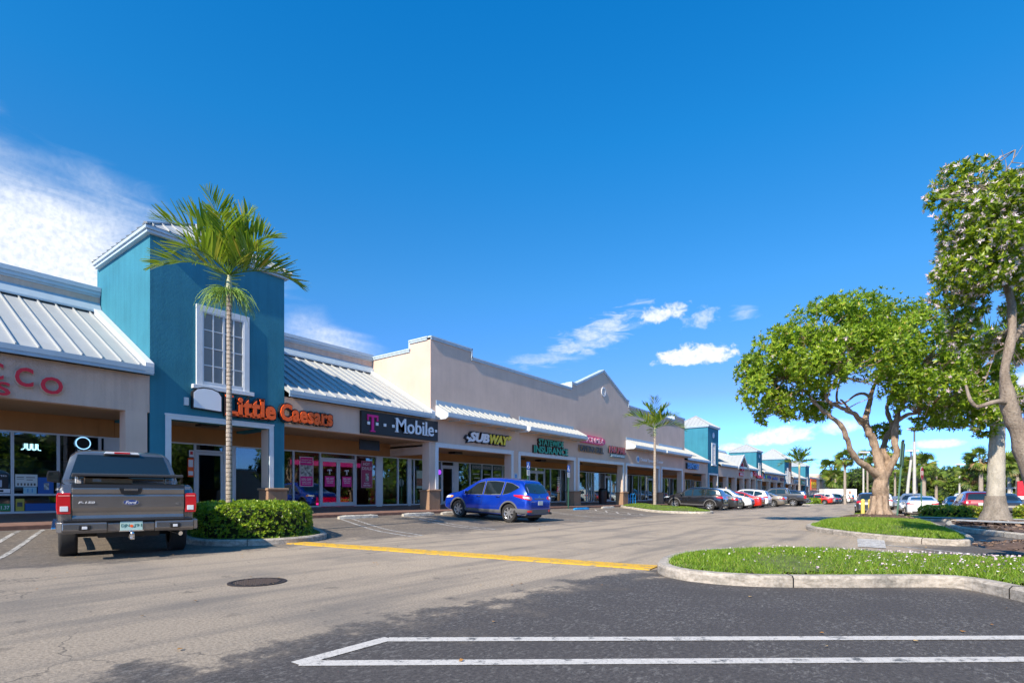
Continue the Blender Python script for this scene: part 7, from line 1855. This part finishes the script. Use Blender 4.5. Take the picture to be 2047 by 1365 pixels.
# big flowering tree on the middle island
TB = (-1.18, 25.0)
tr = empty('flowering_tree', (TB[0], TB[1], .1), 'broad flowering tree with thick forked trunk on the middle grass island', 'tree')
limbs([[(p[0], p[1], p[2], p[3]*.88) for p in l] for l in MAIN_LIMBS], TB, tr, m_bark, n=22, wob=.05)
mb = MB()      # root flare
for k in range(7):
    a = k*.9+.3; p = Vector((TB[0]+math.cos(a)*.18, TB[1]+math.sin(a)*.18, .55)); q = Vector((TB[0]+math.cos(a)*.62, TB[1]+math.sin(a)*.62, .02))
    mb.tube([p+Vector((0, 0, .5)), p, p.lerp(q, .6)-Vector((0, 0, .05)), q], [.12, .16, .12, .04], 8)
mb.build('root_flare', m_bark, tr, smooth=60)
BW = [tl(TB, b)+(b[3]*.95, b[4], b[5]*.95) for b in MAIN_BLOBS]
P, Dn = scatter_blobs(BW, 58, .5, gap=.13, gs=1.15)
foliage('crown', P, Dn, .150, m_leaf, tr)
nodes = [tl(TB, p) for l in MAIN_LIMBS for p in l[2:]]
twigs(P, nodes, tr, m_bark, 420, .030)
sel = (rng.random(len(P)) < .14) & (((P-np.array(tl(TB, (2.6, -1.5, 4.4))))**2).sum(1) < 9)
sel |= rng.random(len(P)) < .012
foliage('blossoms', P[sel]+Dn[sel]*.08, Dn[sel], .085, m_flower, tr, ups=.1)
# near flowering tree at the right picture edge
NB = (1.78, 12.75)
NB = (9.2*(.9784*math.cos(VD)-math.sin(VD)), 9.2*(.9784*math.sin(VD)+math.cos(VD)))
tn = empty('flowering_tree', (NB[0], NB[1], .15), 'tall tree full of pale pink blossoms at the right edge of the near island', 'tree')
limbs(NEAR_LIMBS, NB, tn, m_bark2, n=12, wob=.015)
BW = [tl(NB, b)+(b[3], b[4], b[5]) for b in NEAR_BLOBS]
P, Dn = scatter_blobs(BW, 170, .45, gap=.26, gs=2.2)
foliage('crown', P, Dn, .088, m_leaf2, tn)
twigs(P, [tl(NB, p) for l in NEAR_LIMBS for p in l[3:]], tn, m_bark2, 500, .012)
sel = rng.random(len(P)) < .46
foliage('blossoms', P[sel]+Dn[sel]*.055, Dn[sel], .056, m_flower, tn, ups=.1)
mulch(NB[0], NB[1], .9, .9, .12, .2, 500)

# palms
def frond_set(name, base, specs, parent, mat, nl=30, lw=.05, ll=.55, thick=.018, sep=True):
    T = LEAF*np.array([lw/.34, 1, .35])
    outs = []
    allV, allF, off = [], [], 0
    for (az, el0, L, droop, twist) in specs:
        pts = []; p = Vector(base); el = el0; K = 12
        for i in range(K+1):
            pts.append(p.copy()); t = i/K; e = el0-droop*t**1.4
            p = p+Vector((math.cos(az)*math.cos(e), math.sin(az)*math.cos(e), math.sin(e)))*(L/K)
        mb = MB(); mb.tube(pts, [thick*(1-.8*i/K) for i in range(K+1)], 5)
        PP, DD, SS = [], [], []
        side = Vector((-math.sin(az), math.cos(az), 0))
        for j in range(nl):
            t = .14+.86*j/(nl-1); f = t*K; i = min(K-1, int(f)); q = pts[i].lerp(pts[i+1], f-i); tan = (pts[i+1]-pts[i]).normalized(); up = side.cross(tan)*-1
            ln = ll*(math.sin(math.pi*min(1, (t*.86+.12)))**.7)*(1 if t < .93 else .8)
            for sg in (1, -1):
                a = rad(62-34*t)+rng.normal(0, .05); d = tan*math.cos(a)+side*sg*math.sin(a)*math.cos(twist)+up*(math.sin(a)*math.sin(twist)+.12+rng.normal(0, .10))
                d.z -= .12*t; PP.append(q[:]); DD.append(d[:]); SS.append(ln*rng.uniform(.85, 1.1))
        V, F = inst(T, LEAFF, np.array(PP), frames(np.array(DD), rng.uniform(-.6, .6, len(PP))), np.array(SS))
        rv = np.array(mb.v); rf = np.array([f for f in mb.f if len(f) == 4])
        V2 = np.concatenate([V, rv]); F2 = np.concatenate([F, rf+len(V)])
        if sep: np_mesh(name, V2, F2, mat, parent)
        else: allV.append(V2); allF.append(F2+off); off += len(V2)
    if not sep: return np_mesh(name, np.concatenate(allV), np.concatenate(allF), mat, parent)

def palm_trunk(parent, x, y, z0, z1, r0, r1, lean=(0, 0), mat=None, name='trunk', n=14, bulge=0):
    pts, rs = [], []; K = 30
    for i in range(K+1):
        t = i/K; pts.append((x+lean[0]*t*t, y+lean[1]*t*t, z0+(z1-z0)*t)); rs.append((r0+(r1-r0)*min(1, t*1.2))*(1+.03*math.sin(i*2.7))+max(0, bulge*(1-t*14)))
    mb = MB(); mb.tube(pts, rs, n); mb.build(name, mat or m_palmbark, parent, smooth=60)
def adonidia(x, y, label, zc, L, seed, trunk_r=.085, strings=True, nf=11, lean=(0, 0), z0=0):
    rr = random.Random(seed)
    p = empty('palm_tree', (x, y, z0), label, 'palm tree', 'slim palms along the shop front')
    palm_trunk(p, x, y, z0, zc-.5, trunk_r*1.15, trunk_r*.82, lean)
    cx_, cy_ = x+lean[0], y+lean[1]
    MB().tube([(cx_, cy_, zc-.55), (cx_, cy_, zc-.40), (cx_, cy_, zc-.15), (cx_, cy_, zc+.05)], [trunk_r*.85, trunk_r*1.15, trunk_r*.8, trunk_r*.35], 12).build('crownshaft', m_shaft, p, smooth=60)
    specs = []
    for k in range(nf):
        az = 2*math.pi*k/nf*1.0+rr.uniform(-.25, .25)+seed; ring = k % 3
        el = (rad(78), rad(52), rad(22))[ring]+rr.uniform(-.12, .12); specs.append((az, el, L*rr.uniform(.85, 1.08), (rad(45), rad(70), rad(72))[ring]*rr.uniform(.8, 1.2), rr.uniform(.3, .7)))
    frond_set('frond', (cx_, cy_, zc), specs, p, m_frond, nl=32, lw=.092, ll=L*.37)
    if strings:
        mb = MB()
        for k in range(170):
            a = rr.uniform(0, 6.28); q = Vector((cx_+math.cos(a)*.08, cy_+math.sin(a)*.08, zc-.42)); d = Vector((math.cos(a), math.sin(a), rr.uniform(-.1, .75))).normalized(); pts = [q]
            l = rr.uniform(.35, .85)
            for i in range(6): d = (d+Vector((rr.uniform(-.25, .25), rr.uniform(-.25, .25), -.34))).normalized(); q = q+d*l/6*1.2; pts.append(q)
            mb.tube(pts, [.010, .008, .007, .006, .005, .004, .003], 4)
        mb.build('seed_strings', plain('seed_string', (.22, .36, .05), .6), p, smooth=60)
    return p
adonidia(-14.10, 6.85, 'slim palm with green seed strings growing from the clipped hedge', 6.70, 1.98, 2, .072, z0=.25, nf=17)
adonidia(-14.9, 36.9, 'slim palm on the grass island between blue and black cars', 5.75, 2.3, 5, .10, strings=False, nf=9, z0=.3)
adonidia(-13.2, 84.5, 'short slim palm on the far green island before the last towers', 5.2, 3.0, 9, .14, strings=False, nf=10, z0=-.3)
bx = MB(); bx.tube([(-14.86, 36.9, 4.75), (-14.78, 36.88, 4.55), (-14.8, 36.9, 4.3)], [.07, .12, .06], 8)

# royal palm
rp = empty('royal_palm', (2.35, 27.4, 0), 'thick smooth grey royal palm trunk with dark flared foot on the mulch island', 'palm tree')
palm_trunk(rp, 2.35, 27.4, .02, 5.2, .30, .22, (.12, .05), m_royal, n=20)
mb = MB(); pts, rs = [], []
for i in range(14):
    t = i/13; pts.append((2.35, 27.4, .0+1.05*t)); rs.append(.30+.30*(1-t)**2.2+.012)
mb.tube(pts, rs, 20)
for vi in range(len(mb.v)):
    v = Vector(mb.v[vi]); c = Vector((2.35, 27.4, v.z)); mb.v[vi] = tuple(c+(v-c)*(1+.12*mnoise.noise(v*4)+.05*mnoise.noise(v*14)))
mb.build('root_flare', m_royalbase, rp, smooth=60)
MB().tube([(2.47, 27.45, 5.15), (2.48, 27.45, 5.45), (2.5, 27.45, 6.3), (2.5, 27.45, 6.6)], [.22, .27, .2, .1], 14).build('crownshaft', m_shaft, rp, smooth=60)
frond_set('frond', (2.5, 27.45, 6.5), [(k*.9+.4, (rad(70), rad(35), rad(5))[k % 3], 1.9, rad(75), .5) for k in range(9)], rp, m_frond, nl=34, lw=.07, ll=.8)

# fan palms and others in the background
def fan_template():
    vs, fs = [], []; T = LEAF*np.array([.42, 1, .4])
    k = 13
    a = np.linspace(-1.35, 1.35, k); d = np.column_stack([np.sin(a), np.cos(a), -.35-.25*np.abs(np.sin(a))])
    return inst(T, LEAFF, np.zeros((k, 3)), frames(d, np.zeros(k)), np.full(k, 1.0)*(1-.15*np.abs(a)/1.35))
FT, FTF = fan_template()
GBP = 'palms far across the lot'
def fan_palm(x, y, label, h, cr, nf=34, dead=0, tr_=.2, tall=False, light=False):
    z0 = gzc(x, y); p = empty('palm_tree', (x, y, z0), label, 'palm tree', GBP)
    palm_trunk(p, x, y, z0, z0+h+.75, tr_*1.0, tr_*.8, mat=m_palmbark, n=8)
    d = rng.normal(0, 1, (nf, 3)); d /= np.linalg.norm(d, axis=1, keepdims=True); d[:,2] = rng.uniform(-.75, 1.0, nf)*1.1
    d /= np.linalg.norm(d, axis=1, keepdims=True); h += .75
    P = np.array([x, y, z0+h])+d*cr*.45
    V, F = inst(FT, FTF, P, frames(d, rng.uniform(-1.3, 1.3, nf)), cr*.62*rng.uniform(.8, 1.1, nf))
    mb = MB()
    for q in P: mb.tube([(x, y, z0+h-.1), q], .025, 3, cap=False)
    V2 = np.array(mb.v); F2 = np.array(mb.f); np_mesh('crown', np.concatenate([V, V2]), np.concatenate([F, F2+len(V)]), m_fan if not light else m_frond, p)
    if dead:
        d = rng.normal(0, 1, (dead, 3)); d[:,2] = -np.abs(d[:,2])*1.3-.3; d /= np.linalg.norm(d, axis=1, keepdims=True)
        P = np.array([x, y, z0+h-.2])+d*cr*.28
        V, F = inst(FT, FTF, P, frames(d, rng.normal(0, .5, dead)), cr*.5*rng.uniform(.8, 1.1, dead)); np_mesh('dead_fronds', V, F, m_fand, p)
    return p
def at(px_k, d):      # bearing slope from the camera axis and distance -> lot position
    c, s = math.cos(VD), math.sin(VD); return ((px_k*c-s)*d, (px_k*s+c)*d)
for k_, d_, h, cr, nf, dead, tr_, lb in [
    (.6106, 85, 6.4, 1.7, 34, 6, .22, 'tall straight fan palm left of the big tree, above the white trailer'),
    (.652, 105, 8.3, 1.9, 30, 0, .2, 'tall fan palm showing through the lowest fork of the big tree'),
    (.667, 92, 6.0, 1.9, 30, 0, .2, 'bushy fan palm just left of the big trunk'),
    (.690, 100, 9.0, 1.8, 26, 0, .18, 'fan palm between the upper limbs of the big tree'),
    (.7025, 98, 5.6, 1.8, 30, 0, .2, 'fan palm low in the right fork of the big tree'),
    (.7395, 72, 4.9, 1.9, 40, 10, .3, 'full fan palm cluster left of the white pole'),
    (.7555, 70, 4.8, 1.9, 40, 12, .26, 'full fan palm with brown skirt right of the white pole'),
    (.7780, 74, 3.4, 1.5, 30, 6, .2, 'small yellow-green fan palm above the dark blue sedan'),
    (.8385, 66, 3.3, 1.7, 34, 26, .24, 'shaggy fan palm with brown hanging fronds left of the taller one'),
    (.8600, 64, 5.1, 1.9, 40, 22, .26, 'tallest shaggy fan palm just left of the royal palm'),
    (.9010, 64, 4.6, 1.9, 34, 14, .24, 'fan palm partly behind the royal palm trunk'),
    (.9270, 70, 4.5, 1.7, 34, 6, .22, 'yellow-green fan palm near the right picture edge'),
    (.5850, 128, 7.2, 3.0, 44, 0, .3, 'palm before the far end of the lane, left of the trailer'),
    (.5935, 126, 4.6, 2.9, 40, 0, .3, 'low spreading yellow-green palm by the end store')]:
    x, y = at(k_, d_); fan_palm(x, y, lb, h, cr, nf, dead, tr_)

# dense trees behind the lot
GT = 'dense trees behind the lot'
def bg_tree(x, y, label, r, h, light=False, seed=0, group=GT, size=.42, dens=2.6):
    z0 = gzc(x, min(y, 170)); rr = random.Random(seed); t = empty('tree', (x, y, z0), label, 'tree', group)
    blobs = []
    for i in range(9):
        a = rr.uniform(0, 6.28); q = rr.uniform(.2, .72)*r; s_ = rr.uniform(.38, .58)*r
        blobs.append((x+math.cos(a)*q, y+math.sin(a)*q, z0+h*(rr.uniform(.42, .80) if i % 3 else .26), s_, s_, s_*.72))
    blobs.append((x, y, z0+h*.74, r*.55, r*.55, h*.26))
    P, Dn = scatter_blobs(blobs, dens, .6, gap=.3, gs=.35)
    foliage('crown', P, Dn, size, m_bgleaf2 if light else m_bgleaf, t, jitter=.9)
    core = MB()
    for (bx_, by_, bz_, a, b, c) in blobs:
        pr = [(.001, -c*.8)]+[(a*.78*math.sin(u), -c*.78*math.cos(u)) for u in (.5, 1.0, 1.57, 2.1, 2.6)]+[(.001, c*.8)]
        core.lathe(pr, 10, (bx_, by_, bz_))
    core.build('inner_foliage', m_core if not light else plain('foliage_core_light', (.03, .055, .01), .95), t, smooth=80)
    mb = MB(); mb.tube([(x, y, z0-.2), (x+.1, y, z0+h*.3), (x, y+.1, z0+h*.6)], [.35, .26, .12], 8)
    for i in range(4):
        b_ = blobs[i]; mb.tube([(x+.05, y, z0+h*.3), ((x+b_[0])/2, (y+b_[1])/2, z0+h*.42), b_[:3]], [.16, .12, .05], 6)
    mb.build('trunk', m_bark2, t, smooth=60); return t
lbl = ['behind the white trailer', 'right of the white trailer', 'at the end of the lane', 'behind the tall straight palm', 'left of the big trunk', 'behind the big trunk', 'behind the pole with the white lamp head', 'behind the white fastback', 'behind the small yellow palm', 'between the small palm and the shaggy palms', 'behind the shaggy palms', 'left of the royal palm trunk', 'right of the royal palm trunk', 'at the right picture edge']
ks = [.598, .620, .640, .656, .672, .690, .722, .748, .775, .800, .825, .852, .892, .930]
hs = [6.2, 7.2, 7.8, 8.2, 7.4, 6.6, 6.0, 5.6, 5.4, 5.6, 5.2, 5.6, 5.4, 5.8]
ds = [150, 145, 138, 142, 135, 130, 112, 108, 104, 100, 98, 96, 96, 98]
tones = ['dark round', 'yellow-green bushy', 'mid-green spreading', 'dark broad', 'olive dense', 'mid-green tall', 'light green bushy', 'dark low', 'light green low', 'olive-grey rounded', 'light green spreading', 'dark rounded', 'mid-green dense', 'light green rounded']
for i, (k_, h, d_) in enumerate(zip(ks, hs, ds)):
    x, y = at(k_, d_)
    bg_tree(x, y, '%s tree %s' % (tones[i], lbl[i]), 5.2, h+1.2, light=(i in (1, 6, 8, 10, 13)), seed=i, size=.5)
for i in range(13):      # continues out of the frame and to the side, seen in the shop windows
    bg_tree(*[(26, 62), (36, 50), (44, 36), (46, 22), (44, 8), (40, -6), (20, 86), (30, 74), (34, 92), (44, 82), (52, 68), (30, 112), (46, 104)][i], 'dense green tree beyond the right side of the lot', 6.5, 9.5+(i % 3)*1.5, light=i % 2 == 0, seed=50+i, group='dense trees beyond the right side of the lot', size=.6, dens=1.6)
for i, (x, y) in enumerate([(9.5, 21), (11, 9), (13, 34), (8.5, -3)]):
    bg_tree(x, y, 'mid-sized lot tree standing right of the picture', 2.6, 5.6, light=True, seed=80+i, group='lot trees right of the picture', size=.24, dens=14)
lb_ = empty('store_building', (60, 30, 0), 'long pale tan building across the lot, seen only in the window reflections', 'store building')
MB().box(52, 70, -30, 60, -.6, 5.2).build('wall', m_tan_smooth, lb_); MB().box(51.8, 70.1, -30.2, 60.2, 5.2, 5.5).build('coping', m_trim, lb_)

# hedges
def hedge(name, label, poly, z0, h, dens, size, mat, group=None, n_int=.85, flatness=1):
    cx_ = sum(p[0] for p in poly)/len(poly); cy_ = sum(p[1] for p in poly)/len(poly)
    hd = empty(name, (cx_, cy_, z0), label, 'hedge', group); P_ = chaikin(poly, 2)
    inner = inset(P_, .12); n_ = len(P_)
    mb = MB()  # dark filler shell set inside the leaf layer
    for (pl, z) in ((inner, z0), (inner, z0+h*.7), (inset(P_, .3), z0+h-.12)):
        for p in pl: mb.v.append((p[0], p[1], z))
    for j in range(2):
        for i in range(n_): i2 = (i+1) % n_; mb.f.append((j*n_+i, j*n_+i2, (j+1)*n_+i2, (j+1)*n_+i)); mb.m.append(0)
    mb.f.append(tuple(2*n_+i for i in range(n_))); mb.m.append(0); mb.build('inner_filler', m_core, hd, fix=True)
    # sides
    pts, nr = [], []
    for i in range(n_):
        a, b = Vector(P_[i]), Vector(P_[(i+1) % n_]); L = (b-a).length; e = (b-a)/L; out = Vector((e.y, -e.x))
        if (a+out*.1-Vector((cx_, cy_))).length < (a-Vector((cx_, cy_))).length: out = -out
        for _ in range(int(L*h*dens)):
            t = rng.random(); z = rng.random()**.8*h; ins = .16*max(0, (z/h-.7)/.3)**2+rng.exponential(.035)-.03+.05*mnoise.noise(Vector((a.x+e.x*t*L, a.y+e.y*t*L, z))*2.5)
            q = a+e*(t*L)-out*ins; pts.append((q.x, q.y, z0+z)); nr.append((out.x, out.y, .35+max(0, z/h-.6)*2))
    xs_ = [p[0] for p in P_]; ys_ = [p[1] for p in P_]; A = (max(xs_)-min(xs_))*(max(ys_)-min(ys_)); N_ = int(A*dens*1.1)
    Q = np.column_stack([rng.uniform(min(xs_), max(xs_), N_), rng.uniform(min(ys_), max(ys_), N_)]); Q = Q[inside_np(P_, Q)]; dd = edge_dist(P_, Q)
    zz = z0+h-.14*np.exp(-dd/.12)+.035*np.sin(Q[:,0]*4)*np.sin(Q[:,1]*3.4)+rng.normal(0, .022, len(Q))
    pts += np.column_stack([Q, zz]).tolist(); nr += [(0, 0, 1)]*len(Q)
    foliage('foliage', np.array(pts), np.array(nr, float), size, mat, hd, jitter=.8, ups=.2)
    return hd
hedge('clipped_hedge', 'dense clipped green hedge right of the pickup truck', [(-15.8, 6.6), (-14.2, 5.95), (-12.9, 5.7), (-12.15, 5.85), (-11.75, 6.5), (-11.85, 7.5), (-12.5, 8.2), (-14.0, 8.75), (-16.2, 9.2)], .12, .74, 300, .060, m_hedge)
hedge('low_hedge', 'low yellow-green hedge in front of white fastback and red SUV', [(.0, 37.2), (.2, 36.2), (2.4, 34.4), (2.95, 34.6), (2.9, 35.6), (.8, 38.0)], gz(1.5, 36)+.12, .55, 130, .10, m_hedge2, 'low hedges of the far median')
hedge('low_hedge', 'low yellow-green hedge at the right picture edge, right of the royal palm', [(3.75, 36.8), (4.0, 35.6), (5.6, 34.6), (7.0, 34.4), (7.0, 36.2), (5, 37.6)], gz(5, 36)+.12, .62, 110, .10, m_hedge2, 'low hedges of the far median')
hedge('green_island_hedge', 'flat bright green hedge under the short far palm', [(-16, 81), (-11.6, 80.4), (-10.9, 82), (-10.9, 87), (-12, 90), (-16, 91)], gz(-12, 85)+.12, .55, 12, .3, m_hedge)

# ------------------------------------------------------------------ poles, posts, small street things
GL = 'parking lot lamp poles'
def lamp_pole(k_, d_, h, label, heads=1, r=.13, yaw=0, lean=0):
    x, y = at(k_, d_); z0 = gzc(x, y)-.1
    p = empty('lamp_pole', (x, y, z0), label, 'lamp pole', GL)
    MB().tube([(x, y, z0), (x+lean*.5, y, z0+h*.5), (x+lean, y, z0+h*.86)], [r*1.15, r, r*.85], 10).build('pole', m_conc_pole, p, smooth=60)
    MB().tube([(x+lean, y, z0+h*.84), (x+lean, y, z0+h)], [r*.6, r*.55], 8).build('bracket', m_clad, p, smooth=60)
    offs = [(-.55, 0), (.55, 0)] if heads == 2 else [(.1, 0)]
    c, s = math.cos(yaw+VD), math.sin(yaw+VD)
    for o, _ in offs:
        hx, hy_ = x+lean+o*c*1.25, y+o*s*1.25; mb = MB()
        ce = Vector((hx, hy_, z0+h+.12)); dx = Vector((c, s, 0)); up = Vector((0, 0, 1)); L = .62 if heads == 1 else .5
        mb.beam(ce-dx*L, ce+dx*L, .55, .20); mb.beam(ce-dx*L*.8-up*.115, ce+dx*L*.8-up*.115, .42, .03, m=1)
        mb.build('lamp_head', [m_white, m_clad], p, bevel=.01)
        if heads == 2: MB().beam((x+lean, y, z0+h), (hx, hy_, z0+h+.05), .08, .08).build('arm', m_clad, p)
lamp_pole(.7380, 50, 7.6, 'white-headed lamp pole right of the leaning green post')
lamp_pole(.7225, 66, 6.9, 'slightly leaning lamp pole just behind the green post top', lean=.5, r=.16)
lamp_pole(.8207, 88, 6.6, 'lamp pole left of the shaggy palms', heads=1)
lamp_pole(.9120, 72, 6.2, 'thick lamp pole with two white heads right of the royal palm', heads=2, r=.20)
lamp_pole(.6445, 78, 7.6, 'thin lamp pole behind the yellow bollards', r=.12)
lamp_pole(.7045, 120, 6.8, 'farthest lamp pole seen through the right fork of the big tree')
lamp_pole(.5935, 150, 8.3, 'lamp pole with two heads above the end store palms', heads=2)

# leaning green sign posts seen edge-on
p = empty('sign_post', (-.66, 24.75, 0), 'leaning green sign post seen edge-on right of the big trunk', 'sign post')
b0, t0 = Vector((-.64, 24.75, .0)), Vector((-.44, 25.1, 3.12)); ax = (t0-b0).normalized()
MB().beam(b0, t0-ax*.05, .055, .055, up=(1, 0, 0)).build('post', m_green, p)
MB().beam(t0-ax*.95, t0-ax*.08, .035, .62, up=(.16, .98, 0)).build('sign_plate', plain('sign_back_green', (.10, .17, .12), .45, metal=.4), p, bevel=.006)
MB().beam(t0-ax*.12, t0+ax*.02, .07, .08, up=(1, 0, 0)).build('cap', m_cladd, p)
x, y = at(.7505, 30.5); z = gz(x, y)
p = empty('stop_sign', (x, y, z), 'thin green post with a red stop sign turned almost edge-on', 'stop sign')
MB().box(x-.03, x+.03, y-.03, y+.03, z, z+2.9).build('post', m_green, p)
oc = MB(); ang = [math.pi/8+k*math.pi/4 for k in range(8)]
c_, s_ = .30, .95
dirn = Vector((.19, .98, 0)).normalized(); dn = Vector((dirn.y, -dirn.x, 0))
def octo(rr, off, th):
    vs = []
    for o in (off, off+th):
        for a in ang: q = Vector((x, y, z+2.55))+dirn*(math.cos(a)*rr)+Vector((0, 0, math.sin(a)*rr))+dn*o; vs.append(q)
    return vs, [tuple(range(8)), tuple(range(15, 7, -1))]+[(i, (i+1) % 8, 8+(i+1) % 8, 8+i) for i in range(8)]
vs, fs = octo(.40, .035, .008); oc.add(vs, fs); vs, fs = octo(.375, .044, .003); oc.add(vs, fs, 1)
pl = oc.build('sign_plate', [m_white, m_red], p, fix=True)
tx = MB(); put_text(tx, 'STOP', Vector((x, y, z+2.44))+dn*.05-dirn*.27, dirn, (0, 0, 1), .24, .54, .004, .01); tx.build('lettering', m_white, pl)
GBl = 'yellow bollards at the median nose'
for i, (x, y, lb) in enumerate([(-3.0, 43.9, 'left of the two yellow bollards by the big trunk'), (-2.62, 44.3, 'right of the two yellow bollards by the big trunk')]):
    z = gz(x, y)+.1; b = empty('bollard', (x, y, z), lb, 'bollard', GBl)
    MB().tube([(x, y, z-.1), (x, y, z+.98)], .12, 12, cap=False).build('post', m_yellow_post, b, smooth=60)
    MB().lathe([(.12, .98), (.10, 1.04), (.05, 1.07), (.001, 1.08)], 12, (x, y, z)).build('cap', m_yellow_post, b, smooth=60, fix=True)
# white box trailer with pictures
x, y = -14.6, 143.5; z = gzc(x, y)
t = empty('box_trailer', (x, y, z), 'white box trailer with printed figures at the end of the lane', 'trailer')
mb = MB(); u = Vector((.80, .60, 0)); v_ = Vector((-.6, .8, 0)); c = Vector((x, y, z+1.75)); 
mb.beam(c-u*3.6, c+u*3.6, 2.3, 2.5); mb.build('box', m_white, t, bevel=.04)
mb = MB()
for s_ in (-1.2, -.3, 2.4): mb.lathe([(.001, -.1), (.4, -.1), (.4, .1), (.001, .1)], 14, tuple(c+u*s_-v_*1.1-Vector((0, 0, 1.45))), axis='y')
mb.build('wheels', m_tyre, t, fix=True)
mb = MB(); fr = c-v_*1.16
for s_, r_, dz_ in ((1.0, .35, .35), (2.0, .38, .45)): mb.beam(fr+u*(s_-r_*.7)+Vector((0, 0, dz_)), fr+u*(s_+r_*.7)+Vector((0, 0, dz_)), .02, r_*1.6)
mb.build('printed_faces', plain('print_skin', (.45, .25, .18), .6), t)
mb = MB(); mb.beam(fr+u*1.2+Vector((0, 0, -.55)), fr+u*3.0+Vector((0, 0, -.55)), .02, .9); mb.build('printed_blue', m_sblue, t)
# red column and white rails at the right edge
x, y = at(.936, 62); z = gzc(x, y)
p = empty('red_column', (x, y, z), 'red and white square column near the right picture edge', 'column')
MB().box(x-.45, x+.45, y-.45, y+.45, z, z+1.5).build('lower', m_white, p); MB().box(x-.46, x+.46, y-.46, y+.46, z+1.5, z+3.2).build('upper', m_red, p)
x0, y0 = at(.868, 66); x1, y1 = at(.965, 66)
p = empty('white_rail', ((x0+x1)/2, (y0+y1)/2, 0), 'long white horizontal rail behind the royal palm trunk', 'rail')
mb = MB(); mb.beam((x0, y0, 1.75), (x1, y1, 1.95), .1, .14); mb.build('bar', m_white, p)
mb = MB()
for t_ in (.05, .5, .95): xx, yy_ = x0+(x1-x0)*t_, y0+(y1-y0)*t_; mb.box(xx-.06, xx+.06, yy_-.06, yy_+.06, gzc(xx, yy_), 1.8+.1*t_)
mb.build('posts', m_white, p)
